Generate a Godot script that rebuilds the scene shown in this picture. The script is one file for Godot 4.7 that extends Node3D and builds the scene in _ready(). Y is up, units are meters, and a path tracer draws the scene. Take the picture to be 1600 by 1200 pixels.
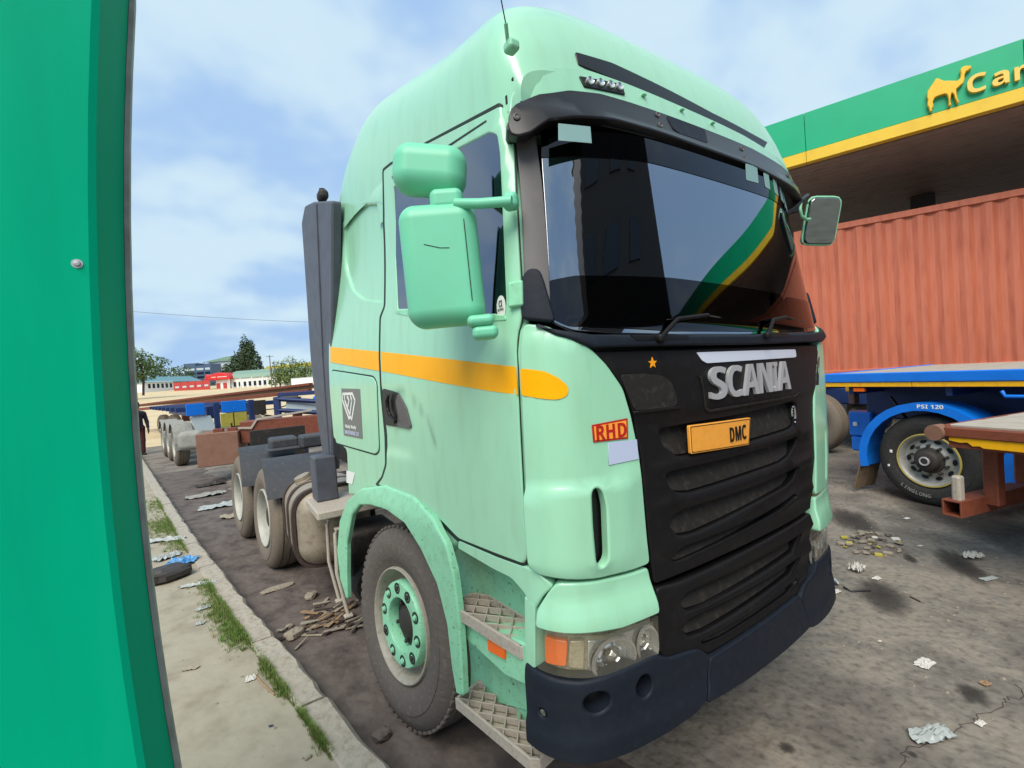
extends Node3D

var M := {}
var used := {}
var rng := RandomNumberGenerator.new()

# ---------------------------------------------------------------- naming and tagging
func numbered(n: String) -> String:
	if not used.has(n):
		used[n] = 0
		return n
	used[n] += 1
	return "%s_%03d" % [n, used[n]]

func put(o: Node3D, called: String, parent) -> Node3D:
	if parent == null or parent == self:
		o.name = numbered(called)
		add_child(o)
	else:
		var n := called
		var k := 0
		while parent.has_node(n):
			k += 1
			n = "%s_%03d" % [called, k]
		o.name = n
		parent.add_child(o)
	return o

func tag(o: Node, label: String, category: String, group := "") -> Node:
	o.set_meta("label", label)
	o.set_meta("category", category)
	if group:
		o.set_meta("group", group)
	return o

func thing(called: String, label: String, category: String, at := Vector3.ZERO, turn := 0.0, group := "") -> Node3D:
	var o := Node3D.new()
	put(o, called, self)
	o.position = at
	o.rotation.y = turn
	tag(o, label, category, group)
	return o

func part(called: String, parent, at := Vector3.ZERO) -> Node3D:
	var o := Node3D.new()
	put(o, called, parent)
	o.position = at
	return o

func obj(called: String, st: SurfaceTool, m: Material, parent = null) -> MeshInstance3D:
	var o := MeshInstance3D.new()
	o.mesh = st.commit()
	o.material_override = m
	put(o, called, parent)
	return o

func struct(called: String, st: SurfaceTool, m: Material) -> MeshInstance3D:
	var o := obj(called, st, m, null)
	o.set_meta("kind", "structure")
	return o

# ---------------------------------------------------------------- mesh helpers
func begin() -> SurfaceTool:
	var st := SurfaceTool.new()
	st.begin(Mesh.PRIMITIVE_TRIANGLES)
	return st

func P(a: Array) -> PackedVector2Array:
	var r := PackedVector2Array()
	for i in range(0, a.size(), 2):
		r.append(Vector2(a[i], a[i + 1]))
	return r

# triangle with explicit normals, turned so that its front looks along its normals
func tri(st: SurfaceTool, a: Vector3, b: Vector3, c: Vector3, na: Vector3, nb: Vector3, nc: Vector3) -> void:
	var n := (c - a).cross(b - a)
	if n.dot(na + nb + nc) < 0.0:
		var t := b
		b = c
		c = t
		t = nb
		nb = nc
		nc = t
	st.set_normal(na)
	st.add_vertex(a)
	st.set_normal(nb)
	st.add_vertex(b)
	st.set_normal(nc)
	st.add_vertex(c)

func ftri(st: SurfaceTool, a: Vector3, b: Vector3, c: Vector3, out: Vector3) -> void:
	var n := (c - a).cross(b - a).normalized()
	if n.dot(out) < 0.0:
		n = -n
	tri(st, a, b, c, n, n, n)

func quad(st: SurfaceTool, a: Vector3, b: Vector3, c: Vector3, d: Vector3, out: Vector3) -> void:
	var n := (c - a).cross(b - d).normalized()
	if n.dot(out) < 0.0:
		n = -n
	tri(st, a, b, c, n, n, n)
	tri(st, a, c, d, n, n, n)

# box with chamfered edges
func bx(st: SurfaceTool, at: Vector3, size: Vector3, bev := 0.006, basis := Basis.IDENTITY) -> void:
	var h := size * 0.5
	bev = minf(bev, minf(h.x, minf(h.y, h.z)) * 0.9)
	var v := func(sx: float, sy: float, sz: float, k: int) -> Vector3:
		var q := Vector3(sx * (h.x - (0.0 if k == 0 else bev)), sy * (h.y - (0.0 if k == 1 else bev)), sz * (h.z - (0.0 if k == 2 else bev)))
		return at + basis * q
	for k in 3:
		for s in [-1.0, 1.0]:
			var c := []
			for q in [[-1, -1], [1, -1], [1, 1], [-1, 1]]:
				var w := [0.0, 0.0, 0.0]
				w[k] = s
				w[(k + 1) % 3] = q[0]
				w[(k + 2) % 3] = q[1]
				c.append(v.call(w[0], w[1], w[2], k))
			var o := Vector3.ZERO
			o[k] = s
			quad(st, c[0], c[1], c[2], c[3], basis * o)
	if bev <= 0.0:
		return
	for k in 3:
		var k1 := (k + 1) % 3
		var k2 := (k + 2) % 3
		for s in [-1.0, 1.0]:
			for t in [-1.0, 1.0]:
				var w := [0.0, 0.0, 0.0]
				w[k1] = s
				w[k2] = t
				w[k] = -1.0
				var a: Vector3 = v.call(w[0], w[1], w[2], k1)
				var b: Vector3 = v.call(w[0], w[1], w[2], k2)
				w[k] = 1.0
				var c: Vector3 = v.call(w[0], w[1], w[2], k2)
				var d: Vector3 = v.call(w[0], w[1], w[2], k1)
				var o := Vector3.ZERO
				o[k1] = s
				o[k2] = t
				quad(st, a, b, c, d, basis * o)
	for sx in [-1.0, 1.0]:
		for sy in [-1.0, 1.0]:
			for sz in [-1.0, 1.0]:
				ftri(st, v.call(sx, sy, sz, 0), v.call(sx, sy, sz, 1), v.call(sx, sy, sz, 2), basis * Vector3(sx, sy, sz))

func box(called: String, parent, at: Vector3, size: Vector3, m: Material, bev := 0.006, basis := Basis.IDENTITY) -> MeshInstance3D:
	var st := begin()
	bx(st, at, size, bev, basis)
	return obj(called, st, m, parent)

# box with round edges and corners
func rbox(st: SurfaceTool, xf: Transform3D, size: Vector3, r: float, n := 6) -> void:
	var h := size * 0.5 - Vector3(r, r, r)
	h = h.max(Vector3.ZERO)
	for k in 3:
		for s in [-1.0, 1.0]:
			var pts := []
			var nor := []
			for i in n * 2 + 2:
				for j in n * 2 + 2:
					var side := func(q: int, hh: float) -> Array:
						var neg := q <= n
						var t := float(q if neg else q - n - 1) / n
						var ang := (t - 1.0) * PI / 4.0 if neg else t * PI / 4.0
						return [tan(ang), -hh if neg else hh]
					var a: Array = side.call(i, h[(k + 1) % 3])
					var b: Array = side.call(j, h[(k + 2) % 3])
					var d := Vector3.ZERO
					d[k] = s
					d[(k + 1) % 3] = a[0]
					d[(k + 2) % 3] = b[0]
					d = d.normalized()
					var c := Vector3.ZERO
					c[k] = s * h[k]
					c[(k + 1) % 3] = a[1]
					c[(k + 2) % 3] = b[1]
					pts.append(xf * (c + d * r))
					nor.append((xf.basis * d).normalized())
			var w := n * 2 + 2
			for i in w - 1:
				for j in w - 1:
					var q := i * w + j
					tri(st, pts[q], pts[q + 1], pts[q + w + 1], nor[q], nor[q + 1], nor[q + w + 1])
					tri(st, pts[q], pts[q + w + 1], pts[q + w], nor[q], nor[q + w + 1], nor[q + w])

# tube along a path
func tube(st: SurfaceTool, path: Array, r: float, sides := 8, caps := true) -> void:
	var rings := []
	for i in path.size():
		var t: Vector3 = (path[mini(i + 1, path.size() - 1)] - path[maxi(i - 1, 0)]).normalized()
		var u := t.cross(Vector3.UP if absf(t.y) < 0.9 else Vector3.RIGHT).normalized()
		var w := t.cross(u)
		var ring := []
		for k in sides:
			var an := TAU * k / sides
			ring.append((u * cos(an) + w * sin(an)))
		rings.append(ring)
	for i in path.size() - 1:
		for k in sides:
			var l := (k + 1) % sides
			var a: Vector3 = path[i] + rings[i][k] * r
			var b: Vector3 = path[i] + rings[i][l] * r
			var c: Vector3 = path[i + 1] + rings[i + 1][l] * r
			var d: Vector3 = path[i + 1] + rings[i + 1][k] * r
			tri(st, a, b, c, rings[i][k], rings[i][l], rings[i + 1][l])
			tri(st, a, c, d, rings[i][k], rings[i + 1][l], rings[i + 1][k])
	if caps:
		for e in [0, path.size() - 1]:
			var o: Vector3 = path[e] - path[1 if e == 0 else e - 1]
			for k in sides:
				ftri(st, path[e], path[e] + rings[e][k] * r, path[e] + rings[e][(k + 1) % sides] * r, o)

# profile [(along the axis, radius)...] turned about the local x axis; sharp corners where the profile turns by much
func lathe(st: SurfaceTool, prof: PackedVector2Array, xf := Transform3D.IDENTITY, n := 48, bump: Variant = null) -> void:
	for i in prof.size() - 1:
		var d := (prof[i + 1] - prof[i]).normalized()
		var nn := Vector2(-d.y, d.x)
		var n0 := nn
		var n1 := nn
		if i > 0:
			var e := (prof[i] - prof[i - 1]).normalized()
			if e.dot(d) > 0.75:
				n0 = (nn + Vector2(-e.y, e.x)).normalized()
		if i < prof.size() - 2:
			var e := (prof[i + 2] - prof[i + 1]).normalized()
			if e.dot(d) > 0.75:
				n1 = (nn + Vector2(-e.y, e.x)).normalized()
		for k in n:
			var a0 := TAU * k / n
			var a1 := TAU * (k + 1) / n
			var q := func(p: Vector2, an: float) -> Vector3: return Vector3(p.x, cos(an) * p.y, sin(an) * p.y)
			var A: Vector3 = xf * q.call(prof[i], a0)
			var B: Vector3 = xf * q.call(prof[i], a1)
			var C: Vector3 = xf * q.call(prof[i + 1], a1)
			var D: Vector3 = xf * q.call(prof[i + 1], a0)
			var nA: Vector3 = xf.basis * q.call(n0, a0)
			var nB: Vector3 = xf.basis * q.call(n0, a1)
			var nC: Vector3 = xf.basis * q.call(n1, a1)
			var nD: Vector3 = xf.basis * q.call(n1, a0)
			if prof[i].y > 1e-5:
				tri(st, A, B, C, nA, nB, nC)
			if prof[i + 1].y > 1e-5:
				tri(st, A, C, D, nA, nC, nD)

# polygon in the xy plane of xf pulled to depth d along its z, chamfered front edge
func prism(st: SurfaceTool, poly: PackedVector2Array, xf: Transform3D, d: float, bev := 0.0) -> void:
	if area(poly) < 0.0:
		poly.reverse()
	var top := inset(poly, bev) if bev > 0.0 else poly
	var idx := Geometry2D.triangulate_polygon(top)
	var fz: Vector3 = xf.basis.z.normalized()
	for i in range(0, idx.size(), 3):
		var a := top[idx[i]]
		var b := top[idx[i + 1]]
		var c := top[idx[i + 2]]
		ftri(st, xf * Vector3(a.x, a.y, d), xf * Vector3(b.x, b.y, d), xf * Vector3(c.x, c.y, d), fz)
	idx = Geometry2D.triangulate_polygon(poly)
	for i in range(0, idx.size(), 3):
		var a := poly[idx[i]]
		var b := poly[idx[i + 1]]
		var c := poly[idx[i + 2]]
		ftri(st, xf * Vector3(a.x, a.y, 0), xf * Vector3(b.x, b.y, 0), xf * Vector3(c.x, c.y, 0), -fz)
	var n := poly.size()
	for i in n:
		var j := (i + 1) % n
		var e := (poly[j] - poly[i]).normalized()
		var o := xf.basis * Vector3(e.y, -e.x, 0)
		quad(st, xf * Vector3(poly[i].x, poly[i].y, 0), xf * Vector3(poly[j].x, poly[j].y, 0), xf * Vector3(poly[j].x, poly[j].y, d - bev), xf * Vector3(poly[i].x, poly[i].y, d - bev), o)
		if bev > 0.0:
			quad(st, xf * Vector3(poly[i].x, poly[i].y, d - bev), xf * Vector3(poly[j].x, poly[j].y, d - bev), xf * Vector3(top[j].x, top[j].y, d), xf * Vector3(top[i].x, top[i].y, d), o + fz)

func area(p: PackedVector2Array) -> float:
	var s := 0.0
	for i in p.size():
		s += p[i].cross(p[(i + 1) % p.size()])
	return s * 0.5

# every corner cut by a short curve
func rc(p: PackedVector2Array, r := 0.02) -> PackedVector2Array:
	var o := PackedVector2Array()
	var n := p.size()
	for i in n:
		var a := p[(i + n - 1) % n]
		var b := p[i]
		var c := p[(i + 1) % n]
		var l0 := minf(r, a.distance_to(b) * 0.45)
		var l1 := minf(r, c.distance_to(b) * 0.45)
		var s := b + (a - b).normalized() * l0
		var e := b + (c - b).normalized() * l1
		for t in [0.0, 0.33, 0.67, 1.0]:
			o.append(s * (1 - t) * (1 - t) + b * 2 * t * (1 - t) + e * t * t)
	return o

func dens(p: PackedVector2Array, step: float) -> PackedVector2Array:
	var o := PackedVector2Array()
	for i in p.size():
		var a := p[i]
		var b := p[(i + 1) % p.size()]
		var n := maxi(1, int(ceil(a.distance_to(b) / step)))
		if a.distance_to(b) < 1e-4:
			continue
		for k in n:
			o.append(a.lerp(b, float(k) / n))
	return o

func inset(p: PackedVector2Array, d: float) -> PackedVector2Array:
	var o := PackedVector2Array()
	var n := p.size()
	for i in n:
		var e0 := (p[i] - p[(i + n - 1) % n]).normalized()
		var e1 := (p[(i + 1) % n] - p[i]).normalized()
		var n0 := Vector2(-e0.y, e0.x)
		var m := n0 + Vector2(-e1.y, e1.x)
		if m.length() < 0.3:
			m = n0
		m = m.normalized()
		o.append(p[i] + m * d / maxf(0.5, m.dot(n0)))
	return o

func sst(a: float, b: float, x: float) -> float:
	return smoothstep(a, b, x)

# ---------------------------------------------------------------- the cab's skin: s runs in metres round the cab (0 front centre, + towards the driver's side), y is height
func cab(s: float, y: float, off := 0.0) -> Vector3:
	var p := cab0(s, y)
	if off == 0.0:
		return p
	return p + cabn(s, y) * off

func cab0(s: float, y: float) -> Vector3:
	var a := absf(s)
	var zc := -0.10
	if y > 1.9:
		zc = -0.10 - 0.02 * clampf((y - 1.9) / 0.05, 0, 1) - 0.16 * (y - 1.9) / 0.75
	var lean := zc + 0.10
	var tum := 0.07 * sst(1.75, 2.75, y)
	var ze := -0.17 + lean * 0.85
	var xe := 0.82
	var xd := 0.985 - tum * 0.6
	var zd := -0.33 + lean * 0.25
	var x: float
	var z: float
	if a <= 0.82:
		x = a * xe / 0.82
		z = zc - (zc - ze) * pow(a / 0.82, 2.5)
	elif a <= 1.05:
		var t := (a - 0.82) / 0.23
		x = (1 - t) * (1 - t) * xe + 2 * t * (1 - t) * (xd - 0.025) + t * t * xd
		z = (1 - t) * (1 - t) * ze + 2 * t * (1 - t) * (ze - 0.035) + t * t * zd
	else:
		var d := a - 1.05
		z = zd - d
		x = xd + 0.14 * d / 1.95 - tum * 0.4 * minf(1.0, d / 0.8)
	if s < 0.0:
		x *= 0.945 - 0.085 * sst(0.45, 1.15, 1.9 - y)
	return Vector3(-x if s >= 0.0 else x, y, z)

func cabn(s: float, y: float) -> Vector3:
	var e := 0.004
	var n := (cab0(s, y + e) - cab0(s, y - e)).cross(cab0(s + e, y) - cab0(s - e, y)).normalized()
	var c := cab0(s, y)
	if n.dot(Vector3(c.x, 0, c.z + 1.4)) < 0.0:
		n = -n
	return n

# frame on the skin: x to the viewer's right, z outwards
func on_cab(s: float, y: float, off := 0.0) -> Transform3D:
	var n := cabn(s, y)
	var r := (cab0(s - 0.01, y) - cab0(s + 0.01, y)).normalized()
	var u := n.cross(r).normalized()
	r = u.cross(n)
	return Transform3D(Basis(r, u, n), cab0(s, y) + n * off)

# a panel with thickness and a rounded edge, laid on a skin; poly and holes in the skin's own coordinates
func patch(called: String, poly: PackedVector2Array, m: Material, parent, off := 0.0, thick := 0.03, bev := 0.006, step := 0.07, holes := [], disp: Variant = null, skin: Variant = null) -> MeshInstance3D:
	var st := begin()
	patch_to(st, poly, off, thick, bev, step, holes, disp, skin)
	return obj(called, st, m, parent)

func patch_to(st: SurfaceTool, poly: PackedVector2Array, off := 0.0, thick := 0.03, bev := 0.006, step := 0.07, holes := [], disp: Variant = null, skin: Variant = null) -> void:
	var f := func(p: Vector2, o: float) -> Vector3:
		var d: float = off + o
		if disp != null:
			d += (disp as Callable).call(p)
		if skin != null:
			return (skin as Callable).call(p.x, p.y, d)
		return cab(p.x, p.y, d)
	var nrm := func(p: Vector2) -> Vector3:
		var e := 0.005
		var n: Vector3 = (f.call(p + Vector2(0, e), 0.0) - f.call(p - Vector2(0, e), 0.0)).cross(f.call(p + Vector2(e, 0), 0.0) - f.call(p - Vector2(e, 0), 0.0)).normalized()
		if n.dot(f.call(p, 0.05) - f.call(p, -0.05)) < 0.0:
			n = -n
		return n
	var rings := [dens(poly, step)]
	for h in holes:
		rings.append(dens(h, step))
	var pts := PackedVector2Array()
	var inner := []
	for k in rings.size():
		var r: PackedVector2Array = rings[k]
		if (area(r) < 0.0) != (k > 0):
			r.reverse()
		rings[k] = r
		var ins := inset(r, bev)
		inner.append(ins)
		pts.append_array(ins)
	var lo := pts[0]
	var hi := pts[0]
	for p in inner[0]:
		lo = lo.min(p)
		hi = hi.max(p)
	var nb := pts.size()
	var y := lo.y + step * 0.5
	var odd := 0.0
	while y < hi.y:
		var x := lo.x + step * (0.3 + odd)
		odd = 0.5 - odd
		while x < hi.x:
			var q := Vector2(x, y)
			if Geometry2D.is_point_in_polygon(q, inner[0]):
				var ok := true
				for k in nb:
					if absf(pts[k].x - x) < step * 0.6 and absf(pts[k].y - y) < step * 0.6:
						ok = false
						break
				if ok:
					for k in range(1, inner.size()):
						if Geometry2D.is_point_in_polygon(q, inner[k]):
							ok = false
				if ok:
					pts.append(q)
			x += step
		y += step
	var V := PackedVector3Array()
	var N := PackedVector3Array()
	for p in pts:
		V.append(f.call(p, 0.0))
		N.append(nrm.call(p))
	var T := Geometry2D.triangulate_delaunay(pts)
	for i in range(0, T.size(), 3):
		var a := T[i]
		var b := T[i + 1]
		var c := T[i + 2]
		if absf((pts[b] - pts[a]).cross(pts[c] - pts[a])) < 2e-7:
			continue
		var g := (pts[a] + pts[b] + pts[c]) / 3.0
		if not Geometry2D.is_point_in_polygon(g, inner[0]):
			continue
		var hole := false
		for k in range(1, inner.size()):
			if Geometry2D.is_point_in_polygon(g, inner[k]):
				hole = true
		if not hole:
			tri(st, V[a], V[b], V[c], N[a], N[b], N[c])
	for k in rings.size():
		var r: PackedVector2Array = rings[k]
		var ins: PackedVector2Array = inner[k]
		var n := r.size()
		var A := []
		var B := []
		var C := []
		var D := []
		var NA := []
		var NB := []
		var NC := []
		for i in n:
			var q: Vector3 = f.call(ins[i], 0.0)
			var nn: Vector3 = nrm.call(ins[i])
			var b: Vector3 = f.call(r[i], -bev)
			var sd: Vector3 = f.call(r[i], 0.0) - q
			sd = (sd - nn * sd.dot(nn)).normalized()
			A.append(q)
			B.append(b)
			C.append(f.call(r[i], -thick))
			NA.append(nn)
			NB.append((nn + sd * 1.6).normalized())
			NC.append(sd)
		for i in n:
			var j := (i + 1) % n
			tri(st, A[i], A[j], B[j], NA[i], NA[j], NB[j])
			tri(st, A[i], B[j], B[i], NA[i], NB[j], NB[i])
			if thick > bev:
				tri(st, B[i], B[j], C[j], NC[i], NC[j], NC[j])
				tri(st, B[i], C[j], C[i], NC[i], NC[j], NC[i])

# flat skins for patches
func skin_x(x0: float, sgn := -1.0) -> Callable:   # a plane of constant x; coordinates (z, y)
	return func(z: float, y: float, o: float) -> Vector3: return Vector3(x0 + sgn * o, y, z)

func words(called: String, text: String, parent, xf: Transform3D, height: float, m: Material, depth := 0.002, bold := true, width := 0.0) -> MeshInstance3D:
	var f := SystemFont.new()
	f.font_names = PackedStringArray(["Droid Sans"])
	f.font_weight = 700 if bold else 400
	var t := TextMesh.new()
	t.text = text
	t.font = f
	t.font_size = 64
	t.pixel_size = 0.01
	t.depth = 0.01
	t.curve_step = 2.0
	var bb := t.get_aabb()
	var k := height / maxf(bb.size.y, 1e-4)
	var kx := width / maxf(bb.size.x, 1e-4) if width > 0.0 else k
	var o := MeshInstance3D.new()
	o.mesh = t
	o.material_override = m
	put(o, called, parent)
	o.transform = xf * Transform3D(Basis.from_scale(Vector3(kx, k, depth / 0.01)), Vector3(-bb.get_center().x * kx, -bb.get_center().y * k, depth * 0.5))
	return o

# ---------------------------------------------------------------- materials
func lin(r: float, g: float, b: float) -> Color:
	return Color(r, g, b).linear_to_srgb()

func mat(called: String, c: Color, rough := 0.6, metal := 0.0) -> StandardMaterial3D:
	var m := StandardMaterial3D.new()
	m.resource_name = called
	m.albedo_color = c
	m.roughness = rough
	m.metallic = metal
	M[called] = m
	return m

func noise_tex(sd: int, freq: float, stops: Array, size := 512, oct := 5, type := FastNoiseLite.TYPE_SIMPLEX_SMOOTH, gain := 0.55) -> NoiseTexture2D:
	var f := FastNoiseLite.new()
	f.seed = sd
	f.noise_type = type
	f.frequency = freq
	f.fractal_octaves = oct
	f.fractal_gain = gain
	var t := NoiseTexture2D.new()
	t.width = size
	t.height = size
	t.seamless = true
	t.noise = f
	if stops.size():
		var g := Gradient.new()
		var offs := PackedFloat32Array()
		var cols := PackedColorArray()
		for s in stops:
			offs.append(s[0])
			cols.append(s[1])
		g.offsets = offs
		g.colors = cols
		t.color_ramp = g
	return t

func tri_uv(m: StandardMaterial3D, per_metre: float, world := true) -> void:
	m.uv1_triplanar = true
	m.uv1_world_triplanar = world
	m.uv1_scale = Vector3.ONE * per_metre

# a worn material: base colour drifting to a dirt colour, and fine relief
func worn(called: String, c: Color, dirt: Color, amount: float, rough := 0.6, metal := 0.0, per_metre := 0.7, relief := 0.0, sd := 1, freq := 0.012) -> StandardMaterial3D:
	var m := mat(called, Color.WHITE, rough, metal)
	m.albedo_texture = noise_tex(sd, freq, [[0.0, c.lerp(dirt, minf(1.0, amount * 1.4))], [0.32, c.lerp(dirt, amount * 0.45)], [0.5, c], [0.72, c.lerp(Color.WHITE, amount * 0.06)], [1.0, c.lerp(dirt, amount * 0.5)]])
	tri_uv(m, per_metre)
	if relief > 0.0:
		m.heightmap_enabled = true
		m.heightmap_texture = noise_tex(sd + 50, 0.05, [], 256, 5)
		m.heightmap_scale = relief
	return m

func make_materials() -> void:
	var mint := Color(0.60, 0.825, 0.69)
	var m := worn("mint_paint", mint, Color(0.50, 0.60, 0.46), 0.16, 0.30, 0.0, 0.45, 0.0, 3)
	m.uv1_scale = Vector3(1.3, 0.30, 1.3)
	m.metallic_specular = 0.5
	m.clearcoat_enabled = true
	m.clearcoat = 0.4
	m.clearcoat_roughness = 0.12
	m = worn("mint_low", Color(0.545, 0.81, 0.66), Color(0.42, 0.45, 0.30), 0.20, 0.42, 0.0, 1.3, 0.0, 8, 0.02)
	m = worn("mint_mirror", Color(0.440, 0.790, 0.640), Color(0.50, 0.66, 0.50), 0.12, 0.45, 0.0, 1.6, 0.0, 12)
	for q in ["mint_low"]:
		# sparse chips and rust specks
		var mm: StandardMaterial3D = M[q]
		mm.detail_enabled = true
		mm.detail_blend_mode = BaseMaterial3D.BLEND_MODE_MUL
		var lim := 0.15
		mm.detail_albedo = noise_tex(90 if q == "mint_low" else 91, 0.055, [[0.0, Color(0.28, 0.25, 0.20)], [lim, Color(0.45, 0.40, 0.32)], [lim + 0.03, Color.WHITE], [1.0, Color.WHITE]], 512, 3)
	m = worn("amber_stripe", Color(0.98, 0.685, 0.0), Color(0.84, 0.54, 0.02), 0.2, 0.4, 0.0, 0.7, 0.0, 5)
	m.metallic_specular = 0.3
	worn("black_plastic", Color(0.085, 0.08, 0.085), Color(0.26, 0.23, 0.20), 0.18, 0.5, 0.0, 1.1, 0.05, 21, 0.02)
	worn("slat_plastic", Color(0.145, 0.138, 0.132), Color(0.40, 0.36, 0.30), 0.35, 0.62, 0.0, 1.4, 0.05, 22, 0.03)
	m = worn("visor_plastic", Color(0.10, 0.093, 0.097), Color(0.3, 0.28, 0.26), 0.10, 0.36, 0.0, 0.9, 0.0, 23)
	m.clearcoat_enabled = true
	m.clearcoat = 0.35
	m.clearcoat_roughness = 0.22
	worn("pillar_plastic", Color(0.34, 0.325, 0.325), Color(0.45, 0.42, 0.38), 0.25, 0.5, 0.0, 1.4, 0.0, 24)
	worn("bumper_plastic", Color(0.10, 0.122, 0.16), Color(0.28, 0.27, 0.28), 0.16, 0.55, 0.0, 1.2, 0.12, 25, 0.02)
	worn("deflector_grey", Color(0.30, 0.315, 0.355), Color(0.22, 0.215, 0.22), 0.35, 0.55, 0.0, 0.8, 0.0, 26)
	for q in ["black_plastic", "bumper_plastic", "slat_plastic", "visor_plastic"]:
		(M[q] if M.has(q) else mat(q, Color.BLACK)).metallic_specular = 0.32
	mat("gap_black", Color(0.03, 0.03, 0.03), 0.9)
	mat("trim_dark", Color(0.10, 0.16, 0.13), 0.7)
	# mirror-tinted film on the glass
	var g := mat("wind_glass", lin(0.31, 0.32, 0.335), 0.02, 1.0)
	mat("band_glass", lin(0.050, 0.046, 0.046), 0.03, 1.0)
	mat("side_glass", lin(0.20, 0.215, 0.25), 0.04, 1.0)
	g = mat("clear_lens", Color(0.94, 0.90, 0.74, 0.06), 0.04)
	g.transparency = BaseMaterial3D.TRANSPARENCY_ALPHA
	g = mat("mirror_face", Color(0.62, 0.66, 0.66), 0.04, 1.0)
	mat("chrome", Color(0.78, 0.78, 0.78), 0.16, 1.0)
	mat("badge_silver", Color(0.72, 0.72, 0.73), 0.42, 0.35)
	mat("reflector", Color(0.88, 0.88, 0.86), 0.22, 0.85)
	mat("tyre_print", Color(0.50, 0.49, 0.47), 0.7)
	worn("lamp_housing", Color(0.66, 0.62, 0.52), Color(0.45, 0.38, 0.26), 0.5, 0.35, 0.3, 5.0, 0.0, 27, 0.02)
	m = mat("orange_lens", Color(0.93, 0.40, 0.05), 0.18)
	m = worn("orange_lens_faded", Color(0.88, 0.38, 0.09), Color(0.70, 0.44, 0.24), 0.5, 0.25, 0.0, 6.0, 0.0, 28, 0.02)
	mat("lamp_black", Color(0.05, 0.05, 0.05), 0.4)
	m = worn("rubber_front", Color(0.33, 0.305, 0.285), Color(0.50, 0.44, 0.38), 0.55, 0.85, 0.0, 2.4, 0.25, 31, 0.02)
	worn("rubber_dusty", Color(0.42, 0.38, 0.33), Color(0.52, 0.46, 0.39), 0.6, 0.9, 0.0, 1.6, 0.2, 32, 0.02)
	worn("rubber_dark", Color(0.15, 0.145, 0.14), Color(0.30, 0.27, 0.24), 0.45, 0.85, 0.0, 1.8, 0.2, 33, 0.02)
	worn("rim_grey", Color(0.60, 0.58, 0.53), Color(0.42, 0.36, 0.28), 0.55, 0.5, 0.0, 2.2, 0.0, 34, 0.02)
	worn("rim_white", Color(0.66, 0.66, 0.62), Color(0.55, 0.52, 0.44), 0.35, 0.5, 0.0, 2.2, 0.0, 35, 0.02)
	worn("rim_silver", Color(0.60, 0.60, 0.58), Color(0.35, 0.31, 0.26), 0.4, 0.45, 0.2, 2.2, 0.0, 36, 0.02)
	worn("hub_dark", Color(0.16, 0.145, 0.13), Color(0.32, 0.27, 0.21), 0.5, 0.7, 0.0, 3.0, 0.0, 37, 0.03)
	worn("step_grey", Color(0.66, 0.625, 0.575), Color(0.48, 0.42, 0.34), 0.4, 0.7, 0.0, 2.5, 0.0, 38, 0.03)
	worn("tank_metal", Color(0.60, 0.555, 0.49), Color(0.42, 0.36, 0.29), 0.55, 0.5, 0.25, 1.3, 0.1, 39, 0.02)
	worn("strap_dark", Color(0.24, 0.19, 0.17), Color(0.40, 0.34, 0.28), 0.4, 0.7, 0.0, 2.0, 0.0, 40, 0.03)
	worn("chassis_black", Color(0.14, 0.13, 0.125), Color(0.36, 0.30, 0.24), 0.5, 0.75, 0.0, 1.4, 0.1, 41, 0.02)
	worn("mudguard_grey", Color(0.20, 0.21, 0.23), Color(0.40, 0.37, 0.33), 0.5, 0.65, 0.0, 1.4, 0.0, 42, 0.02)
	mat("seat_cloth", Color(0.16, 0.15, 0.15), 0.9)
	mat("dash_plastic", Color(0.11, 0.105, 0.10), 0.7)
	worn("plate_orange", Color(0.93, 0.63, 0.24), Color(0.78, 0.50, 0.2), 0.2, 0.45, 0.0, 4.0, 0.0, 43)
	mat("print_red", Color(0.70, 0.10, 0.06), 0.5)
	mat("print_orange", Color(0.96, 0.62, 0.22), 0.45)
	mat("print_white", Color(0.88, 0.88, 0.86), 0.5)
	mat("print_lavender", Color(0.72, 0.76, 0.86), 0.35)
	mat("print_grey", Color(0.44, 0.44, 0.42), 0.5)
	mat("print_black", Color(0.05, 0.05, 0.05), 0.5)
	mat("sticker_pale", Color(0.50, 0.63, 0.62), 0.5)
	mat("sticker_strip", Color(0.77, 0.79, 0.85), 0.3)
	mat("rim_ring", Color(0.66, 0.60, 0.32), 0.6)
	mat("gold_print", Color(0.95, 0.62, 0.08), 0.4)
	# green sign
	worn("sign_green", Color(0.0, 0.66, 0.50), Color(0.0, 0.60, 0.46), 0.3, 0.45, 0.0, 0.9, 0.0, 51)
	worn("sign_edge", Color(0.62, 0.62, 0.60), Color(0.36, 0.34, 0.32), 0.4, 0.6, 0.0, 2.0, 0.0, 52)
	worn("canopy_green", Color(0.0, 0.66, 0.46), Color(0.0, 0.60, 0.43), 0.3, 0.35, 0.0, 0.3, 0.0, 53)
	worn("canopy_yellow", Color(0.90, 0.74, 0.16), Color(0.80, 0.62, 0.14), 0.3, 0.45, 0.0, 0.5, 0.0, 54)
	worn("soffit_brown", Color(0.56, 0.49, 0.46), Color(0.44, 0.38, 0.36), 0.5, 0.6, 0.0, 0.4, 0.0, 55)
	mat("soffit_gap", Color(0.20, 0.17, 0.16), 0.9)
	worn("gold_sign", Color(0.92, 0.72, 0.16), Color(0.80, 0.55, 0.12), 0.4, 0.4, 0.1, 1.5, 0.0, 56)
	worn("gold_letter", Color(0.93, 0.76, 0.34), Color(0.84, 0.60, 0.20), 0.3, 0.4, 0.1, 1.5, 0.0, 57)
	worn("column_dark", Color(0.20, 0.18, 0.17), Color(0.3, 0.27, 0.25), 0.3, 0.6, 0.0, 0.6, 0.0, 58)
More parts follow.
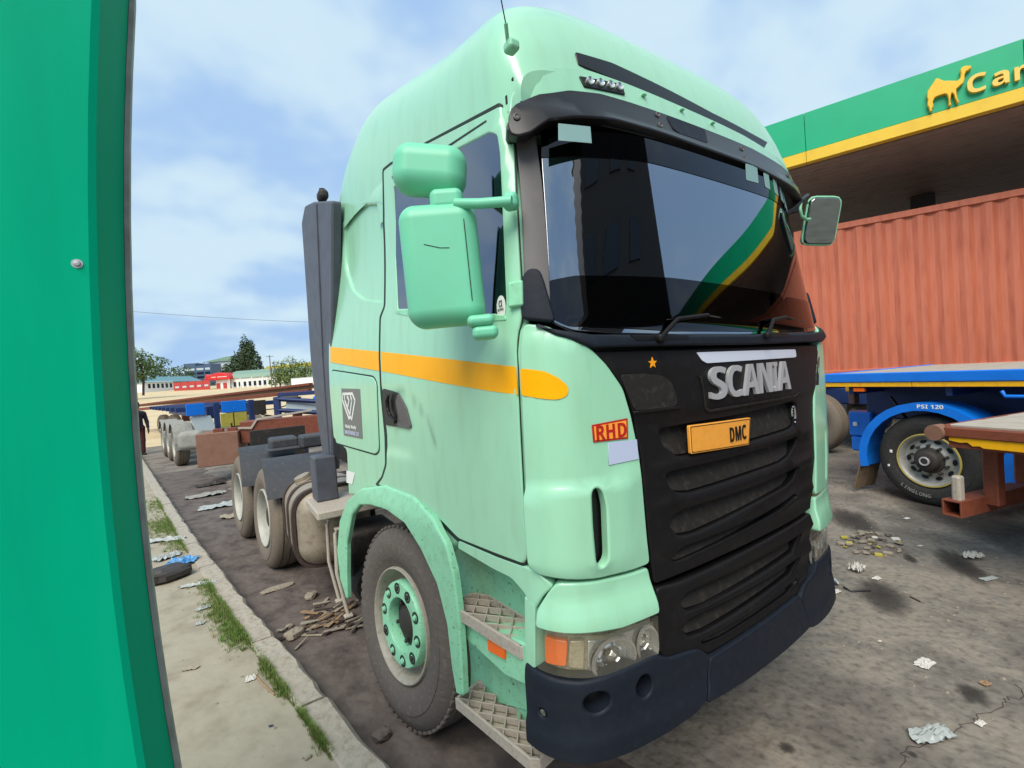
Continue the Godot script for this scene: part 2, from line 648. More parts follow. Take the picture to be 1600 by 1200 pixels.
	(M["sign_green"] as StandardMaterial3D).metallic_specular = 0.15
	(M["sign_green"] as StandardMaterial3D).uv1_scale = Vector3(1.6, 0.22, 1.6)
	# trailers and container
	worn("container_red", Color(0.74, 0.405, 0.295), Color(0.58, 0.29, 0.21), 0.45, 0.6, 0.0, 0.35, 0.08, 61, 0.02)
	(M["container_red"] as StandardMaterial3D).uv1_scale = Vector3(1.1, 0.10, 1.1)
	worn("trailer_blue", Color(0.02, 0.44, 0.84), Color(0.10, 0.36, 0.66), 0.3, 0.4, 0.0, 0.8, 0.0, 62)
	worn("trailer_navy", Color(0.08, 0.17, 0.36), Color(0.14, 0.16, 0.22), 0.4, 0.55, 0.0, 0.8, 0.0, 63)
	worn("trailer_yellow", Color(0.97, 0.71, 0.06), Color(0.78, 0.50, 0.10), 0.35, 0.45, 0.0, 1.2, 0.0, 64, 0.02)
	worn("deck_grey", Color(0.66, 0.63, 0.58), Color(0.50, 0.45, 0.38), 0.4, 0.8, 0.0, 0.7, 0.15, 65)
	worn("trailer_brown", Color(0.47, 0.235, 0.15), Color(0.34, 0.20, 0.15), 0.5, 0.65, 0.0, 0.9, 0.15, 66, 0.02)
	worn("beam_brown", Color(0.50, 0.36, 0.29), Color(0.40, 0.27, 0.21), 0.4, 0.75, 0.0, 0.6, 0.12, 67)
	worn("flap_rubber", Color(0.44, 0.37, 0.29), Color(0.26, 0.22, 0.19), 0.5, 0.85, 0.0, 1.6, 0.0, 68)
	worn("canvas_grey", Color(0.56, 0.56, 0.53), Color(0.42, 0.39, 0.34), 0.5, 0.85, 0.0, 1.2, 0.0, 69)
	worn("dull_yellow", Color(0.66, 0.62, 0.24), Color(0.5, 0.46, 0.22), 0.4, 0.7, 0.0, 1.2, 0.0, 70)
	# ground
	m = mat("asphalt", Color.WHITE, 0.93)
	m.albedo_texture = noise_tex(71, 0.006, [[0.0, Color(0.36, 0.335, 0.31)], [0.35, Color(0.45, 0.42, 0.385)], [0.52, Color(0.505, 0.475, 0.435)], [0.68, Color(0.545, 0.505, 0.455)], [1.0, Color(0.47, 0.455, 0.435)]], 1024, 7, FastNoiseLite.TYPE_SIMPLEX_SMOOTH, 0.62)
	tri_uv(m, 0.19)
	m.heightmap_enabled = true
	m.heightmap_texture = noise_tex(72, 0.03, [], 1024, 6)
	m.heightmap_scale = 1.6
	m.detail_enabled = true
	m.detail_blend_mode = BaseMaterial3D.BLEND_MODE_MUL
	m.detail_albedo = noise_tex(73, 0.16, [[0.0, Color(0.62, 0.62, 0.62)], [0.4, Color(0.93, 0.93, 0.93)], [1.0, Color(1, 1, 1)]], 512, 3)
	m = worn("brown_dark", Color(0.36, 0.32, 0.295), Color(0.24, 0.21, 0.195), 0.75, 0.85, 0.0, 0.55, 1.2, 74, 0.012)
	var gt := GradientTexture2D.new()
	gt.width = 128
	gt.height = 128
	gt.fill = GradientTexture2D.FILL_RADIAL
	gt.fill_from = Vector2(0.5, 0.5)
	gt.fill_to = Vector2(0.98, 0.5)
	var gg := Gradient.new()
	gg.offsets = PackedFloat32Array([0.0, 0.55, 1.0])
	gg.colors = PackedColorArray([Color(0.17, 0.155, 0.14, 0.75), Color(0.20, 0.18, 0.165, 0.55), Color(0.24, 0.22, 0.20, 0.0)])
	gt.gradient = gg
	m = mat("oil_stain", Color.WHITE, 0.6)
	m.albedo_texture = gt
	m.transparency = BaseMaterial3D.TRANSPARENCY_ALPHA
	worn("pavement", Color(0.60, 0.57, 0.50), Color(0.49, 0.45, 0.385), 0.5, 0.9, 0.0, 0.5, 0.5, 76, 0.012)
	worn("kerb_concrete", Color(0.63, 0.60, 0.545), Color(0.46, 0.42, 0.36), 0.45, 0.9, 0.0, 1.2, 0.5, 77, 0.02)
	worn("sand_lot", Color(0.78, 0.70, 0.55), Color(0.66, 0.58, 0.44), 0.5, 0.95, 0.0, 0.05, 0.0, 78)
	m = mat("grass_blade", Color(0.33, 0.46, 0.14), 0.8)
	m.backlight_enabled = true
	m.backlight = Color(0.12, 0.2, 0.04)
	worn("stone_grey", Color(0.56, 0.52, 0.46), Color(0.40, 0.36, 0.31), 0.6, 0.9, 0.0, 4.0, 0.3, 80, 0.02)
	worn("wood_scrap", Color(0.60, 0.49, 0.36), Color(0.42, 0.32, 0.22), 0.6, 0.85, 0.0, 4.0, 0.2, 81, 0.02)
	mat("paper_white", Color(0.76, 0.74, 0.71), 0.75)
	mat("bag_blue", Color(0.30, 0.54, 0.74), 0.45)
	mat("bag_dark", Color(0.22, 0.20, 0.19), 0.6)
	mat("bag_pale", Color(0.62, 0.64, 0.63), 0.45)
	# far things
	worn("wall_white", Color(0.90, 0.90, 0.88), Color(0.80, 0.77, 0.72), 0.2, 0.85, 0.0, 0.1, 0.0, 82)
	mat("roof_green", Color(0.47, 0.58, 0.51), 0.6)
	mat("roof_blue", Color(0.36, 0.52, 0.55), 0.6)
	mat("red_awning", Color(0.80, 0.17, 0.15), 0.5)
	mat("red_fence", Color(0.70, 0.24, 0.21), 0.6)
	mat("window_dark", Color(0.10, 0.13, 0.17), 0.2)
	mat("wall_blue", Color(0.30, 0.37, 0.47), 0.35)
	mat("wall_pale", Color(0.72, 0.77, 0.78), 0.8)
	mat("bark", Color(0.28, 0.23, 0.18), 0.9)
	for a in [["leaf_dark", Color(0.215, 0.29, 0.165)], ["leaf_mid", Color(0.29, 0.385, 0.20)], ["leaf_light", Color(0.40, 0.47, 0.24)]]:
		m = mat(a[0], a[1], 0.75)
		m.backlight_enabled = true
		m.backlight = Color(0.08, 0.12, 0.03)
	mat("pole_grey", Color(0.42, 0.40, 0.38), 0.8)
	mat("cloth_navy", Color(0.13, 0.13, 0.19), 0.9)
	mat("cloth_maroon", Color(0.30, 0.12, 0.12), 0.9)
	mat("skin_brown", Color(0.30, 0.19, 0.13), 0.6)

func make_sky() -> Sky:
	var n1 := FastNoiseLite.new()
	n1.seed = 5
	n1.frequency = 1.0
	n1.fractal_octaves = 5
	n1.noise_type = FastNoiseLite.TYPE_SIMPLEX_SMOOTH
	var n2 := FastNoiseLite.new()
	n2.seed = 9
	n2.frequency = 2.2
	n2.fractal_octaves = 5
	n2.fractal_gain = 0.58
	n2.noise_type = FastNoiseLite.TYPE_SIMPLEX_SMOOTH
	var w := 1024
	var h := 512
	var im := Image.create(w, h, false, Image.FORMAT_RGB8)
	for j in h:
		var el := PI * (0.5 - (j + 0.5) / h)
		for i in w:
			var az := TAU * (i + 0.5) / w
			var d := Vector3(cos(el) * sin(az), sin(el), cos(el) * cos(az))
			var up := maxf(d.y, 0.02)
			# clouds lie on a flat layer, so they flatten towards the horizon
			var q := Vector3(d.x, 0, d.z) / (up + 0.35)
			var a := n1.get_noise_3d(q.x * 0.75, 3.0, q.z * 0.75)
			var b := n2.get_noise_3d(q.x * 0.6 + 7.0, 1.0, q.z * 0.75)
			var cover := smoothstep(-0.85, -0.08, a + b * 0.35)
			var shade := smoothstep(-0.22, 0.36, b + a * 0.4)
			var t := pow(1.0 - up, 2.2)
			var blue := Color(0.27, 0.48, 0.82).lerp(Color(0.46, 0.66, 0.84), t)
			var cl := Color(0.38, 0.57, 0.85).lerp(Color(0.62, 0.79, 0.90), shade)
			var c := blue.lerp(cl, cover * 0.93)
			im.set_pixel(i, j, c.linear_to_srgb())
	var pm := PanoramaSkyMaterial.new()
	pm.panorama = ImageTexture.create_from_image(im)
	var sky := Sky.new()
	sky.sky_material = pm
	return sky

func _ready() -> void:
	rng.seed = 11
	var cam := Camera3D.new()
	cam.name = "camera"
	add_child(cam)
	cam.position = Vector3(-1.811, 1.809, 0.925)
	cam.rotation = Vector3(deg_to_rad(-1.10), deg_to_rad(-32.80), deg_to_rad(-3.93))
	cam.fov = 80.42
	cam.near = 0.05
	cam.far = 2000.0
	cam.current = true
	var env := Environment.new()
	env.background_mode = Environment.BG_SKY
	env.sky = make_sky()
	env.background_energy_multiplier = 1.0
	env.tonemap_mode = Environment.TONE_MAPPER_LINEAR
	env.tonemap_exposure = 1.06
	env.sdfgi_enabled = true
	env.ssao_enabled = true
	env.ssil_enabled = true
	var we := WorldEnvironment.new()
	we.name = "surroundings"
	we.environment = env
	add_child(we)
	var sun := DirectionalLight3D.new()
	sun.name = "sun"
	add_child(sun)
	sun.look_at_from_position(Vector3(-0.50, 0.80, 0.42), Vector3.ZERO)
	sun.light_color = Color(1.0, 0.97, 0.92)
	sun.light_energy = 1.25
	sun.light_angular_distance = 40.0
	sun.shadow_enabled = true
	make_materials()
	setting()
	far_buildings()
	canopy()
	opposite_side()
	right_vehicles()
	rear_vehicles()
	truck()
	green_sign()
	litter()

func mir(p: PackedVector2Array, shift := 0.0) -> PackedVector2Array:
	var o := PackedVector2Array()
	for q in p:
		o.append(Vector2(-q.x + shift, q.y))
	o.reverse()
	return o

func circle(c: Vector2, rx: float, ry: float, n := 20) -> PackedVector2Array:
	var o := PackedVector2Array()
	for k in n:
		o.append(c + Vector2(cos(TAU * k / n) * rx, sin(TAU * k / n) * ry))
	return o

const TYRE := [-0.29, 0.30, -0.315, 0.36, -0.312, 0.44, -0.29, 0.492, -0.262, 0.515, -0.235, 0.519, -0.233, 0.508, -0.223, 0.508, -0.221, 0.52, -0.168, 0.522, -0.166, 0.508, -0.152, 0.508, -0.15, 0.522, -0.10, 0.52, -0.098, 0.507, -0.086, 0.507, -0.084, 0.519, -0.055, 0.513, -0.028, 0.494, -0.008, 0.45, -0.004, 0.425, 0.0, 0.423, 0.001, 0.40, -0.004, 0.37, -0.012, 0.335, -0.02, 0.325, -0.024, 0.308, -0.032, 0.296]

# kinds: "front" (raised nut ring), "rear" (deep dish), "trailer" (hand holes and dark hub), "plain" (dusty, seen small)
func make_wheel(parent, at: Vector3, kind: String, turn := PI, r := 0.52) -> Node3D:
	var w := part("wheel", parent, at)
	w.rotation.y = turn
	var k := r / 0.522
	var sc := Transform3D(Basis.from_scale(Vector3(1, k, k)), Vector3.ZERO)
	var st := begin()
	lathe(st, P(TYRE), sc, 72)
	var rub: Material = M["rubber_front"] if kind == "front" else M["rubber_dark"] if kind == "trailer" else M["rubber_dusty"]
	if kind == "front":
		# worn blocks along the shoulder
		for i in 64:
			var an := TAU * i / 64.0
			for e in [-0.05, -0.262]:
				var b := Basis(Vector3.RIGHT, an)
				bx(st, b * Vector3(e + 0.004, 0.507, 0), Vector3(0.030, 0.016, 0.030), 0.003, b)
	obj("tyre", st, rub, w)
	st = begin()
	var rim: Material = M["rim_grey"]
	if kind == "front":
		lathe(st, P([-0.034, 0.297, -0.016, 0.293, -0.013, 0.287, -0.018, 0.280, -0.045, 0.272, -0.085, 0.262, -0.105, 0.250, -0.110, 0.236, -0.098, 0.222, -0.06, 0.212]), sc, 56)
	elif kind == "rear" or kind == "plain":
		rim = M["rim_white"]
		lathe(st, P([-0.034, 0.297, -0.012, 0.293, -0.009, 0.286, -0.014, 0.279, -0.06, 0.268, -0.12, 0.262, -0.17, 0.258, -0.185, 0.245, -0.18, 0.20, -0.165, 0.14]), sc, 48)
	else:
		rim = M["rim_silver"]
		lathe(st, P([-0.03, 0.290, -0.014, 0.286, -0.02, 0.276, -0.05, 0.262, -0.085, 0.25, -0.092, 0.232, -0.085, 0.19, -0.055, 0.165, -0.05, 0.14]), sc, 48)
	obj("rim", st, rim, w)
	if kind == "front":
		var holes := []
		st = begin()
		lathe(st, P([-0.075, 0.222, -0.034, 0.218, -0.026, 0.212, -0.024, 0.150, -0.026, 0.137, -0.034, 0.132, -0.09, 0.130]), sc, 48)
		obj("nut_ring", st, M["mint_low"], w)
		st = begin()
		lathe(st, P([-0.10, 0.135, -0.085, 0.128, -0.08, 0.09, -0.06, 0.075, -0.05, 0.06, -0.048, 0.0]), sc, 32)
		for i in 5:
			var an := TAU * (i + 0.5) / 5.0
			lathe(st, P([-0.085, 0.011, -0.058, 0.011, -0.055, 0.008, -0.055, 0.0]), Transform3D(Basis.IDENTITY, Vector3(0, cos(an) * 0.10, sin(an) * 0.10)), 8)
		obj("hub", st, M["hub_dark"], w)
		for i in 10:
			var an := TAU * (i + 0.3) / 10.0
			st = begin()
			var c := Vector3(0, cos(an) * 0.182, sin(an) * 0.182)
			lathe(st, P([-0.03, 0.030, -0.0235, 0.030, -0.0235, 0.018]), Transform3D(Basis.IDENTITY, c), 16)
			obj("nut_seat", st, M["trim_dark"], w)
			st = begin()
			lathe(st, P([-0.03, 0.015, -0.016, 0.014, -0.013, 0.010, -0.013, 0.0]), Transform3D(Basis.IDENTITY, c), 6)
			obj("wheel_nut", st, M["mint_low"] if i % 3 else M["hub_dark"], w)
	elif kind == "trailer":
		st = begin()
		for i in 10:
			var an := TAU * (i + 0.5) / 10.0
			var b := Basis(Vector3.RIGHT, an)
			lathe(st, P([-0.09, 0.026, -0.079, 0.026, -0.079, 0.0]), Transform3D(b * Basis.from_scale(Vector3(1, 0.72, 1.25)), b * Vector3(0, 0.214, 0)), 14)
		obj("hand_hole", st, M["lamp_black"], w)
		st = begin()
		lathe(st, P([-0.06, 0.150, -0.04, 0.146, -0.03, 0.12, 0.015, 0.112, 0.03, 0.098, 0.034, 0.06, 0.05, 0.055, 0.052, 0.0]), sc, 28)
		obj("hub", st, M["hub_dark"], w)
		st = begin()
		lathe(st, P([0.05, 0.052, 0.058, 0.048, 0.058, 0.036, 0.0535, 0.034]), sc, 24)
		obj("hub_badge", st, M["badge_silver"], w)
		st = begin()
		lathe(st, P([-0.022, 0.306, -0.008, 0.303, -0.008, 0.291, -0.016, 0.288]), sc, 48)
		obj("rim_paint", st, M["rim_ring"], w)
		for i in 10:
			var an := TAU * i / 10.0
			st = begin()
			lathe(st, P([-0.07, 0.017, -0.02, 0.016, -0.016, 0.01, -0.016, 0.0]), Transform3D(Basis.IDENTITY, Vector3(0, cos(an) * 0.168, sin(an) * 0.168)), 6)
			obj("wheel_nut", st, M["hub_dark"], w)
	else:
		st = begin()
		lathe(st, P([-0.19, 0.142, -0.10, 0.138, -0.09, 0.12, -0.06, 0.10, -0.055, 0.0]), sc, 24)
		obj("hub", st, M["hub_dark"], w)
	return w

func grating(st: SurfaceTool, plan: PackedVector2Array, y: float) -> void:
	var n := plan.size()
	for i in n:
		var a := plan[i]
		var b := plan[(i + 1) % n]
		var m := (a + b) * 0.5
		var d := b - a
		bx(st, Vector3(m.x, y - 0.025, m.y), Vector3(0.012, 0.05, d.length() + 0.010), 0.003, Basis(Vector3.UP, atan2(d.x, d.y)))
	for dir in [Vector2(1, 1.25).normalized(), Vector2(-1, 1.25).normalized()]:
		var nn := Vector2(-dir.y, dir.x)
		for k in range(-40, 40):
			var o := plan[0] + nn * (k * 0.056)
			for seg in Geometry2D.intersect_polyline_with_polygon(PackedVector2Array([o - dir * 3, o + dir * 3]), plan):
				var a: Vector2 = seg[0]
				var b: Vector2 = seg[seg.size() - 1]
				if a.distance_to(b) < 0.02:
					continue
				var m := (a + b) * 0.5
				var d := b - a
				bx(st, Vector3(m.x, y - 0.014, m.y), Vector3(0.005, 0.026, d.length()), 0.001, Basis(Vector3.UP, atan2(d.x, d.y)))

func truck() -> void:
	var t := thing("tractor_truck", "mint green sleeper cab truck with black grille and amber side stripe, parked along the kerb", "truck")
	var off_door := 0.012
	# ---- dark core behind the panels
	var st := begin()
	for band in [[-1.3, 1.3, 1.16, 1.93, -0.055], [-0.98, 0.98, 0.60, 1.16, -0.055], [1.3, 3.1, 1.32, 1.9, -0.06], [-3.1, -1.3, 1.32, 1.9, -0.06]]:
		var ns := 30
		var ny := 14
		for i in ns:
			for j in ny:
				var s0: float = lerp(band[0], band[1], float(i) / ns)
				var s1: float = lerp(band[0], band[1], float(i + 1) / ns)
				var y0: float = lerp(band[2], band[3], float(j) / ny)
				var y1: float = lerp(band[2], band[3], float(j + 1) / ny)
				var a := cab(s0, y0, band[4])
				quad(st, a, cab(s1, y0, band[4]), cab(s1, y1, band[4]), cab(s0, y1, band[4]), cabn(s0, y0))
	bx(st, Vector3(0, 0.95, -1.2), Vector3(1.1, 0.7, 1.9), 0.02)
	bx(st, Vector3(0, 1.27, -1.75), Vector3(1.9, 0.10, 1.0), 0.01)
	bx(st, Vector3(0, 1.62, -2.44), Vector3(2.1, 0.8, 0.04), 0.01)
	bx(st, Vector3(-0.60, 0.85, -1.50), Vector3(0.02, 0.85, 1.2), 0.0)
	bx(st, Vector3(0, 0.66, -0.42), Vector3(1.6, 0.10, 0.35), 0.02)
	obj("cab_core", st, M["gap_black"], t)
	# interior
	var inn := part("cab_interior", t)
	st = begin()
	rbox(st, Transform3D(Basis(Vector3.RIGHT, 0.2), Vector3(0, 1.90, -0.52)), Vector3(1.75, 0.26, 0.42), 0.09, 4)
	rbox(st, Transform3D(Basis.IDENTITY, Vector3(-0.45, 2.03, -0.52)), Vector3(0.55, 0.16, 0.3), 0.07, 4)
	obj("dashboard", st, M["dash_plastic"], inn)
	for x in [-0.48, 0.48]:
		st = begin()
		rbox(st, Transform3D(Basis(Vector3.RIGHT, -0.15), Vector3(x, 2.05, -1.28)), Vector3(0.5, 0.75, 0.16), 0.07, 4)
		rbox(st, Transform3D(Basis(Vector3.RIGHT, -0.15), Vector3(x, 2.50, -1.35)), Vector3(0.28, 0.22, 0.12), 0.05, 4)
		obj("seat", st, M["seat_cloth"], inn)
	st = begin()
	var wp := []
	for k in 33:
		var an := TAU * k / 32.0
		wp.append(Vector3(-0.48, 2.06, -0.80) + Basis(Vector3.RIGHT, -0.6) * Vector3(cos(an) * 0.22, sin(an) * 0.22, 0))
	tube(st, wp, 0.014, 8, false)
	obj("steering_wheel", st, M["lamp_black"], inn)
	box("back_wall", inn, Vector3(0, 2.3, -1.75), Vector3(1.9, 1.2, 0.04), M["seat_cloth"])
	box("ceiling", inn, Vector3(0, 2.74, -1.05), Vector3(1.86, 0.04, 1.4), M["seat_cloth"])

	# ---- side walls
	var body := P([3.237, 1.431, 2.969, 1.373, 3.001, 1.069, 2.486, 1.161, 1.994, 1.172, 1.762, 1.099, 1.619, 1.047, 1.521, 1.123, 1.245, 1.135, 1.066, 1.158])
	body.append_array(P([1.035, 1.30, 1.03, 1.6, 1.01, 1.86, 0.985, 2.0, 0.968, 2.2, 0.953, 2.4, 0.945, 2.60, 0.945, 2.71, 1.45, 2.71, 1.70, 2.83, 1.95, 2.97, 2.6, 2.98, 3.08, 2.97, 3.17, 2.85, 3.215, 2.71, 3.245, 2.45, 3.27, 2.15, 3.27, 1.8, 3.26, 1.45]))
	var blank := P([2.827, 2.899, 2.71, 2.937, 2.441, 2.868, 2.17, 2.778, 2.19, 2.573, 2.196, 2.257, 2.547, 2.334, 2.757, 2.43, 2.898, 2.605, 2.883, 2.8])
	# the wall runs up under the roof skin
	var tuck := func(p: Vector2) -> float:
		var top := 2.71 + 0.26 * sst(1.45, 1.95, p.x)
		return -0.022 * sst(top - 0.085, top - 0.01, p.y) * sst(1.3, 1.6, p.x)
	var cb := patch("cab_side", rc(body, 0.02), M["mint_paint"], t, 0.0, 0.030, 0.020, 0.06, [rc(blank, 0.06)], tuck)
	patch("blank_window", rc(inset_ccw(blank, -0.02), 0.05), M["mint_paint"], cb, -0.021, 0.004, 0.002, 0.09)
	var left := P([1.05, 1.15, 1.0, 2.0, 0.945, 2.71, 3.215, 2.71, 3.27, 2.15, 3.26, 1.4, 1.9, 1.25, 1.5, 0.9])
	patch("cab_side", mir(left), M["mint_paint"], t, 0.0, 0.05, 0.008, 0.15)
	# locker lid
	var lid := P([3.171, 1.938, 2.357, 1.86, 2.303, 1.819, 2.34, 1.433, 2.405, 1.404, 3.182, 1.408, 3.212, 1.653])
	patch("locker_seam", rc(lid, 0.03), M["trim_dark"], cb, 0.0015, 0.001, 0.0005, 0.12)
	var lk := patch("locker_lid", rc(inset_ccw(lid, 0.009), 0.03), M["mint_paint"], cb, 0.007, 0.006, 0.004, 0.10)
	var stk := P([2.943, 1.799, 2.575, 1.789, 2.596, 1.487, 2.964, 1.486])
	var sk := patch("company_sticker", stk, M["print_grey"], lk, 0.0095, 0.002, 0.0004, 0.15)
	sk.set_meta("label", "grey sticker with a white jewel shaped W emblem")
	side_sticker(lk)
	# stripe pieces
	patch("stripe", P([3.202, 2.1, 2.238, 1.985, 2.244, 1.879, 3.2, 1.99]), M["amber_stripe"], cb, 0.003, 0.002, 0.0006, 0.15)

	# ---- door
	var dp := P([2.103, 2.939, 2.009, 2.93, 1.605, 2.851, 1.049, 2.721, 0.965, 2.712, 0.954, 2.665, 0.979, 2.416, 0.988, 2.197, 0.993, 2.047, 1.002, 1.985, 1.026, 1.935, 1.038, 1.892, 1.037, 1.821, 1.044, 1.611, 1.049, 1.355, 1.046, 1.215, 1.064, 1.175, 1.226, 1.165, 1.498, 1.153, 1.635, 1.195, 1.872, 1.232, 2.202, 1.237, 2.389, 1.243, 2.3, 1.299, 2.229, 1.378, 2.207, 1.536, 2.221, 1.742, 2.221, 1.947, 2.21, 2.167, 2.148, 2.22, 2.148, 2.35, 2.151, 2.665])
	var sp := P([2.134, 2.96, 2.03, 2.951, 1.623, 2.87, 1.032, 2.733, 0.949, 2.724, 0.94, 2.671, 0.969, 2.419, 0.982, 2.198, 0.988, 2.048, 0.998, 1.984, 1.024, 1.933, 1.038, 1.89, 1.035, 1.821, 1.042, 1.61, 1.048, 1.354, 1.044, 1.211, 1.067, 1.163, 1.242, 1.149, 1.523, 1.134, 1.663, 1.176, 1.905, 1.212, 2.242, 1.215, 2.45, 1.232, 2.338, 1.296, 2.271, 1.372, 2.249, 1.532, 2.263, 1.741, 2.263, 1.95, 2.252, 2.178, 2.189, 2.227, 2.189, 2.36, 2.19, 2.679])
	patch("door_seal", rc(sp, 0.02), M["trim_dark"], t, 0.004, 0.004, 0.001, 0.11)
	var win := P([1.999, 2.81, 1.377, 2.716, 1.112, 2.663, 1.067, 2.631, 1.059, 2.563, 1.061, 2.43, 1.063, 2.21, 1.064, 2.058, 1.072, 2.014, 1.841, 2.157, 1.986, 2.178, 2.023, 2.457])
	var scoop := P([2.294, 1.812, 1.999, 1.792, 1.814, 1.746, 1.697, 1.654, 1.62, 1.524, 1.635, 1.467, 2.22, 1.424, 2.375, 1.409])
	var sc := func(p: Vector2) -> float: return -0.006 * sst(0.0, 0.035, depth_in(p, scoop))
	var door := patch("door", rc(dp, 0.02), M["mint_paint"], t, off_door, 0.010, 0.006, 0.045, [rc(win, 0.015)], sc)
	var gl := patch("window", rc(win, 0.01), M["side_glass"], door, 0.0065, 0.002, 0.0005, 0.2)
	gl.set_meta("label", "dark tinted side window")
	patch("window_sill", rc(P([2.005, 2.17, 1.836, 2.15, 1.07, 2.009, 1.064, 1.993, 1.462, 2.031, 2.005, 2.157]), 0.006), M["mint_low"], door, 0.015, 0.004, 0.002, 0.12)
	patch("rain_gutter", P([2.004, 2.865, 1.435, 2.758, 0.967, 2.688, 0.968, 2.683, 1.431, 2.748, 1.999, 2.853]), M["trim_dark"], door, 0.0135, 0.003, 0.0003, 0.2)
	patch("stripe", P([2.203, 1.982, 1.48, 1.892, 1.038, 1.836, 1.035, 1.744, 1.213, 1.761, 1.544, 1.798, 2.209, 1.878]), M["amber_stripe"], door, 0.0135, 0.002, 0.0006, 0.12)
	# round window sticker
	var ws := patch("window_sticker", circle(P([1.095, 2.042])[0], 0.026, 0.040), M["print_white"], door, 0.0095, 0.001, 0.0003, 0.1)
	var wx := on_cab(P([1.095, 2.042])[0].x, P([1.095, 2.042])[0].y, 0.0115)
	words("sticker_print", "α", ws, wx.translated_local(Vector3(0, 0.012, 0)), 0.022, M["trim_dark"], 0.0005, false)
	words("sticker_print", "ALPHA", ws, wx.translated_local(Vector3(0, -0.008, 0)), 0.008, M["trim_dark"], 0.0005)
	# handle
	var hp := P([2.202, 1.786, 2.002, 1.76, 1.922, 1.688, 1.879, 1.597, 1.903, 1.586, 2.194, 1.591, 2.211, 1.69])
	patch("handle_recess", rc(hp, 0.012), M["lamp_black"], door, 0.0125, 0.008, 0.001, 0.1)
	st = begin()
	var hh := []
	for q in P([2.091, 1.752, 2.114, 1.723, 2.114, 1.677, 2.079, 1.638, 2.025, 1.617]):
		hh.append(cab(q.x, q.y, 0.028))
	tube(st, hh, 0.011, 8)
	obj("handle", st, M["visor_plastic"], door)
	patch("handle_plate", rc(P([1.997, 1.76, 1.918, 1.688, 1.875, 1.597, 1.898, 1.587, 2.044, 1.589, 2.017, 1.651, 2.037, 1.715]), 0.012), M["pillar_plastic"], door, 0.016, 0.010, 0.002, 0.1)
	# hinge cover by the window
	st = begin()
	var hx := on_cab(P([1.01, 2.073])[0].x, 2.07, 0.016)
	rbox(st, hx, Vector3(0.055, 0.085, 0.022), 0.008, 3)
	obj("hinge", st, M["mint_low"], door)

	# ---- roof
	roof(t)

	# ---- front corner panels, both sides
	var cp := P([0.993, 1.973, 0.912, 1.957, 0.853, 1.913, 0.801, 1.876, 0.746, 1.82, 0.69, 1.74, 0.666, 1.651, 0.642, 1.515, 0.633, 1.221, 0.626, 1.141, 0.703, 1.136, 0.83, 1.139, 1.007, 1.159, 1.035, 1.186, 1.036, 1.358, 1.031, 1.612, 1.024, 1.82, 1.023, 1.891, 1.011, 1.932])
	var slot := P([0.836, 1.425, 0.821, 1.436, 0.804, 1.423, 0.794, 1.37, 0.799, 1.204, 0.815, 1.179, 0.828, 1.18, 0.836, 1.196, 0.838, 1.316])
	var ledge := func(p: Vector2) -> float: return 0.018 * sst(1.47, 1.415, p.y + (p.x - 0.85) * 0.1) * sst(0.60, 0.75, absf(p.x)) * sst(1.13, 1.20, p.y)
	var c0 := patch("corner_panel", rc(cp, 0.02), M["mint_paint"], t, 0.014, 0.04, 0.008, 0.035, [rc(slot, 0.02)], ledge)
	patch("vent_back", P([0.842, 1.458, 0.766, 1.446, 0.776, 1.142, 0.85, 1.159]), M["lamp_black"], c0, -0.02, 0.004, 0.001, 0.1)
	patch("stripe", rc(P([1.02, 1.83, 0.943, 1.815, 0.904, 1.792, 0.879, 1.764, 0.877, 1.745, 0.887, 1.728, 0.916, 1.722, 0.958, 1.729, 1.022, 1.742]), 0.012), M["amber_stripe"], c0, 0.0165, 0.002, 0.0006, 0.05)
	var c1 := patch("corner_panel", mir(rc(cp, 0.02), 0.04), M["mint_paint"], t, 0.014, 0.04, 0.008, 0.06, [mir(rc(slot, 0.02), 0.04)])
	c1.set_meta("label", "corner panel on the far side of the grille")
	# RHD sticker
	var rp := P([0.821, 1.634, 0.687, 1.642, 0.69, 1.575, 0.82, 1.578])
	var rs := patch("letter_sticker", rp, M["print_red"], c0, 0.0175, 0.002, 0.0004, 0.1)
	patch("sticker_field", inset_ccw(rp, 0.006), M["print_orange"], rs, 0.0182, 0.0005, 0.0002, 0.1)
	words("sticker_letters", "RHD", rs, on_cab(0.753, 1.607, 0.019), 0.046, M["print_red"], 0.001, true, 0.115)
	patch("bare_sticker", P([0.765, 1.57, 0.655, 1.568, 0.652, 1.502, 0.77, 1.498]), M["print_lavender"], c0, 0.017, 0.002, 0.0004, 0.1)

	# ---- lamp panel over the headlamp, lamp, bumper
	var lp := P([1.021, 0.988, 0.943, 0.984, 0.876, 0.981, 0.764, 0.969, 0.613, 0.977, 0.618, 1.024, 0.634, 1.129, 0.71, 1.126, 0.834, 1.131, 0.902, 1.135, 0.951, 1.135, 0.984, 1.096, 1.015, 1.045])
	var lip := func(p: Vector2) -> float: return 0.022 * sst(1.10, 1.0, p.y)
	patch("lamp_panel", rc(lp, 0.015), M["mint_paint"], t, 0.012, 0.05, 0.008, 0.035, [], lip)
	patch("lamp_panel", mir(rc(lp, 0.015), 0.05), M["mint_paint"], t, 0.012, 0.05, 0.008, 0.06, [], lip)
	for side in [1, -1]:
		headlamp(t, side)
	bumper(t)
	grille(t)
	windscreen(t)
	visor(t)
	steps(t)
	mirrors(t)
	front_wheels(t)
	chassis(t)

# how far inside a polygon a point lies (0 outside)
func depth_in(p: Vector2, poly: PackedVector2Array) -> float:
	if not Geometry2D.is_point_in_polygon(p, poly):
		return 0.0
	var d := 9.0
	for i in poly.size():
		d = minf(d, p.distance_to(Geometry2D.get_closest_point_to_segment(p, poly[i], poly[(i + 1) % poly.size()])))
	return d

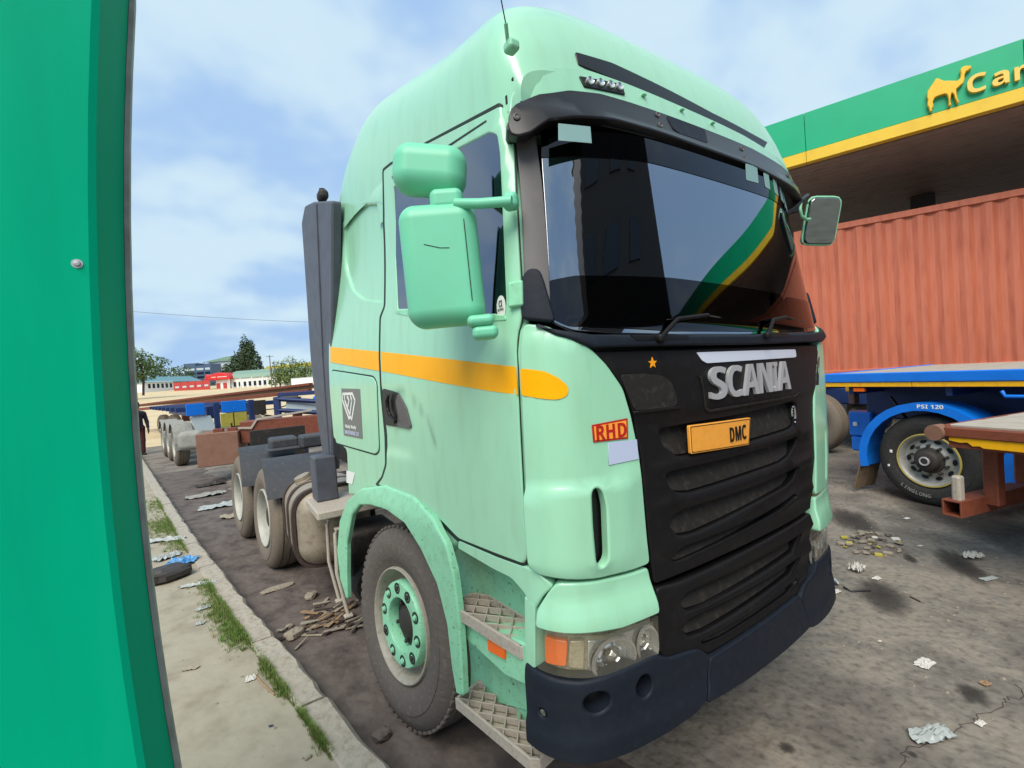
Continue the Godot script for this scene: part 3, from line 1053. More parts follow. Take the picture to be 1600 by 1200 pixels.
func inset_ccw(p: PackedVector2Array, d: float) -> PackedVector2Array:
	var q := p.duplicate()
	if area(q) < 0.0:
		q.reverse()
	return inset(q, d)

func side_sticker(parent) -> void:
	# white jewel shaped W on the grey sticker; strokes drawn in sticker units 0..1
	var x := on_cab(2.803, 1.640, 0.0102)
	var w := 0.345
	var h := 0.315
	var q := func(a: float, b: float) -> Vector2: return Vector2((a - 0.5) * w, (0.5 - b) * h)
	var st := begin()
	var strokes := [[0.18, 0.11, 0.74, 0.11], [0.18, 0.11, 0.12, 0.24], [0.74, 0.11, 0.86, 0.25], [0.12, 0.24, 0.44, 0.62], [0.86, 0.25, 0.60, 0.63], [0.28, 0.13, 0.26, 0.24], [0.26, 0.24, 0.55, 0.60], [0.62, 0.13, 0.68, 0.25], [0.68, 0.25, 0.48, 0.60], [0.44, 0.17, 0.52, 0.25], [0.52, 0.25, 0.42, 0.38]]
	for s in strokes:
		var a: Vector2 = q.call(s[0], s[1])
		var b: Vector2 = q.call(s[2], s[3])
		var m := (a + b) * 0.5
		var d := b - a
		bx(st, x * Vector3(m.x, m.y, 0), Vector3(0.016, d.length() + 0.014, 0.0012), 0.0, x.basis * Basis(Vector3.BACK, -atan2(d.x, d.y)))
	obj("jewel_emblem", st, M["print_white"], parent)
	words("sticker_print", "Wady Wady", parent, x.translated_local(Vector3(0.0, -0.092, 0)), 0.030, M["print_white"], 0.001, true, 0.22)
	words("sticker_print", "INVESTMENT CO", parent, x.translated_local(Vector3(0.01, -0.128, 0)), 0.024, M["print_lavender"], 0.001, true, 0.28)

const ROOF_Z := [-2.52, -2.47, -2.36, -2.18, -1.9, -1.6, -1.2, -0.9, -0.65, -0.5, -0.4, -0.34, -0.30]
const ROOF_H := [2.78, 3.02, 3.34, 3.60, 3.70, 3.63, 3.502, 3.393, 3.325, 3.285, 3.185, 3.045, 2.88]

func roof_h(z: float) -> float:
	var n := ROOF_Z.size()
	var slope := func(i: int) -> float:
		if i <= 0 or i >= n - 1:
			return (ROOF_H[clampi(i, 1, n - 1)] - ROOF_H[clampi(i, 1, n - 1) - 1]) / (ROOF_Z[clampi(i, 1, n - 1)] - ROOF_Z[clampi(i, 1, n - 1) - 1])
		var a: float = (ROOF_H[i] - ROOF_H[i - 1]) / (ROOF_Z[i] - ROOF_Z[i - 1])
		var b: float = (ROOF_H[i + 1] - ROOF_H[i]) / (ROOF_Z[i + 1] - ROOF_Z[i])
		return 0.0 if a * b <= 0.0 else 2.0 * a * b / (a + b)
	for i in n - 1:
		if z <= ROOF_Z[i + 1]:
			var d: float = ROOF_Z[i + 1] - ROOF_Z[i]
			var t := clampf((z - ROOF_Z[i]) / d, 0.0, 1.0)
			var t2 := t * t
			var t3 := t2 * t
			return (2 * t3 - 3 * t2 + 1) * ROOF_H[i] + (t3 - 2 * t2 + t) * d * slope.call(i) + (3 * t2 - 2 * t3) * ROOF_H[i + 1] + (t3 - t2) * d * slope.call(i + 1)
	return ROOF_H[n - 1]

func roof_pt(z: float, a: float) -> Vector3:
	# a from -1 (driver's side foot) over the top to +1
	var sgn := 1.0 if a >= 0.0 else -1.0
	var th := (1.0 - absf(a)) * PI / 2
	var c := cab0(1.05 + maxf(0.0, -0.37 - z), 2.70)
	var w := absf(c.x) * (1.0 if a < 0 else 0.945) - 0.006 * sst(-1.0, -1.5, z)
	if z > -0.4:
		w -= (z + 0.4) * 0.35
	var h := roof_h(z)
	var e := 2.0 / 4.1
	return Vector3(sgn * w * pow(maxf(cos(th), 0.0), e), 2.70 + (h - 2.70) * pow(maxf(sin(th), 0.0), e), z)

func roof(t) -> void:
	var st := begin()
	var zs := []
	for i in ROOF_Z.size() - 1:
		var m := 2 if absf(ROOF_Z[i + 1] - ROOF_Z[i]) < 0.15 else 4
		for k in m:
			zs.append(lerpf(ROOF_Z[i], ROOF_Z[i + 1], float(k) / m))
	zs.append(-0.30)
	var na := 72
	var rows := []
	var nors := []
	for z in zs:
		var r := []
		var nn := []
		for i in na + 1:
			var a := -1.0 + 2.0 * i / na
			# more points near the feet, where the curve is steep
			a = signf(a) * (1.0 - pow(1.0 - absf(a), 1.6))
			r.append(roof_pt(z, a))
			var e := 0.01
			var a0 := clampf(a - e, -1, 1)
			var a1 := clampf(a + e, -1, 1)
			var z0 := clampf(z - 0.01, -2.52, -0.30)
			var z1 := clampf(z + 0.01, -2.52, -0.30)
			var n := (roof_pt(z, a1) - roof_pt(z, a0)).cross(roof_pt(z1, a) - roof_pt(z0, a)).normalized()
			if n.dot(roof_pt(z, a) - Vector3(0, 2.5, -1.3)) < 0.0:
				n = -n
			nn.append(n)
		rows.append(r)
		nors.append(nn)
	for j in zs.size() - 1:
		for i in na:
			# the side wall takes over round the blank window
			if rows[j][i].x < 0.0 and zs[j] > -2.40 and zs[j + 1] < -1.5 and maxf(rows[j][i].y, rows[j][i + 1].y) < 2.885:
				continue
			tri(st, rows[j][i], rows[j][i + 1], rows[j + 1][i + 1], nors[j][i], nors[j][i + 1], nors[j + 1][i + 1])
			tri(st, rows[j][i], rows[j + 1][i + 1], rows[j + 1][i], nors[j][i], nors[j + 1][i + 1], nors[j + 1][i])
	for e in [0, zs.size() - 1]:
		var c := Vector3(0, 2.75, zs[e])
		for i in na:
			ftri(st, c, rows[e][i], rows[e][i + 1], Vector3(0, 0, -1 if e == 0 else 1))
	var r0 := obj("roof", st, M["mint_paint"], t)
	# rubber edge strip and the dark air gap at the front of the hump
	var gp := P([0.632, 2.966, 0.454, 2.978, 0.114, 2.956, -0.166, 2.934, -0.531, 2.922, -0.713, 2.922, -0.63, 2.861, -0.143, 2.882, 0.26, 2.89, 0.522, 2.904, 0.631, 2.911])
	patch("air_gap", rc(gp, 0.01), M["lamp_black"], r0, 0.046, 0.06, 0.003, 0.06)
	# brow over the sun visor
	var bp := P([0.99, 2.66, 0.975, 2.72, 0.90, 2.80, 0.80, 2.855, 0.70, 2.885, 0.60, 2.905, 0.40, 2.905, 0.0, 2.895, -0.40, 2.885, -0.65, 2.87, -0.85, 2.83, -0.97, 2.75, -0.99, 2.68, -0.9, 2.68, 0.9, 2.66])
	var br := patch("roof_brow", rc(bp, 0.02), M["mint_paint"], t, 0.052, 0.14, 0.012, 0.045)
	# lamp bar let into the brow
	var lb := P([0.649, 2.851, 0.439, 2.878, 0.436, 2.833, 0.636, 2.812])
	var bar := patch("lamp_bar", rc(lb, 0.004), M["lamp_black"], br, 0.058, 0.02, 0.002, 0.1)
	for q in P([0.606, 2.84, 0.556, 2.847, 0.505, 2.853, 0.461, 2.858]):
		st = begin()
		var xf := on_cab(q.x, q.y, 0.058)
		lathe(st, P([0.0, 0.016, 0.007, 0.015, 0.004, 0.010, 0.001, 0.0]), xf * Transform3D(Basis(Vector3.UP, -PI / 2), Vector3.ZERO), 16)
		obj("lamp", st, M["reflector"], bar)
	for q in P([0.33, 2.862, 0.10, 2.862, -0.12, 2.858]):
		st = begin()
		rbox(st, on_cab(q.x, q.y, 0.056), Vector3(0.022, 0.010, 0.02), 0.004, 2)
		obj("clip", st, M["mint_low"], br)
	st = begin()
	lathe(st, P([0, 0.011, 0.006, 0.009, 0.006, 0.0]), on_cab(0.93, 2.79, 0.045) * Transform3D(Basis(Vector3.UP, -PI / 2), Vector3.ZERO), 14)
	obj("roof_plug", st, M["lamp_black"], br)
	# aerial on the driver's side of the roof
	var ae := part("aerial", t)
	st = begin()
	var b0 := Vector3(-0.985, 2.817, -0.229)
	rbox(st, Transform3D(Basis.IDENTITY, b0), Vector3(0.04, 0.034, 0.045), 0.012, 3)
	obj("aerial_foot", st, M["mint_low"], ae)
	st = begin()
	var b1 := Vector3(-1.02, 2.858, -0.201)
	tube(st, [b0 + Vector3(-0.012, 0.008, 0), b1], 0.006, 8)
	obj("aerial_sleeve", st, M["mint_low"], ae)
	st = begin()
	tube(st, [b1, Vector3(-1.06, 2.892, -0.161), Vector3(-1.1, 2.906, -0.12)], 0.0018, 6)
	obj("aerial_rod", st, M["hub_dark"], ae)

func headlamp(t, side: int) -> void:
	var hl := part("headlamp", t)
	var f := func(p: PackedVector2Array) -> PackedVector2Array: return p if side > 0 else mir(p, 0.05)
	var outline: PackedVector2Array = rc(P([1.026, 0.973, 0.939, 0.976, 0.82, 0.954, 0.658, 0.959, 0.608, 0.962, 0.61, 0.83, 0.734, 0.814, 0.882, 0.827, 0.989, 0.834, 1.037, 0.837]), 0.012)
	var bowls := []
	for c in [[P([0.78, 0.852]), 0.078, 0.066], [P([0.645, 0.861]), 0.042, 0.060]]:
		bowls.append(f.call(circle((c[0] as PackedVector2Array)[0], c[1] * 0.98, c[2] * 0.90, 24)))
	patch("lamp_housing", f.call(outline), M["lamp_housing"], hl, -0.03, 0.03, 0.002, 0.05, bowls)
	var ind: PackedVector2Array = rc(P([1.014, 0.94, 0.929, 0.937, 0.94, 0.853, 1.018, 0.851]), 0.008)
	patch("indicator", f.call(ind), M["orange_lens_faded"], hl, -0.008, 0.02, 0.004, 0.05)
	patch("indicator_window", f.call(rc(P([0.923, 0.935, 0.872, 0.934, 0.881, 0.839, 0.934, 0.849]), 0.008)), M["lamp_housing"], hl, -0.012, 0.015, 0.004, 0.05)
	var field: PackedVector2Array = rc(P([0.861, 0.928, 0.811, 0.918, 0.644, 0.921, 0.601, 0.922, 0.603, 0.831, 0.719, 0.813, 0.867, 0.828]), 0.01)
	patch("reflector_field", f.call(field), M["reflector"], hl, -0.020, 0.01, 0.002, 0.04, bowls)
	for c in [[P([0.78, 0.852]), 0.078, 0.066], [P([0.645, 0.861]), 0.042, 0.060]]:
		var q: Vector2 = (c[0] as PackedVector2Array)[0]
		if side < 0:
			q.x = -q.x + 0.05
		st_bowl(hl, q, c[1], c[2])
	patch("lens", f.call(outline), M["clear_lens"], hl, 0.012, 0.004, 0.003, 0.05)

func st_bowl(hl, q: Vector2, rx: float, ry: float) -> void:
	var st := begin()
	var xf := on_cab(q.x, q.y, -0.012)
	var k := Transform3D(Basis.from_scale(Vector3(rx, ry, 1)), Vector3.ZERO) * Transform3D(Basis(Vector3.UP, -PI / 2), Vector3.ZERO)
	lathe(st, P([0.004, 1.12, 0.012, 1.06, 0.012, 1.0, 0.0, 0.95, -0.02, 0.80, -0.035, 0.5, -0.040, 0.2]), xf * k, 32)
	for i in 7:
		var a := Vector3(cos(i * 0.9) * 0.55 * rx, sin(i * 0.9) * 0.55 * ry, -0.022)
		bx(st, xf * a, Vector3(0.018, 0.03, 0.012), 0.004, xf.basis * Basis(Vector3.BACK, i * 0.9) * Basis(Vector3.UP, 0.7))
	obj("reflector", st, M["reflector"], hl)
	st = begin()
	rbox(st, xf * Transform3D(Basis.IDENTITY, Vector3(0, 0, -0.02)), Vector3(0.03, 0.03, 0.04), 0.013, 3)
	obj("bulb", st, M["clear_lens"], hl)

func bumper(t) -> void:
	var b := part("bumper", t)
	var top := P([1.09, 0.835, 1.0, 0.828, 0.90, 0.822, 0.80, 0.826, 0.705, 0.830, 0.64, 0.835, 0.58, 0.806, 0.50, 0.80, 0.44, 0.79, 0.385, 0.748, 0.43, 0.60, 0.50, 0.578, 0.62, 0.566, 0.75, 0.560, 0.90, 0.565, 1.0, 0.568, 1.09, 0.570])
	var fog0 := circle(Vector2(0.857, 0.750), 0.038, 0.034, 22)
	var fog1 := circle(Vector2(0.690, 0.748), 0.032, 0.038, 22)
	var plug := circle(Vector2(1.02, 0.700), 0.013, 0.014, 14)
	var bulge := func(p: Vector2) -> float: return 0.010 * sst(0.68, 0.63, p.y) - 0.006 * sst(0.80, 0.835, p.y)
	var c := patch("bumper_corner", rc(top, 0.015), M["bumper_plastic"], b, 0.026, 0.12, 0.009, 0.03, [fog0, fog1, plug], bulge)
	for f in [[Vector2(0.857, 0.750), 0.05], [Vector2(0.690, 0.748), 0.045]]:
		patch("lamp_hole_back", circle(f[0], f[1], f[1]), M["lamp_black"], c, -0.03, 0.01, 0.002, 0.05)
	var st := begin()
	lathe(st, P([-0.02, 0.012, 0.0, 0.011, 0.002, 0.0]), on_cab(1.02, 0.70, 0.018) * Transform3D(Basis(Vector3.UP, -PI / 2), Vector3.ZERO), 10)
	obj("bumper_bolt", st, M["chrome"], c)
	var c1 := patch("bumper_corner", mir(rc(top, 0.015), 0.07), M["bumper_plastic"], b, 0.026, 0.12, 0.009, 0.05, [mir(fog0, 0.07)], bulge)
	c1.set_meta("label", "bumper corner at the far side")
	patch("lamp_hole_back", circle(Vector2(-0.787, 0.75), 0.05, 0.05), M["lamp_black"], c1, -0.03, 0.01, 0.002, 0.05)
	var mid := P([0.386, 0.738, 0.10, 0.748, -0.29, 0.762, -0.322, 0.715, -0.375, 0.602, -0.1, 0.590, 0.20, 0.586, 0.425, 0.592])
	patch("bumper_middle", rc(mid, 0.015), M["bumper_plastic"], b, 0.026, 0.12, 0.006, 0.06, [], bulge)

# a slanted louvre blade set into its opening
func slat(parent, p: PackedVector2Array, off := 0.0) -> void:
	var lo := 9.0
	var hi := 0.0
	for q in p:
		lo = minf(lo, q.y)
		hi = maxf(hi, q.y)
	var lean := func(v: Vector2) -> float: return -0.034 * sst(lo, hi, v.y)
	patch("grille_slat", rc(inset_ccw(p, 0.003), 0.01), M["slat_plastic"], parent, off, 0.03, 0.004, 0.05, [], lean)

func grille(t) -> void:
	var plate := P([0.794, 1.870, 0.738, 1.815, 0.681, 1.733, 0.652, 1.645, 0.628, 1.51, 0.618, 1.216, 0.606, 1.06, 0.30, 1.070, -0.53, 1.085, -0.56, 1.20, -0.62, 1.35, -0.665, 1.54, -0.71, 1.70, -0.765, 1.858, -0.4, 1.858, 0.4, 1.862])
	var bands := [
		P([0.545, 1.588, 0.10, 1.59, -0.37, 1.605, -0.40, 1.585, -0.36, 1.50, -0.30, 1.488, 0.10, 1.478, 0.47, 1.482, 0.53, 1.53]),
		P([0.522, 1.432, 0.0, 1.432, -0.385, 1.445, -0.385, 1.42, -0.30, 1.37, -0.20, 1.356, 0.42, 1.346, 0.49, 1.358, 0.522, 1.40]),
		P([0.516, 1.268, 0.46, 1.288, 0.0, 1.292, -0.35, 1.312, -0.385, 1.308, -0.34, 1.262, -0.25, 1.242, 0.42, 1.198, 0.49, 1.204, 0.516, 1.235]),
		P([0.53, 1.128, 0.46, 1.160, 0.0, 1.170, -0.33, 1.198, -0.34, 1.180, -0.2, 1.155, 0.40, 1.118, 0.50, 1.112]),
	]
	var holes := []
	for b in bands:
		holes.append(rc(b, 0.02))
	# soft swell over the upper flap and a lip along each opening
	var swell := func(p: Vector2) -> float:
		var d := 0.010 * sst(1.60, 1.66, p.y) * sst(1.87, 1.80, p.y)
		for y in [1.462, 1.322, 1.182]:
			d += 0.014 * exp(-pow((p.y - y) / 0.024, 2.0)) * sst(0.62, 0.5, absf(p.x))
		return d
	var g := patch("grille", rc(plate, 0.015), M["black_plastic"], t, 0.004, 0.05, 0.008, 0.032, holes, swell)
	for b in bands:
		slat(g, b, -0.004)
	patch("grille_back", P([0.57, 1.07, 0.57, 1.62, -0.47, 1.62, -0.47, 1.09]), M["gap_black"], t, -0.045, 0.004, 0.001, 0.12)
	# recessed fields of the flap
	patch("flap_field", rc(P([0.705, 1.786, 0.61, 1.784, 0.53, 1.772, 0.488, 1.748, 0.462, 1.682, 0.478, 1.660, 0.655, 1.662]), 0.015), M["slat_plastic"], g, 0.0085, 0.004, 0.002, 0.05, [], swell)
	patch("badge_field_edge", rc(P([0.345, 1.76, 0.338, 1.76, 0.322, 1.635, 0.30, 1.622, -0.36, 1.624, -0.41, 1.637, -0.405, 1.644, -0.36, 1.634, 0.295, 1.632, 0.312, 1.642]), 0.004), M["slat_plastic"], g, 0.0105, 0.006, 0.002, 0.05, [], swell)
	patch("flap_line", P([0.660, 1.654, 0.47, 1.652, 0.45, 1.655, 0.455, 1.660, 0.662, 1.661]), M["visor_plastic"], g, 0.0095, 0.005, 0.001, 0.06, [], swell)
	# pale strip and raised letters
	patch("pale_strip", rc(P([0.345, 1.846, -0.395, 1.838, -0.388, 1.806, -0.372, 1.802, 0.30, 1.804, 0.325, 1.815]), 0.006), M["sticker_strip"], g, 0.0085, 0.003, 0.0006, 0.08, [], swell)
	var ls := [["S", 0.249, 0.098], ["C", 0.145, 0.096], ["A", 0.036, 0.108], ["N", -0.077, 0.096], ["I", -0.160, 0.030], ["A", -0.238, 0.108]]
	for q in ls:
		words("badge_letter", q[0], g, on_cab(q[1], 1.728, 0.010), 0.122, M["badge_silver"], 0.016, true, q[2])
	# star and chrome figure
	var st := begin()
	var star := PackedVector2Array()
	for k in 10:
		var r := 0.020 if k % 2 == 0 else 0.0085
		star.append(Vector2(sin(TAU * k / 10) * r, cos(TAU * k / 10) * r))
	prism(st, star, on_cab(0.566, 1.818, 0.012), 0.003)
	obj("gold_star", st, M["gold_print"], g)
	st = begin()
	var ex := on_cab(-0.335, 1.556, 0.006)
	var sw := []
	for v in [[-0.014, -0.012], [-0.016, 0.008], [-0.008, 0.026], [0.006, 0.030], [0.013, 0.018], [0.015, -0.004], [0.012, -0.026]]:
		sw.append(ex * Vector3(v[0], v[1], 0.006))
	tube(st, sw, 0.0055, 8)
	rbox(st, ex * Transform3D(Basis.IDENTITY, Vector3(0.016, -0.042, 0.004)), Vector3(0.009, 0.009, 0.009), 0.004, 2)
	obj("chrome_figure", st, M["chrome"], g)
	# number plate, set off centre
	var np := P([0.424, 1.487, 0.424, 1.588, 0.060, 1.578, 0.080, 1.473])
	var pl := patch("number_plate", rc(np, 0.006), M["plate_orange"], t, 0.026, 0.012, 0.002, 0.1)
	patch("plate_border", rc(inset_ccw(np, 0.004), 0.006), M["print_black"], pl, 0.0268, 0.001, 0.0002, 0.1, [rc(inset_ccw(np, 0.0065), 0.006)])
	words("plate_letters", "DMC", pl, on_cab(0.152, 1.528, 0.0266), 0.056, M["print_black"], 0.002, true, 0.105)
	# lower grille moves with the bumper
	var low := P([0.604, 1.046, 0.603, 0.82, 0.575, 0.79, 0.50, 0.785, 0.44, 0.775, 0.375, 0.742, 0.0, 0.748, -0.34, 0.762, -0.46, 0.86, -0.49, 0.95, -0.52, 1.072, 0.0, 1.060])
	var lb := [
		P([0.505, 0.975, 0.46, 0.995, 0.0, 1.003, -0.36, 1.018, -0.36, 1.0, -0.28, 0.955, 0.40, 0.928, 0.48, 0.935]),
		P([0.505, 0.882, 0.46, 0.902, 0.0, 0.910, -0.33, 0.922, -0.33, 0.90, -0.25, 0.866, 0.40, 0.838, 0.48, 0.845]),
		P([0.42, 0.806, 0.0, 0.822, -0.30, 0.836, -0.29, 0.81, -0.22, 0.79, 0.30, 0.778, 0.39, 0.784]),
	]
	holes = []
	for b in lb:
		holes.append(rc(b, 0.015))
	var roll := func(p: Vector2) -> float:
		var d := 0.0
		for y in [1.025, 0.925, 0.828]:
			d += 0.014 * exp(-pow((p.y - y) / 0.020, 2.0)) * sst(0.60, 0.5, absf(p.x))
		return d
	var g2 := patch("lower_grille", rc(low, 0.015), M["black_plastic"], t, 0.010, 0.05, 0.008, 0.032, holes, roll)
	for b in lb:
		slat(g2, b, 0.002)

func windscreen(t) -> void:
	var w := P([0.838, 2.63, 0.85, 2.55, 0.868, 2.35, 0.886, 2.15, 0.905, 1.975, 0.84, 1.935, 0.70, 1.918, 0.45, 1.908, 0.0, 1.902, -0.45, 1.908, -0.70, 1.918, -0.84, 1.935, -0.905, 1.975, -0.88, 2.2, -0.85, 2.5, -0.838, 2.63, 0.0, 2.625])
	# the pane bends more evenly than the body round the corner
	var glass_skin := func(s: float, y: float, o: float) -> Vector3:
		var q := Vector3.ZERO
		var n := Vector3.ZERO
		for k in 9:
			q += cab0(s + (k - 4) * 0.03, y)
			n += cabn(s + (k - 4) * 0.03, y)
		return q / 9.0 + n.normalized() * (o + 0.006)
	var stand := func(p: Vector2) -> float: return 0.082 * (p.y - 1.9) / 0.75 * sst(1.0, 0.40, absf(p.x))
	var g := patch("windscreen", rc(w, 0.02), M["wind_glass"], t, 0.006, 0.006, 0.002, 0.028, [], stand, glass_skin)
	patch("tint_band", P([0.838, 2.628, 0.853, 2.53, 0.40, 2.535, 0.0, 2.532, -0.40, 2.53, -0.853, 2.52, -0.838, 2.628, 0.0, 2.623]), M["band_glass"], g, 0.0085, 0.001, 0.0003, 0.03, [], stand, glass_skin)
	patch("shade_band", rc(P([0.893, 2.105, 0.80, 2.118, 0.40, 2.115, 0.0, 2.10, -0.25, 2.09, -0.36, 2.085, -0.40, 2.05, -0.42, 2.075, -0.74, 2.075, -0.893, 2.07, -0.90, 1.98, -0.84, 1.945, -0.45, 1.918, 0.0, 1.912, 0.45, 1.918, 0.84, 1.945, 0.90, 1.98]), 0.01), M["band_glass"], g, 0.0085, 0.001, 0.0003, 0.03, [], stand, glass_skin)
	# dark printed border along the edges of the glass
	for p in [P([0.905, 1.975, 0.84, 1.935, 0.45, 1.908, 0.0, 1.902, -0.45, 1.908, -0.84, 1.935, -0.905, 1.975, -0.84, 1.962, 0.0, 1.925, 0.84, 1.962])]:
		patch("glass_border", p, M["lamp_black"], g, -0.004, 0.002, 0.0005, 0.07, [], stand)
	for p in [P([-0.225, 2.655, -0.33, 2.660, -0.318, 2.582, -0.207, 2.577]), P([-0.385, 2.645, -0.44, 2.645, -0.43, 2.572, -0.38, 2.577]), P([-0.49, 2.64, -0.545, 2.64, -0.54, 2.565, -0.485, 2.57]), P([-0.60, 2.635, -0.645, 2.635, -0.65, 2.56, -0.595, 2.562]), P([-0.665, 2.63, -0.71, 2.625, -0.725, 2.535, -0.675, 2.545])]:
		patch("permit_sticker", rc(p, 0.006), M["sticker_pale"], g, 0.0105, 0.001, 0.0003, 0.07, [], stand, glass_skin)
	patch("screen_header", P([0.92, 2.70, 0.93, 2.60, 0.86, 2.625, 0.70, 2.655, 0.0, 2.672, -0.70, 2.655, -0.86, 2.625, -0.93, 2.60, -0.92, 2.70]), M["lamp_black"], t, 0.068, 0.07, 0.004, 0.06)
	patch("permit_sticker", P([0.81, 2.603, 0.683, 2.616, 0.692, 2.553, 0.818, 2.541]), M["sticker_pale"], g, 0.0935, 0.002, 0.0003, 0.07)
	# posts
	for side in [1, -1]:
		var p := P([0.945, 2.66, 0.842, 2.68, 0.852, 2.45, 0.872, 2.20, 0.888, 2.06, 0.90, 1.985, 0.992, 1.985, 0.978, 2.12, 0.962, 2.30, 0.950, 2.5])
		var a := patch("screen_post", rc(p if side > 0 else mir(p), 0.01), M["pillar_plastic"], t, 0.008, 0.03, 0.005, 0.035)
		var q := P([0.915, 2.145, 0.955, 2.15, 0.985, 2.12, 0.998, 2.0, 0.99, 1.985, 0.885, 1.965, 0.895, 2.04, 0.905, 2.11])
		patch("post_foot", rc(q if side > 0 else mir(q), 0.02), M["bumper_plastic"], a, 0.022, 0.03, 0.008, 0.025)
	# scuttle between glass and grille
	var c := P([0.955, 1.962, 0.89, 1.935, 0.80, 1.912, 0.60, 1.905, 0.0, 1.900, -0.60, 1.905, -0.80, 1.912, -0.955, 1.962, -0.90, 1.905, -0.78, 1.870, 0.0, 1.866, 0.80, 1.878, 0.90, 1.92])
	var sc := patch("scuttle", rc(c, 0.01), M["bumper_plastic"], t, 0.028, 0.06, 0.008, 0.035)
	for q in [[0.66, 0.40], [-0.10, -0.30]]:
		patch("scuttle_slot", rc(P([q[0], 1.903, q[1], 1.900, q[1] + 0.01, 1.893, q[0] - 0.02, 1.895]), 0.003), M["lamp_black"], sc, 0.0295, 0.004, 0.0005, 0.08)
	# wipers
	for q in [[0.545, 0.245, 0.46, 0.06], [-0.085, -0.36, -0.18, -0.58]]:
		var wi := part("wiper", t)
		var st := begin()
		var a := cab(q[0], 1.897, 0.035)
		var m := cab(lerpf(q[0], q[1], 0.36), 1.942, 0.048)
		var e := cab(q[1], 1.978, 0.030)
		tube(st, [a, a.lerp(m, 0.5) + Vector3(0, 0.004, 0.004), m, m.lerp(e, 0.5), e], 0.0085, 8)
		rbox(st, Transform3D(Basis.IDENTITY, a), Vector3(0.03, 0.03, 0.03), 0.012, 3)
		obj("wiper_arm", st, M["black_plastic"], wi)
		st = begin()
		var bl := []
		for k in 7:
			var f := k / 6.0
			bl.append(cab(lerpf(q[2], q[3], f), 1.965 + 0.012 * sin(f * PI), 0.016))
		tube(st, bl, 0.0055, 6)
		tube(st, [bl[1], bl[3] + Vector3(0, 0.004, 0.012), bl[5]], 0.004, 6)
		obj("wiper_blade", st, M["chassis_black"], wi)

func visor(t) -> void:
	var p := P([1.0, 2.60, 0.99, 2.655, 0.95, 2.68, 0.843, 2.717, 0.722, 2.763, 0.589, 2.786, 0.445, 2.789, 0.0, 2.791, -0.40, 2.791, -0.72, 2.775, -0.90, 2.74, -0.97, 2.69, -1.0, 2.62, -0.985, 2.585, -0.90, 2.585, -0.712, 2.629, -0.297, 2.655, 0.156, 2.657, 0.38, 2.667, 0.577, 2.663, 0.75, 2.633, 0.82, 2.613, 0.898, 2.568, 0.95, 2.560, 0.985, 2.570])
	var lip := func(q: Vector2) -> float: return 0.024 * sst(2.82, 2.56, q.y) * sst(1.02, 0.62, absf(q.x)) + 0.012 * sst(2.70, 2.66, q.y)
	var v := patch("sun_visor", rc(p, 0.012), M["visor_plastic"], t, 0.074, 0.04, 0.006, 0.04, [], lip)
	var pp := P([0.250, 2.778, 0.005, 2.780, 0.025, 2.705, 0.04, 2.700, 0.215, 2.700, 0.240, 2.715])
	patch("visor_plate", rc(pp, 0.012), M["bumper_plastic"], v, 0.078, 0.004, 0.002, 0.06, [], lip)
	for q in P([0.306, 2.765, 0.315, 2.712, -0.277, 2.751, -0.262, 2.70, 0.955, 2.625, -0.75, 2.72, -0.76, 2.68]):
		var st := begin()
		lathe(st, P([0, 0.012, 0.004, 0.012, 0.006, 0.008, 0.003, 0.005, 0.003, 0.0]), on_cab(q.x, q.y, 0.074 + lip.call(q)) * Transform3D(Basis(Vector3.UP, -PI / 2), Vector3.ZERO), 14)
		obj("visor_bolt", st, M["pillar_plastic"], v)
	for q in [[0.98, 2.60], [-0.98, 2.60], [0.32, 2.72], [-0.3, 2.72]]:
		var st := begin()
		var a := cab(q[0], q[1], -0.01)
		var b := cab(q[0], q[1], 0.08)
		tube(st, [a, b], 0.018, 8)
		obj("visor_bracket", st, M["visor_plastic"], v)

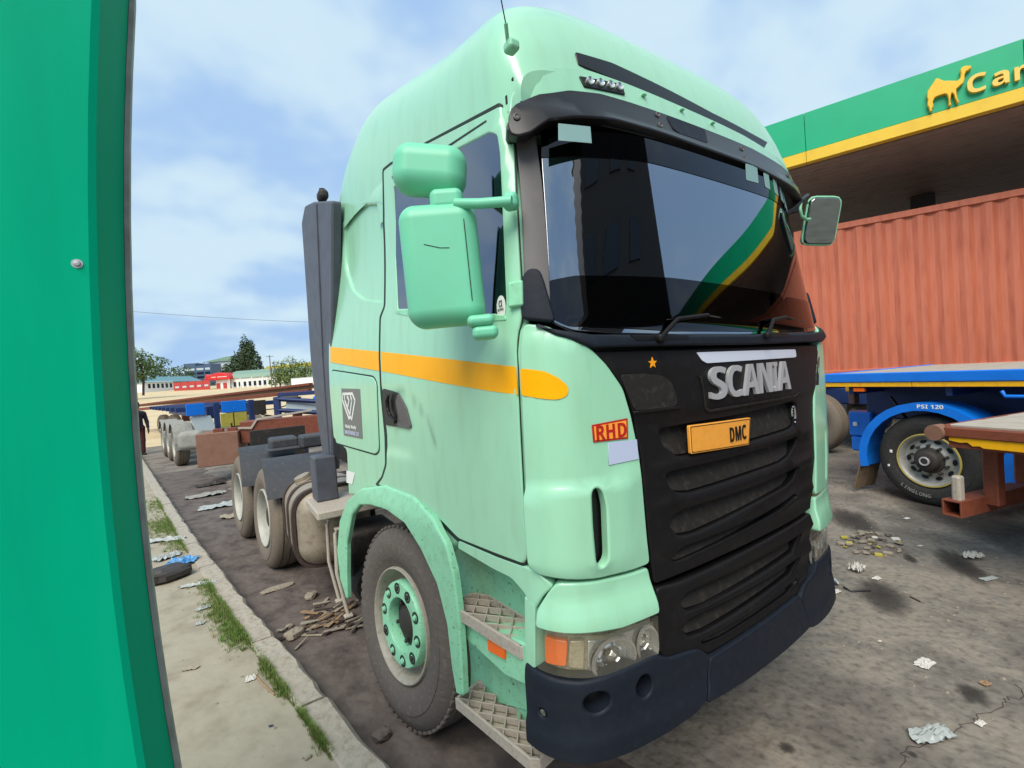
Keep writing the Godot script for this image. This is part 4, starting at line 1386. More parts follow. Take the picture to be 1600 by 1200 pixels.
func steps(t) -> void:
	# the well beside the steps, set back from the skin
	var well := P([1.916, 0.948, 1.737, 1.046, 1.425, 1.066, 1.163, 1.087, 1.133, 0.954, 1.161, 0.679, 1.235, 0.392, 1.335, 0.317, 1.737, 0.237, 1.874, 0.516])
	patch("step_well", rc(well, 0.02), M["mint_low"], t, -0.125, 0.02, 0.004, 0.08)
	var lip := P([1.511, 1.146, 1.237, 1.155, 1.053, 1.168, 1.009, 1.155, 0.959, 1.125, 1.001, 1.083, 1.033, 1.032, 1.05, 1.009, 1.071, 1.066, 1.147, 1.097, 1.265, 1.095, 1.517, 1.104])
	patch("well_edge", rc(lip, 0.015), M["mint_paint"], t, 0.008, 0.16, 0.008, 0.04)
	var fin := P([1.076, 1.063, 1.03, 1.049, 1.049, 0.813, 1.103, 0.782])
	patch("well_post", rc(fin, 0.006), M["mint_paint"], t, 0.010, 0.14, 0.005, 0.05)
	var riser := P([1.591, 0.816, 1.323, 0.843, 1.096, 0.883, 1.103, 0.782, 1.105, 0.731, 1.236, 0.702, 1.588, 0.725])
	var rs := patch("step_riser", rc(riser, 0.01), M["mint_low"], t, 0.0, 0.13, 0.01, 0.05)
	patch("side_marker", rc(P([1.332, 0.809, 1.216, 0.835, 1.223, 0.775, 1.334, 0.759]), 0.006), M["orange_lens"], rs, 0.010, 0.012, 0.004, 0.04)
	var low := P([1.583, 0.719, 1.543, 0.736, 1.473, 0.579, 1.373, 0.618, 1.121, 0.653, 1.11, 0.558, 1.596, 0.427])
	patch("well_back", rc(P([1.763, 0.619, 1.24, 0.624, 1.245, 0.51, 1.783, 0.299]), 0.01), M["mint_low"], t, -0.11, 0.02, 0.004, 0.06)
	for q in [[P([-1.055, -0.845, -0.992, -0.405, -0.965, -0.385, -0.86, -0.40, -0.895, -0.80, -0.94, -0.865]), 0.87], [P([-1.05, -0.86, -0.975, -0.42, -0.95, -0.40, -0.84, -0.42, -0.87, -0.84, -0.92, -0.895]), 0.455]]:
		var st := begin()
		grating(st, q[0], q[1])
		var s := obj("step_tread", st, M["step_grey"], t)
		st = begin()
		var pl: PackedVector2Array = q[0]
		for i in range(1, pl.size() - 1):
			ftri(st, Vector3(pl[0].x, q[1] - 0.036, pl[0].y), Vector3(pl[i].x, q[1] - 0.036, pl[i].y), Vector3(pl[i + 1].x, q[1] - 0.036, pl[i + 1].y), Vector3.UP)
		obj("tread_floor", st, M["step_grey"], s)

func mirrors(t) -> void:
	var m := part("mirror_main", t)
	# housings face forward and a little outwards; backs are convex
	var b := Basis(Vector3.UP, deg_to_rad(-28)) * Basis(Vector3.BACK, deg_to_rad(2))
	var st := begin()
	var pc := Vector3(-1.15, 2.189, -0.48)
	rbox(st, Transform3D(b, pc), Vector3(0.258, 0.405, 0.136), 0.056, 8)
	obj("mirror_housing", st, M["mint_mirror"], m)
	st = begin()
	prism(st, rc(P([-0.0688, -0.2032, 0.0688, -0.2032, 0.0688, 0.2032, -0.0688, 0.2032]), 0.085), Transform3D(b * Basis(Vector3.FORWARD, Vector3.UP, Vector3.RIGHT), pc + b * Vector3(0.084, 0, 0)), 0.003)
	obj("housing_seam", st, M["trim_dark"], m)
	st = begin()
	tube(st, [pc + b * Vector3(-0.05, 0.06, 0.0682), pc + b * Vector3(0.0, 0.045, 0.0682), pc + b * Vector3(0.03, 0.043, 0.0682)], 0.0016, 4)
	obj("scratch", st, M["trim_dark"], m)
	st = begin()
	bx(st, pc + b * Vector3(0, 0, -0.068), Vector3(0.20, 0.36, 0.006), 0.004, b)
	obj("mirror_glass", st, M["mirror_face"], m)
	var w := part("mirror_wide", t)
	st = begin()
	var wc := Vector3(-1.15, 2.528, -0.528)
	var wb := Basis(Vector3.UP, deg_to_rad(-30)) * Basis(Vector3.BACK, deg_to_rad(-7))
	rbox(st, Transform3D(wb, wc), Vector3(0.250, 0.168, 0.140), 0.062, 8)
	obj("mirror_housing", st, M["mint_mirror"], w)
	st = begin()
	bx(st, wc + wb * Vector3(0, 0, -0.068), Vector3(0.19, 0.12, 0.006), 0.004, wb)
	obj("mirror_glass", st, M["mirror_face"], w)
	var arm := part("mirror_arm", t)
	st = begin()
	rbox(st, Transform3D(b, Vector3(-1.13, 2.403, -0.456)), Vector3(0.11, 0.075, 0.07), 0.025, 4)
	obj("mirror_neck", st, M["mint_mirror"], arm)
	st = begin()
	tube(st, [Vector3(-1.12, 2.382, -0.412), Vector3(-1.07, 2.364, -0.34), Vector3(-1, 2.354, -0.261)], 0.0165, 12)
	obj("arm_tube", st, M["mint_mirror"], arm)
	st = begin()
	rbox(st, Transform3D(Basis(Vector3.UP, deg_to_rad(-50)), Vector3(-0.985, 2.365, -0.29)), Vector3(0.05, 0.055, 0.05), 0.018, 4)
	obj("arm_foot", st, M["mint_mirror"], arm)
	var k := part("mirror_kerb", t)
	st = begin()
	rbox(st, Transform3D(b, Vector3(-1.1, 1.987, -0.336)), Vector3(0.085, 0.035, 0.08), 0.017, 4)
	obj("mirror_cap", st, M["mint_mirror"], k)
	st = begin()
	rbox(st, Transform3D(b, Vector3(-1.09, 1.949, -0.33)), Vector3(0.082, 0.042, 0.075), 0.018, 4)
	obj("mirror_housing", st, M["mint_mirror"], k)
	# look-down mirror on a bent arm at the far front corner
	var f := part("mirror_front", t)
	var fc := Vector3(0.975, 2.525, -0.22)
	var fb := Basis(Vector3.UP, deg_to_rad(-38)) * Basis(Vector3.BACK, deg_to_rad(-6)) * Basis(Vector3.RIGHT, 0.22)
	st = begin()
	rbox(st, Transform3D(fb, fc), Vector3(0.165, 0.245, 0.05), 0.024, 5)
	obj("mirror_housing", st, M["visor_plastic"], f)
	st = begin()
	var fr := []
	var rp := rc(P([-0.083, -0.122, 0.083, -0.122, 0.083, 0.122, -0.083, 0.122]), 0.04)
	for q in rp:
		fr.append(fc + fb * Vector3(q.x, q.y, 0.012))
	fr.append(fr[0])
	tube(st, fr, 0.006, 8, false)
	obj("mirror_rim", st, M["mint_low"], f)
	st = begin()
	prism(st, rc(P([-0.076, -0.115, 0.076, -0.115, 0.076, 0.115, -0.076, 0.115]), 0.035), Transform3D(fb, fc + fb * Vector3(0, 0, 0.020)), 0.009, 0.002)
	obj("mirror_glass", st, M["mirror_face"], f)
	st = begin()
	tube(st, [Vector3(0.673, 2.532, -0.26), Vector3(0.761, 2.574, -0.25), Vector3(0.826, 2.62, -0.24), Vector3(0.946, 2.673, -0.26)], 0.012, 8)
	obj("mirror_bracket", st, M["lamp_black"], f)
	st = begin()
	tube(st, [Vector3(0.827, 2.627, -0.24), Vector3(0.808, 2.58, -0.24), Vector3(0.817, 2.542, -0.24), Vector3(0.871, 2.528, -0.24), Vector3(0.929, 2.539, -0.24)], 0.0085, 8)
	obj("mirror_stalk", st, M["mint_low"], f)

func front_wheels(t) -> void:
	# flared arch round the driver's side wheel
	var arch := P([3.054, 0.352, 3.174, 0.459, 3.199, 0.657, 3.075, 0.903, 2.878, 1.071, 2.589, 1.193, 2.262, 1.259, 1.897, 1.261, 1.666, 1.207, 1.55, 1.13, 1.501, 1.024, 1.482, 0.86, 1.486, 0.648, 1.495, 0.511, 1.544, 0.496, 1.571, 0.607, 1.585, 0.779, 1.65, 0.922, 1.788, 1.038, 1.951, 1.12, 2.194, 1.141, 2.44, 1.121, 2.637, 1.084, 2.807, 0.986, 2.968, 0.763, 3.025, 0.529])
	var roll := func(p: Vector2) -> float: return -0.03 * sst(1.15, 1.30, p.y)
	patch("wheel_arch", rc(arch, 0.015), M["mint_low"], t, 0.050, 0.035, 0.012, 0.035, [], roll)
	var la := P([2.9, 0.75, 2.86, 0.98, 2.72, 1.16, 2.45, 1.27, 2.15, 1.27, 1.85, 1.15, 1.65, 0.95, 1.6, 0.5, 1.7, 0.5, 1.75, 0.9, 1.95, 1.07, 2.2, 1.15, 2.45, 1.14, 2.68, 1.04, 2.78, 0.75])
	patch("wheel_arch", mir(la), M["mint_low"], t, 0.05, 0.12, 0.018, 0.08)
	var w := make_wheel(t, Vector3(-1.108, 0.522, -1.468), "front")
	w.rotation = Vector3(0, PI + deg_to_rad(9.0), deg_to_rad(5.0))
	make_wheel(t, Vector3(1.08, 0.522, -1.468), "front", deg_to_rad(9.0))
	var st := begin()
	tube(st, [Vector3(-0.95, 0.50, -1.468), Vector3(0.95, 0.50, -1.468)], 0.09, 12)
	obj("front_axle", st, M["chassis_black"], t)

func chassis(t) -> void:
	var c := part("chassis", t)
	for x in [-0.42, 0.42]:
		box("chassis_rail", c, Vector3(x, 0.93, -4.3), Vector3(0.08, 0.27, 4.6), M["chassis_black"], 0.01)
	for z in [-2.7, -3.7, -5.1, -6.5]:
		box("cross_member", c, Vector3(0, 0.93, z), Vector3(0.8, 0.2, 0.1), M["chassis_black"])
	var st := begin()
	# coupling plate
	lathe(st, P([-0.05, 0.0, -0.05, 0.46, -0.03, 0.48, 0.0, 0.47, 0.0, 0.0]), Transform3D(Basis(Vector3.BACK, PI / 2), Vector3(0, 1.22, -5.05)), 36)
	bx(st, Vector3(0, 1.12, -5.05), Vector3(0.9, 0.14, 0.5), 0.02)
	obj("coupling_plate", st, M["chassis_black"], c)
	for z in [-4.43, -5.75]:
		st = begin()
		tube(st, [Vector3(-1.1, 0.52, z), Vector3(1.1, 0.52, z)], 0.11, 12)
		lathe(st, P([-0.2, 0.0, -0.18, 0.16, 0.0, 0.24, 0.18, 0.16, 0.2, 0.0]), Transform3D(Basis.IDENTITY, Vector3(0, 0.52, z)), 20)
		obj("rear_axle", st, M["chassis_black"], c)
	# rear wheels, doubled on each end
	var xr := [-1.53, -1.71]
	var zr := [-4.43, -5.78]
	for i in 2:
		var w := make_wheel(t, Vector3(xr[i], 0.518, zr[i]), "rear")
		w.rotation = Vector3(0, PI + deg_to_rad(7.0), deg_to_rad(2.0))
		st = begin()
		lathe(st, P(TYRE), Transform3D(Basis(Vector3.UP, PI), Vector3(0.36, 0, 0)) if false else Transform3D(Basis.IDENTITY, Vector3(-0.34, 0, 0)), 48)
		obj("inner_tyre", st, M["rubber_dusty"], w)
		var w2 := make_wheel(t, Vector3(1.25, 0.518, zr[i]), "rear", 0.0)
		st = begin()
		lathe(st, P(TYRE), Transform3D(Basis.IDENTITY, Vector3(-0.34, 0, 0)), 40)
		obj("inner_tyre", st, M["rubber_dusty"], w2)
	# mudguards over the rear wheels
	for q in [[-1.48, -4.43, 28.0, 95.0, 0.565], [-1.64, -5.78, 20.0, 88.0, 0.585]]:
		st = begin()
		var prev := []
		for k in 13:
			var an := deg_to_rad(lerpf(q[2], q[3], k / 12.0))
			var row := []
			for o in [[0.0, 0.0], [0.0, 0.035], [0.60, 0.035], [0.60, 0.0]]:
				var rr: float = q[4] + o[1]
				row.append(Vector3(q[0] - 0.02 + o[0], 0.518 + sin(an) * rr, q[1] + cos(an) * rr))
			if prev.size():
				for i in 3:
					quad(st, prev[i], prev[i + 1], row[i + 1], row[i], ((prev[i] + row[i]) * 0.5 - Vector3(q[0] + 0.3, 0.518, q[1])))
			prev = row
		obj("mudguard", st, M["mudguard_grey"], t)
	# strip bridging the two mudguards, with a lamp box and rail on it
	st = begin()
	bx(st, Vector3(-1.15, 1.13, -5.12), Vector3(0.5, 0.03, 0.62), 0.01, Basis(Vector3.RIGHT, -0.05))
	rbox(st, Transform3D(Basis.IDENTITY, Vector3(-1.2, 1.19, -5.25)), Vector3(0.30, 0.12, 0.42), 0.03, 3)
	rbox(st, Transform3D(Basis.IDENTITY, Vector3(-0.95, 1.22, -4.75)), Vector3(0.26, 0.14, 0.30), 0.03, 3)
	obj("mudguard_box", st, M["mudguard_grey"], t)
	# big flap behind the rearmost wheel
	var fl := begin()
	rbox(fl, Transform3D(Basis(Vector3.UP, 0.05), Vector3(-1.12, 0.83, -6.62)), Vector3(0.74, 0.88, 0.03), 0.012, 2)
	obj("mud_flap", fl, M["chassis_black"], t)
	# fuel tank
	var tk := part("fuel_tank", t)
	st = begin()
	rbox(st, Transform3D(Basis.IDENTITY, Vector3(-1.06, 0.66, -3.46)), Vector3(0.64, 0.66, 0.86), 0.20, 7)
	obj("tank_shell", st, M["tank_metal"], tk)
	for z in [-3.72, -3.44, -3.16]:
		st = begin()
		var ring := []
		for k in 41:
			var an := TAU * k / 40.0
			var v := Vector2(cos(an), sin(an))
			var e := Vector2(signf(v.x) * pow(absf(v.x), 0.55), signf(v.y) * pow(absf(v.y), 0.55)) * 0.318
			ring.append([Vector3(-1.06 + e.x * 1.055, 0.66 + e.y * 1.055, z), Vector3(v.x, v.y, 0)])
		for k in 40:
			var a: Vector3 = ring[k][0]
			var b: Vector3 = ring[k + 1][0]
			quad(st, a - Vector3(0, 0, 0.03), b - Vector3(0, 0, 0.03), b + Vector3(0, 0, 0.03), a + Vector3(0, 0, 0.03), ring[k][1])
			for s in [-0.03, 0.03]:
				quad(st, a + Vector3(0, 0, s), b + Vector3(0, 0, s), b * 1.0 + Vector3(0, 0, s) - (ring[k + 1][1] as Vector3) * 0.03, a + Vector3(0, 0, s) - (ring[k][1] as Vector3) * 0.03, Vector3(0, 0, s))
		obj("tank_strap", st, M["strap_dark"], tk)
	st = begin()
	lathe(st, P([-0.03, 0.075, 0.01, 0.075, 0.014, 0.07, 0.05, 0.068, 0.055, 0.06, 0.055, 0.0]), Transform3D(Basis(Vector3.BACK, PI / 2 + 0.35), Vector3(-1.22, 0.985, -3.58)), 24)
	obj("tank_cap", st, M["tank_metal"], tk)
	# catwalk plate and battery tray between cab and tank
	box("catwalk_plate", t, Vector3(-1.0, 0.92, -2.72), Vector3(0.60, 0.06, 0.52), M["step_grey"], 0.01)
	var bt := part("battery_tray", t)
	st = begin()
	rbox(st, Transform3D(Basis.IDENTITY, Vector3(-0.92, 0.58, -2.66)), Vector3(0.36, 0.34, 0.36), 0.04, 3)
	lathe(st, P([-0.20, 0.0, -0.2, 0.15, -0.14, 0.17, 0.12, 0.17, 0.18, 0.13, 0.2, 0.0]), Transform3D(Basis(Vector3.UP, PI / 2), Vector3(-0.93, 0.36, -2.62)), 24)
	obj("air_tank", st, M["chassis_black"], bt)
	for z in [-2.50, -2.78]:
		st = begin()
		tube(st, [Vector3(-1.16, 0.80, z), Vector3(-1.19, 0.78, z + 0.02), Vector3(-1.20, 0.50, z + 0.03), Vector3(-1.16, 0.22, z + 0.10)], 0.014, 6)
		rbox(st, Transform3D(Basis.IDENTITY, Vector3(-1.16, 0.80, z)), Vector3(0.06, 0.02, 0.05), 0.008, 2)
		rbox(st, Transform3D(Basis.IDENTITY, Vector3(-1.16, 0.215, z + 0.11)), Vector3(0.06, 0.02, 0.05), 0.008, 2)
		obj("tray_bracket", st, M["step_grey"], bt)
	# tall air fairing behind the cab
	var fa := part("air_fairing", t)
	st = begin()
	var pr := P([-3.297, 3.237, -3.087, 3.311, -2.76, 3.226, -2.138, 3.012, -2.814, 1.168, -3.107, 1.207, -3.267, 1.52, -3.371, 2.077, -3.324, 2.684])
	prism(st, rc(pr, 0.02), Transform3D(Basis(Vector3.BACK, Vector3.UP, Vector3.LEFT), Vector3(-1.06, 0, 0)), 0.06, 0.012)
	obj("fairing_panel", st, M["deflector_grey"], fa)
	st = begin()
	prism(st, P([-2.635, 3.164, -2.589, 3.148, -2.795, 2.039, -2.832, 1.234, -2.939, 1.221, -2.873, 2.044]), Transform3D(Basis(Vector3.BACK, Vector3.UP, Vector3.LEFT), Vector3(-1.118, 0, 0)), 0.012, 0.003)
	obj("fairing_rib", st, M["deflector_grey"], fa)
	st = begin()
	var ep := Vector3(-1.08, 3.21, -2.583)
	rbox(st, Transform3D(Basis.IDENTITY, ep), Vector3(0.07, 0.075, 0.12), 0.03, 4)
	tube(st, [ep, ep + Vector3(0, 0.05, 0)], 0.022, 10)
	obj("exhaust_tip", st, M["hub_dark"], fa)
	st = begin()
	rbox(st, Transform3D(Basis.IDENTITY, Vector3(-1.17, 1.12, -2.86)), Vector3(0.16, 0.34, 0.20), 0.015, 2)
	obj("lamp_box", st, M["deflector_grey"], fa)
	box("lamp_foot", fa, Vector3(-1.17, 0.91, -2.86), Vector3(0.08, 0.10, 0.09), M["strap_dark"])
	patch("warning_label", P([2.987, 1.246, 2.812, 1.251, 2.884, 1.166, 3.008, 1.16]), M["print_white"], t, 0.003, 0.001, 0.0003, 0.2)

func terrain(x: float, z: float) -> float:
	var d := -z
	return 2.6 * sst(16.0, 105.0, d) + clampf(d - 100.0, 0.0, 40.0) * 0.05

func sheet(st: SurfaceTool, xs: Array, zs: Array, dy: float) -> void:
	for i in xs.size() - 1:
		for j in zs.size() - 1:
			var a := Vector3(xs[i], terrain(xs[i], zs[j]) + dy, zs[j])
			var b := Vector3(xs[i + 1], terrain(xs[i + 1], zs[j]) + dy, zs[j])
			var c := Vector3(xs[i + 1], terrain(xs[i + 1], zs[j + 1]) + dy, zs[j + 1])
			var d := Vector3(xs[i], terrain(xs[i], zs[j + 1]) + dy, zs[j + 1])
			quad(st, a, b, c, d, Vector3.UP)

# kerb line: x of the gutter edge at a given z
func kerb_x(z: float) -> float:
	var kz := [6.0, 0.5, -1.07, -1.73, -3.15, -6.13, -13.0, -40.0]
	var kx := [-0.15, -1.02, -1.285, -1.41, -1.69, -2.22, -3.31, -7.6]
	for i in kz.size() - 1:
		if z >= kz[i + 1]:
			return lerpf(kx[i], kx[i + 1], clampf((z - kz[i]) / (kz[i + 1] - kz[i]), -0.2, 1.0))
	return kx[kx.size() - 1]

func setting() -> void:
	var st := begin()
	sheet(st, [-600, -200, -80, -30, -12, -4, 0, 4, 12, 30, 80, 200, 600], [120, 40, 12, 4, 0, -4, -10, -16, -24, -32, -42, -54, -68, -84, -100, -120, -140, -200, -600], 0.0)
	struct("ground", st, M["asphalt"])
	st = begin()
	sheet(st, [-160, -60, -20, -6, 4, 14, 30, 70, 160], [-21, -26, -32, -42, -54, -68, -84, -100, -120, -140, -200], 0.015)
	struct("sandy_lot", st, M["sand_lot"])
	# raised pavement behind the kerb
	st = begin()
	var zs := [5.0, 3.0, 1.5, 0.5, 0.0, -0.5, -1.07, -1.73, -2.4, -3.15, -4.5, -6.13, -9.0, -13.0, -20.0]
	var inn := func(z: float) -> float: return kerb_x(z) - 0.15
	for j in zs.size() - 1:
		var z0: float = zs[j]
		var z1: float = zs[j + 1]
		for k in 4:
			var w := [0.0, 0.35, 1.2, 3.0, 10.0]
			quad(st, Vector3(inn.call(z0) - w[k], 0.108, z0), Vector3(inn.call(z0) - w[k + 1], 0.108, z0), Vector3(inn.call(z1) - w[k + 1], 0.108, z1), Vector3(inn.call(z1) - w[k], 0.108, z1), Vector3.UP)
	struct("pavement", st, M["pavement"])
	# kerb of separate stones with worn edges
	var kb := Node3D.new()
	put(kb, "kerb", self)
	kb.set_meta("kind", "structure")
	var z := 3.0
	var rk := RandomNumberGenerator.new()
	rk.seed = 4
	while z > -20.0:
		var ln := 0.88 + rk.randf() * 0.1
		var z1 := z - ln
		st = begin()
		var n := 9
		var rows := []
		for i in n + 1:
			var zz := lerpf(z - 0.006, z1 + 0.006, float(i) / n)
			var xo := kerb_x(zz) + rk.randf_range(-0.010, 0.007)
			var xi := kerb_x(zz) - 0.155 + rk.randf_range(-0.008, 0.008)
			var tp := 0.125 + rk.randf_range(-0.005, 0.004)
			var ch := 0.014 + rk.randf() * 0.016
			rows.append([Vector3(xo + 0.005, -0.02, zz), Vector3(xo, tp - ch, zz), Vector3(xo - ch, tp, zz), Vector3(xi + 0.01, tp - 0.002, zz), Vector3(xi, tp - 0.012, zz), Vector3(xi, 0.0, zz)])
		for i in n:
			for q in 5:
				quad(st, rows[i][q], rows[i][q + 1], rows[i + 1][q + 1], rows[i + 1][q], [Vector3.RIGHT, Vector3(1, 1, 0), Vector3.UP, Vector3(-1, 1, 0), Vector3.LEFT][q])
		for e in [0, n]:
			for q in range(1, 5):
				ftri(st, rows[e][0], rows[e][q], rows[e][q + 1], Vector3(0, 0, 1 if e == 0 else -1))
		obj("kerb_stone", st, M["kerb_concrete"], kb)
		z = z1
	# darker brown strip with an uneven edge, along the gutter and under the truck
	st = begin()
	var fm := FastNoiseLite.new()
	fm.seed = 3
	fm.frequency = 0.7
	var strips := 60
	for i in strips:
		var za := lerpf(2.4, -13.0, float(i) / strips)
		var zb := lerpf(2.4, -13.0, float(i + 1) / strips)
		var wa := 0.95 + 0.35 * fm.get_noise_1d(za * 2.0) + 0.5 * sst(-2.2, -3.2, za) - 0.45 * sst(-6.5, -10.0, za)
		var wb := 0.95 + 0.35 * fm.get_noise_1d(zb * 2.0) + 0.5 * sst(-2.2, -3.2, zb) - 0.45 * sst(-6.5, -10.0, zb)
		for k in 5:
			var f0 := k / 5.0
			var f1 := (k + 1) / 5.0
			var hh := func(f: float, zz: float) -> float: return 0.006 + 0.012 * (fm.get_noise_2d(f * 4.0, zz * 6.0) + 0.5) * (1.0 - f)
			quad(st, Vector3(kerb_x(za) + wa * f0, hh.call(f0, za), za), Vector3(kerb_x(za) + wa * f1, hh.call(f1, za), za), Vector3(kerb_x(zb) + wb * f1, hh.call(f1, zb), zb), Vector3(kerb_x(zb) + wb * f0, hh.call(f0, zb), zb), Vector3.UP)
	var gm := struct("gutter_strip", st, M["brown_dark"])
	# oil and water stains on the yard
	var blots := [[Vector3(3.199, 0, -0.247), 0.42, 0.13], [Vector3(3.823, 0, -1.248), 0.5, 0.22], [Vector3(3.073, 0, -0.537), 0.13, 0.05], [Vector3(2.193, 0, -0.449), 0.35, 0.16], [Vector3(1.348, 0, 0.207), 0.10, 0.07], [Vector3(4.822, 0, -0.611), 1.3, 0.5], [Vector3(0.277, 0, -0.186), 0.04, 0.04], [Vector3(0.668, 0, 0.158), 0.02, 0.02]]
	var bi := 0
	for b in blots:
		st = begin()
		var c: Vector3 = b[0]
		c.y = 0.004
		var n := 28
		var ring := []
		for k in n:
			var an := TAU * k / n
			var r := 1.0 + 0.35 * fm.get_noise_2d(cos(an) * 2.0 + bi * 9.0, sin(an) * 2.0)
			ring.append(c + Vector3(cos(an) * b[1] * r, 0, sin(an) * b[2] * r).rotated(Vector3.UP, 0.6))
		for k in n:
			for v in [[c, Vector2(0.5, 0.5)], [ring[k], Vector2(0.5 + 0.48 * cos(TAU * k / n), 0.5 + 0.48 * sin(TAU * k / n))], [ring[(k + 1) % n], Vector2(0.5 + 0.48 * cos(TAU * (k + 1) / n), 0.5 + 0.48 * sin(TAU * (k + 1) / n))]]:
				st.set_normal(Vector3.UP)
				st.set_uv(v[1])
				st.add_vertex(v[0])
		struct("ground_stain", st, M["oil_stain"])
		bi += 1
	# hairline cracks
	var ci := 0
	for q in [[Vector3(0.542, 0, 0.124), Vector3(0.957, 0, 0.246), Vector3(1.595, 0, 0.343)]]:
		st = begin()
		var prev := Vector3.ZERO
		for k in 41:
			var f := k / 40.0
			var a: Vector3 = q[0]
			var b: Vector3 = q[1]
			var c: Vector3 = q[2]
			var p: Vector3 = a * (1 - f) * (1 - f) + b * 2 * f * (1 - f) + c * f * f
			p += Vector3(fm.get_noise_2d(k * 0.3, ci * 7.0), 0, fm.get_noise_2d(k * 0.3 + 50.0, ci * 7.0)) * 0.07
			p.y = 0.003
			if k > 0:
				var d := (p - prev).normalized()
				var w := Vector3(-d.z, 0, d.x) * (0.0012 + 0.0014 * absf(fm.get_noise_1d(k * 2.0 + ci * 30.0)))
				quad(st, prev - w, p - w, p + w, prev + w, Vector3.UP)
			prev = p
		struct("ground_crack", st, M["strap_dark"])
		ci += 1
	# loose grit, too fine to count
	var pm := MultiMesh.new()
	pm.transform_format = MultiMesh.TRANSFORM_3D
	st = begin()
	for k in 8:
		var a0 := TAU * k / 8
		var a1 := TAU * (k + 1) / 8
		var p0 := Vector3(cos(a0), 0.0, sin(a0) * 0.8)
		var p1 := Vector3(cos(a1), 0.0, sin(a1) * 0.8)
		var t0 := Vector3(cos(a0) * 0.6, 0.55, sin(a0) * 0.55)
		var t1 := Vector3(cos(a1) * 0.6, 0.5, sin(a1) * 0.55)
		quad(st, p0, p1, t1, t0, p0 + Vector3.UP)
		ftri(st, Vector3(0, 0.7, 0), t0, t1, Vector3.UP)
	pm.mesh = st.commit()
	pm.instance_count = 3200
	var rp := RandomNumberGenerator.new()
	rp.seed = 21
	for i in 3200:
		var zz := rp.randf_range(1.5, -12.0)
		var x := 0.0
		var y := 0.0
		if i < 620:
			x = kerb_x(zz) + absf(rp.randfn(0.0, 0.22)) + 0.01
		elif i < 820:
			x = kerb_x(zz) - 0.17 - absf(rp.randfn(0.0, 0.6))
			y = 0.108
		else:
			x = rp.randf_range(1.2, 6.0)
			zz = rp.randf_range(1.5, -4.0)
		var s := 0.003 + 0.010 * pow(rp.randf(), 4.0)
		pm.set_instance_transform(i, Transform3D(Basis(Vector3.UP, rp.randf() * TAU) * Basis.from_scale(Vector3(s, s * 0.8, s)), Vector3(x, y, zz)))
	var pi := MultiMeshInstance3D.new()
	pi.multimesh = pm
	pi.material_override = M["stone_grey"]
	put(pi, "grit", self)
	tag(pi, "loose grit and crumbs scattered over the gutter and yard", "grit")
	pi.set_meta("kind", "stuff")
	grass()

func grass() -> void:
	var st := begin()
	for k in 7:
		var an := k * 0.9
		var b := Vector3(cos(an), 0, sin(an)) * 0.012
		var w := Vector3(-sin(an), 0, cos(an)) * 0.0028
		var tip := b * 3.0 + Vector3(0, 0.045 + 0.02 * (k % 3), 0)
		var mid := b * 1.6 + Vector3(0, 0.028, 0)
		var n := Vector3(cos(an), 0.6, sin(an))
		quad(st, b - w, b + w, mid + w * 0.8, mid - w * 0.8, n)
		ftri(st, mid - w * 0.8, mid + w * 0.8, tip, n)
	var mm := MultiMesh.new()
	mm.transform_format = MultiMesh.TRANSFORM_3D
	mm.use_colors = true
	mm.mesh = st.commit()
	var spots := [[Vector3(-2.509, 0.11, -6.726), 0.22, 900], [Vector3(-2.71, 0.11, -8.282), 0.22, 420], [Vector3(-1.887, 0.11, -3.343), 0.11, 800], [Vector3(-1.803, 0.11, -2.873), 0.10, 650], [Vector3(-1.987, 0.11, -3.923), 0.09, 300], [Vector3(-1.654, 0.11, -2.258), 0.055, 320], [Vector3(-1.61, 0.11, -2.006), 0.05, 260], [Vector3(-1.502, 0.11, -1.46), 0.04, 260], [Vector3(-1.541, 0.11, -1.674), 0.03, 90], [Vector3(-2.334, 0.11, -5.689), 0.16, 300]]
	var total := 0
	for s in spots:
		total += s[2]
	mm.instance_count = total
	var r := RandomNumberGenerator.new()
	r.seed = 8
	var i := 0
	for s in spots:
		for k in s[2]:
			var d: Vector2 = Vector2(r.randfn(0, 0.5), r.randfn(0, 0.9)) * s[1]
			var c: Vector3 = s[0]
			var dir := Vector3(0.19, 0, 1.0).normalized()
			var p: Vector3 = c + dir * d.y * 1.6 + Vector3(d.x, 0, 0)
			p.x = minf(p.x, kerb_x(p.z) - 0.158)
			p.y = 0.106
			var sc := r.randf_range(0.25, 0.80)
			mm.set_instance_transform(i, Transform3D(Basis(Vector3.UP, r.randf() * TAU) * Basis.from_scale(Vector3(sc, sc * r.randf_range(0.5, 1.1), sc)), p))
			var dry := r.randf()
			mm.set_instance_color(i, Color(0.10, 0.20, 0.025).lerp(Color(0.26, 0.24, 0.10), dry * dry))
			i += 1
	var gi := MultiMeshInstance3D.new()
	gi.multimesh = mm
	var m: StandardMaterial3D = M["grass_blade"]
	m.albedo_color = Color.WHITE
	m.vertex_color_use_as_albedo = true
	gi.material_override = m
	put(gi, "grass", self)
	tag(gi, "thin green grass growing along the back of the kerb", "grass")
	gi.set_meta("kind", "stuff")

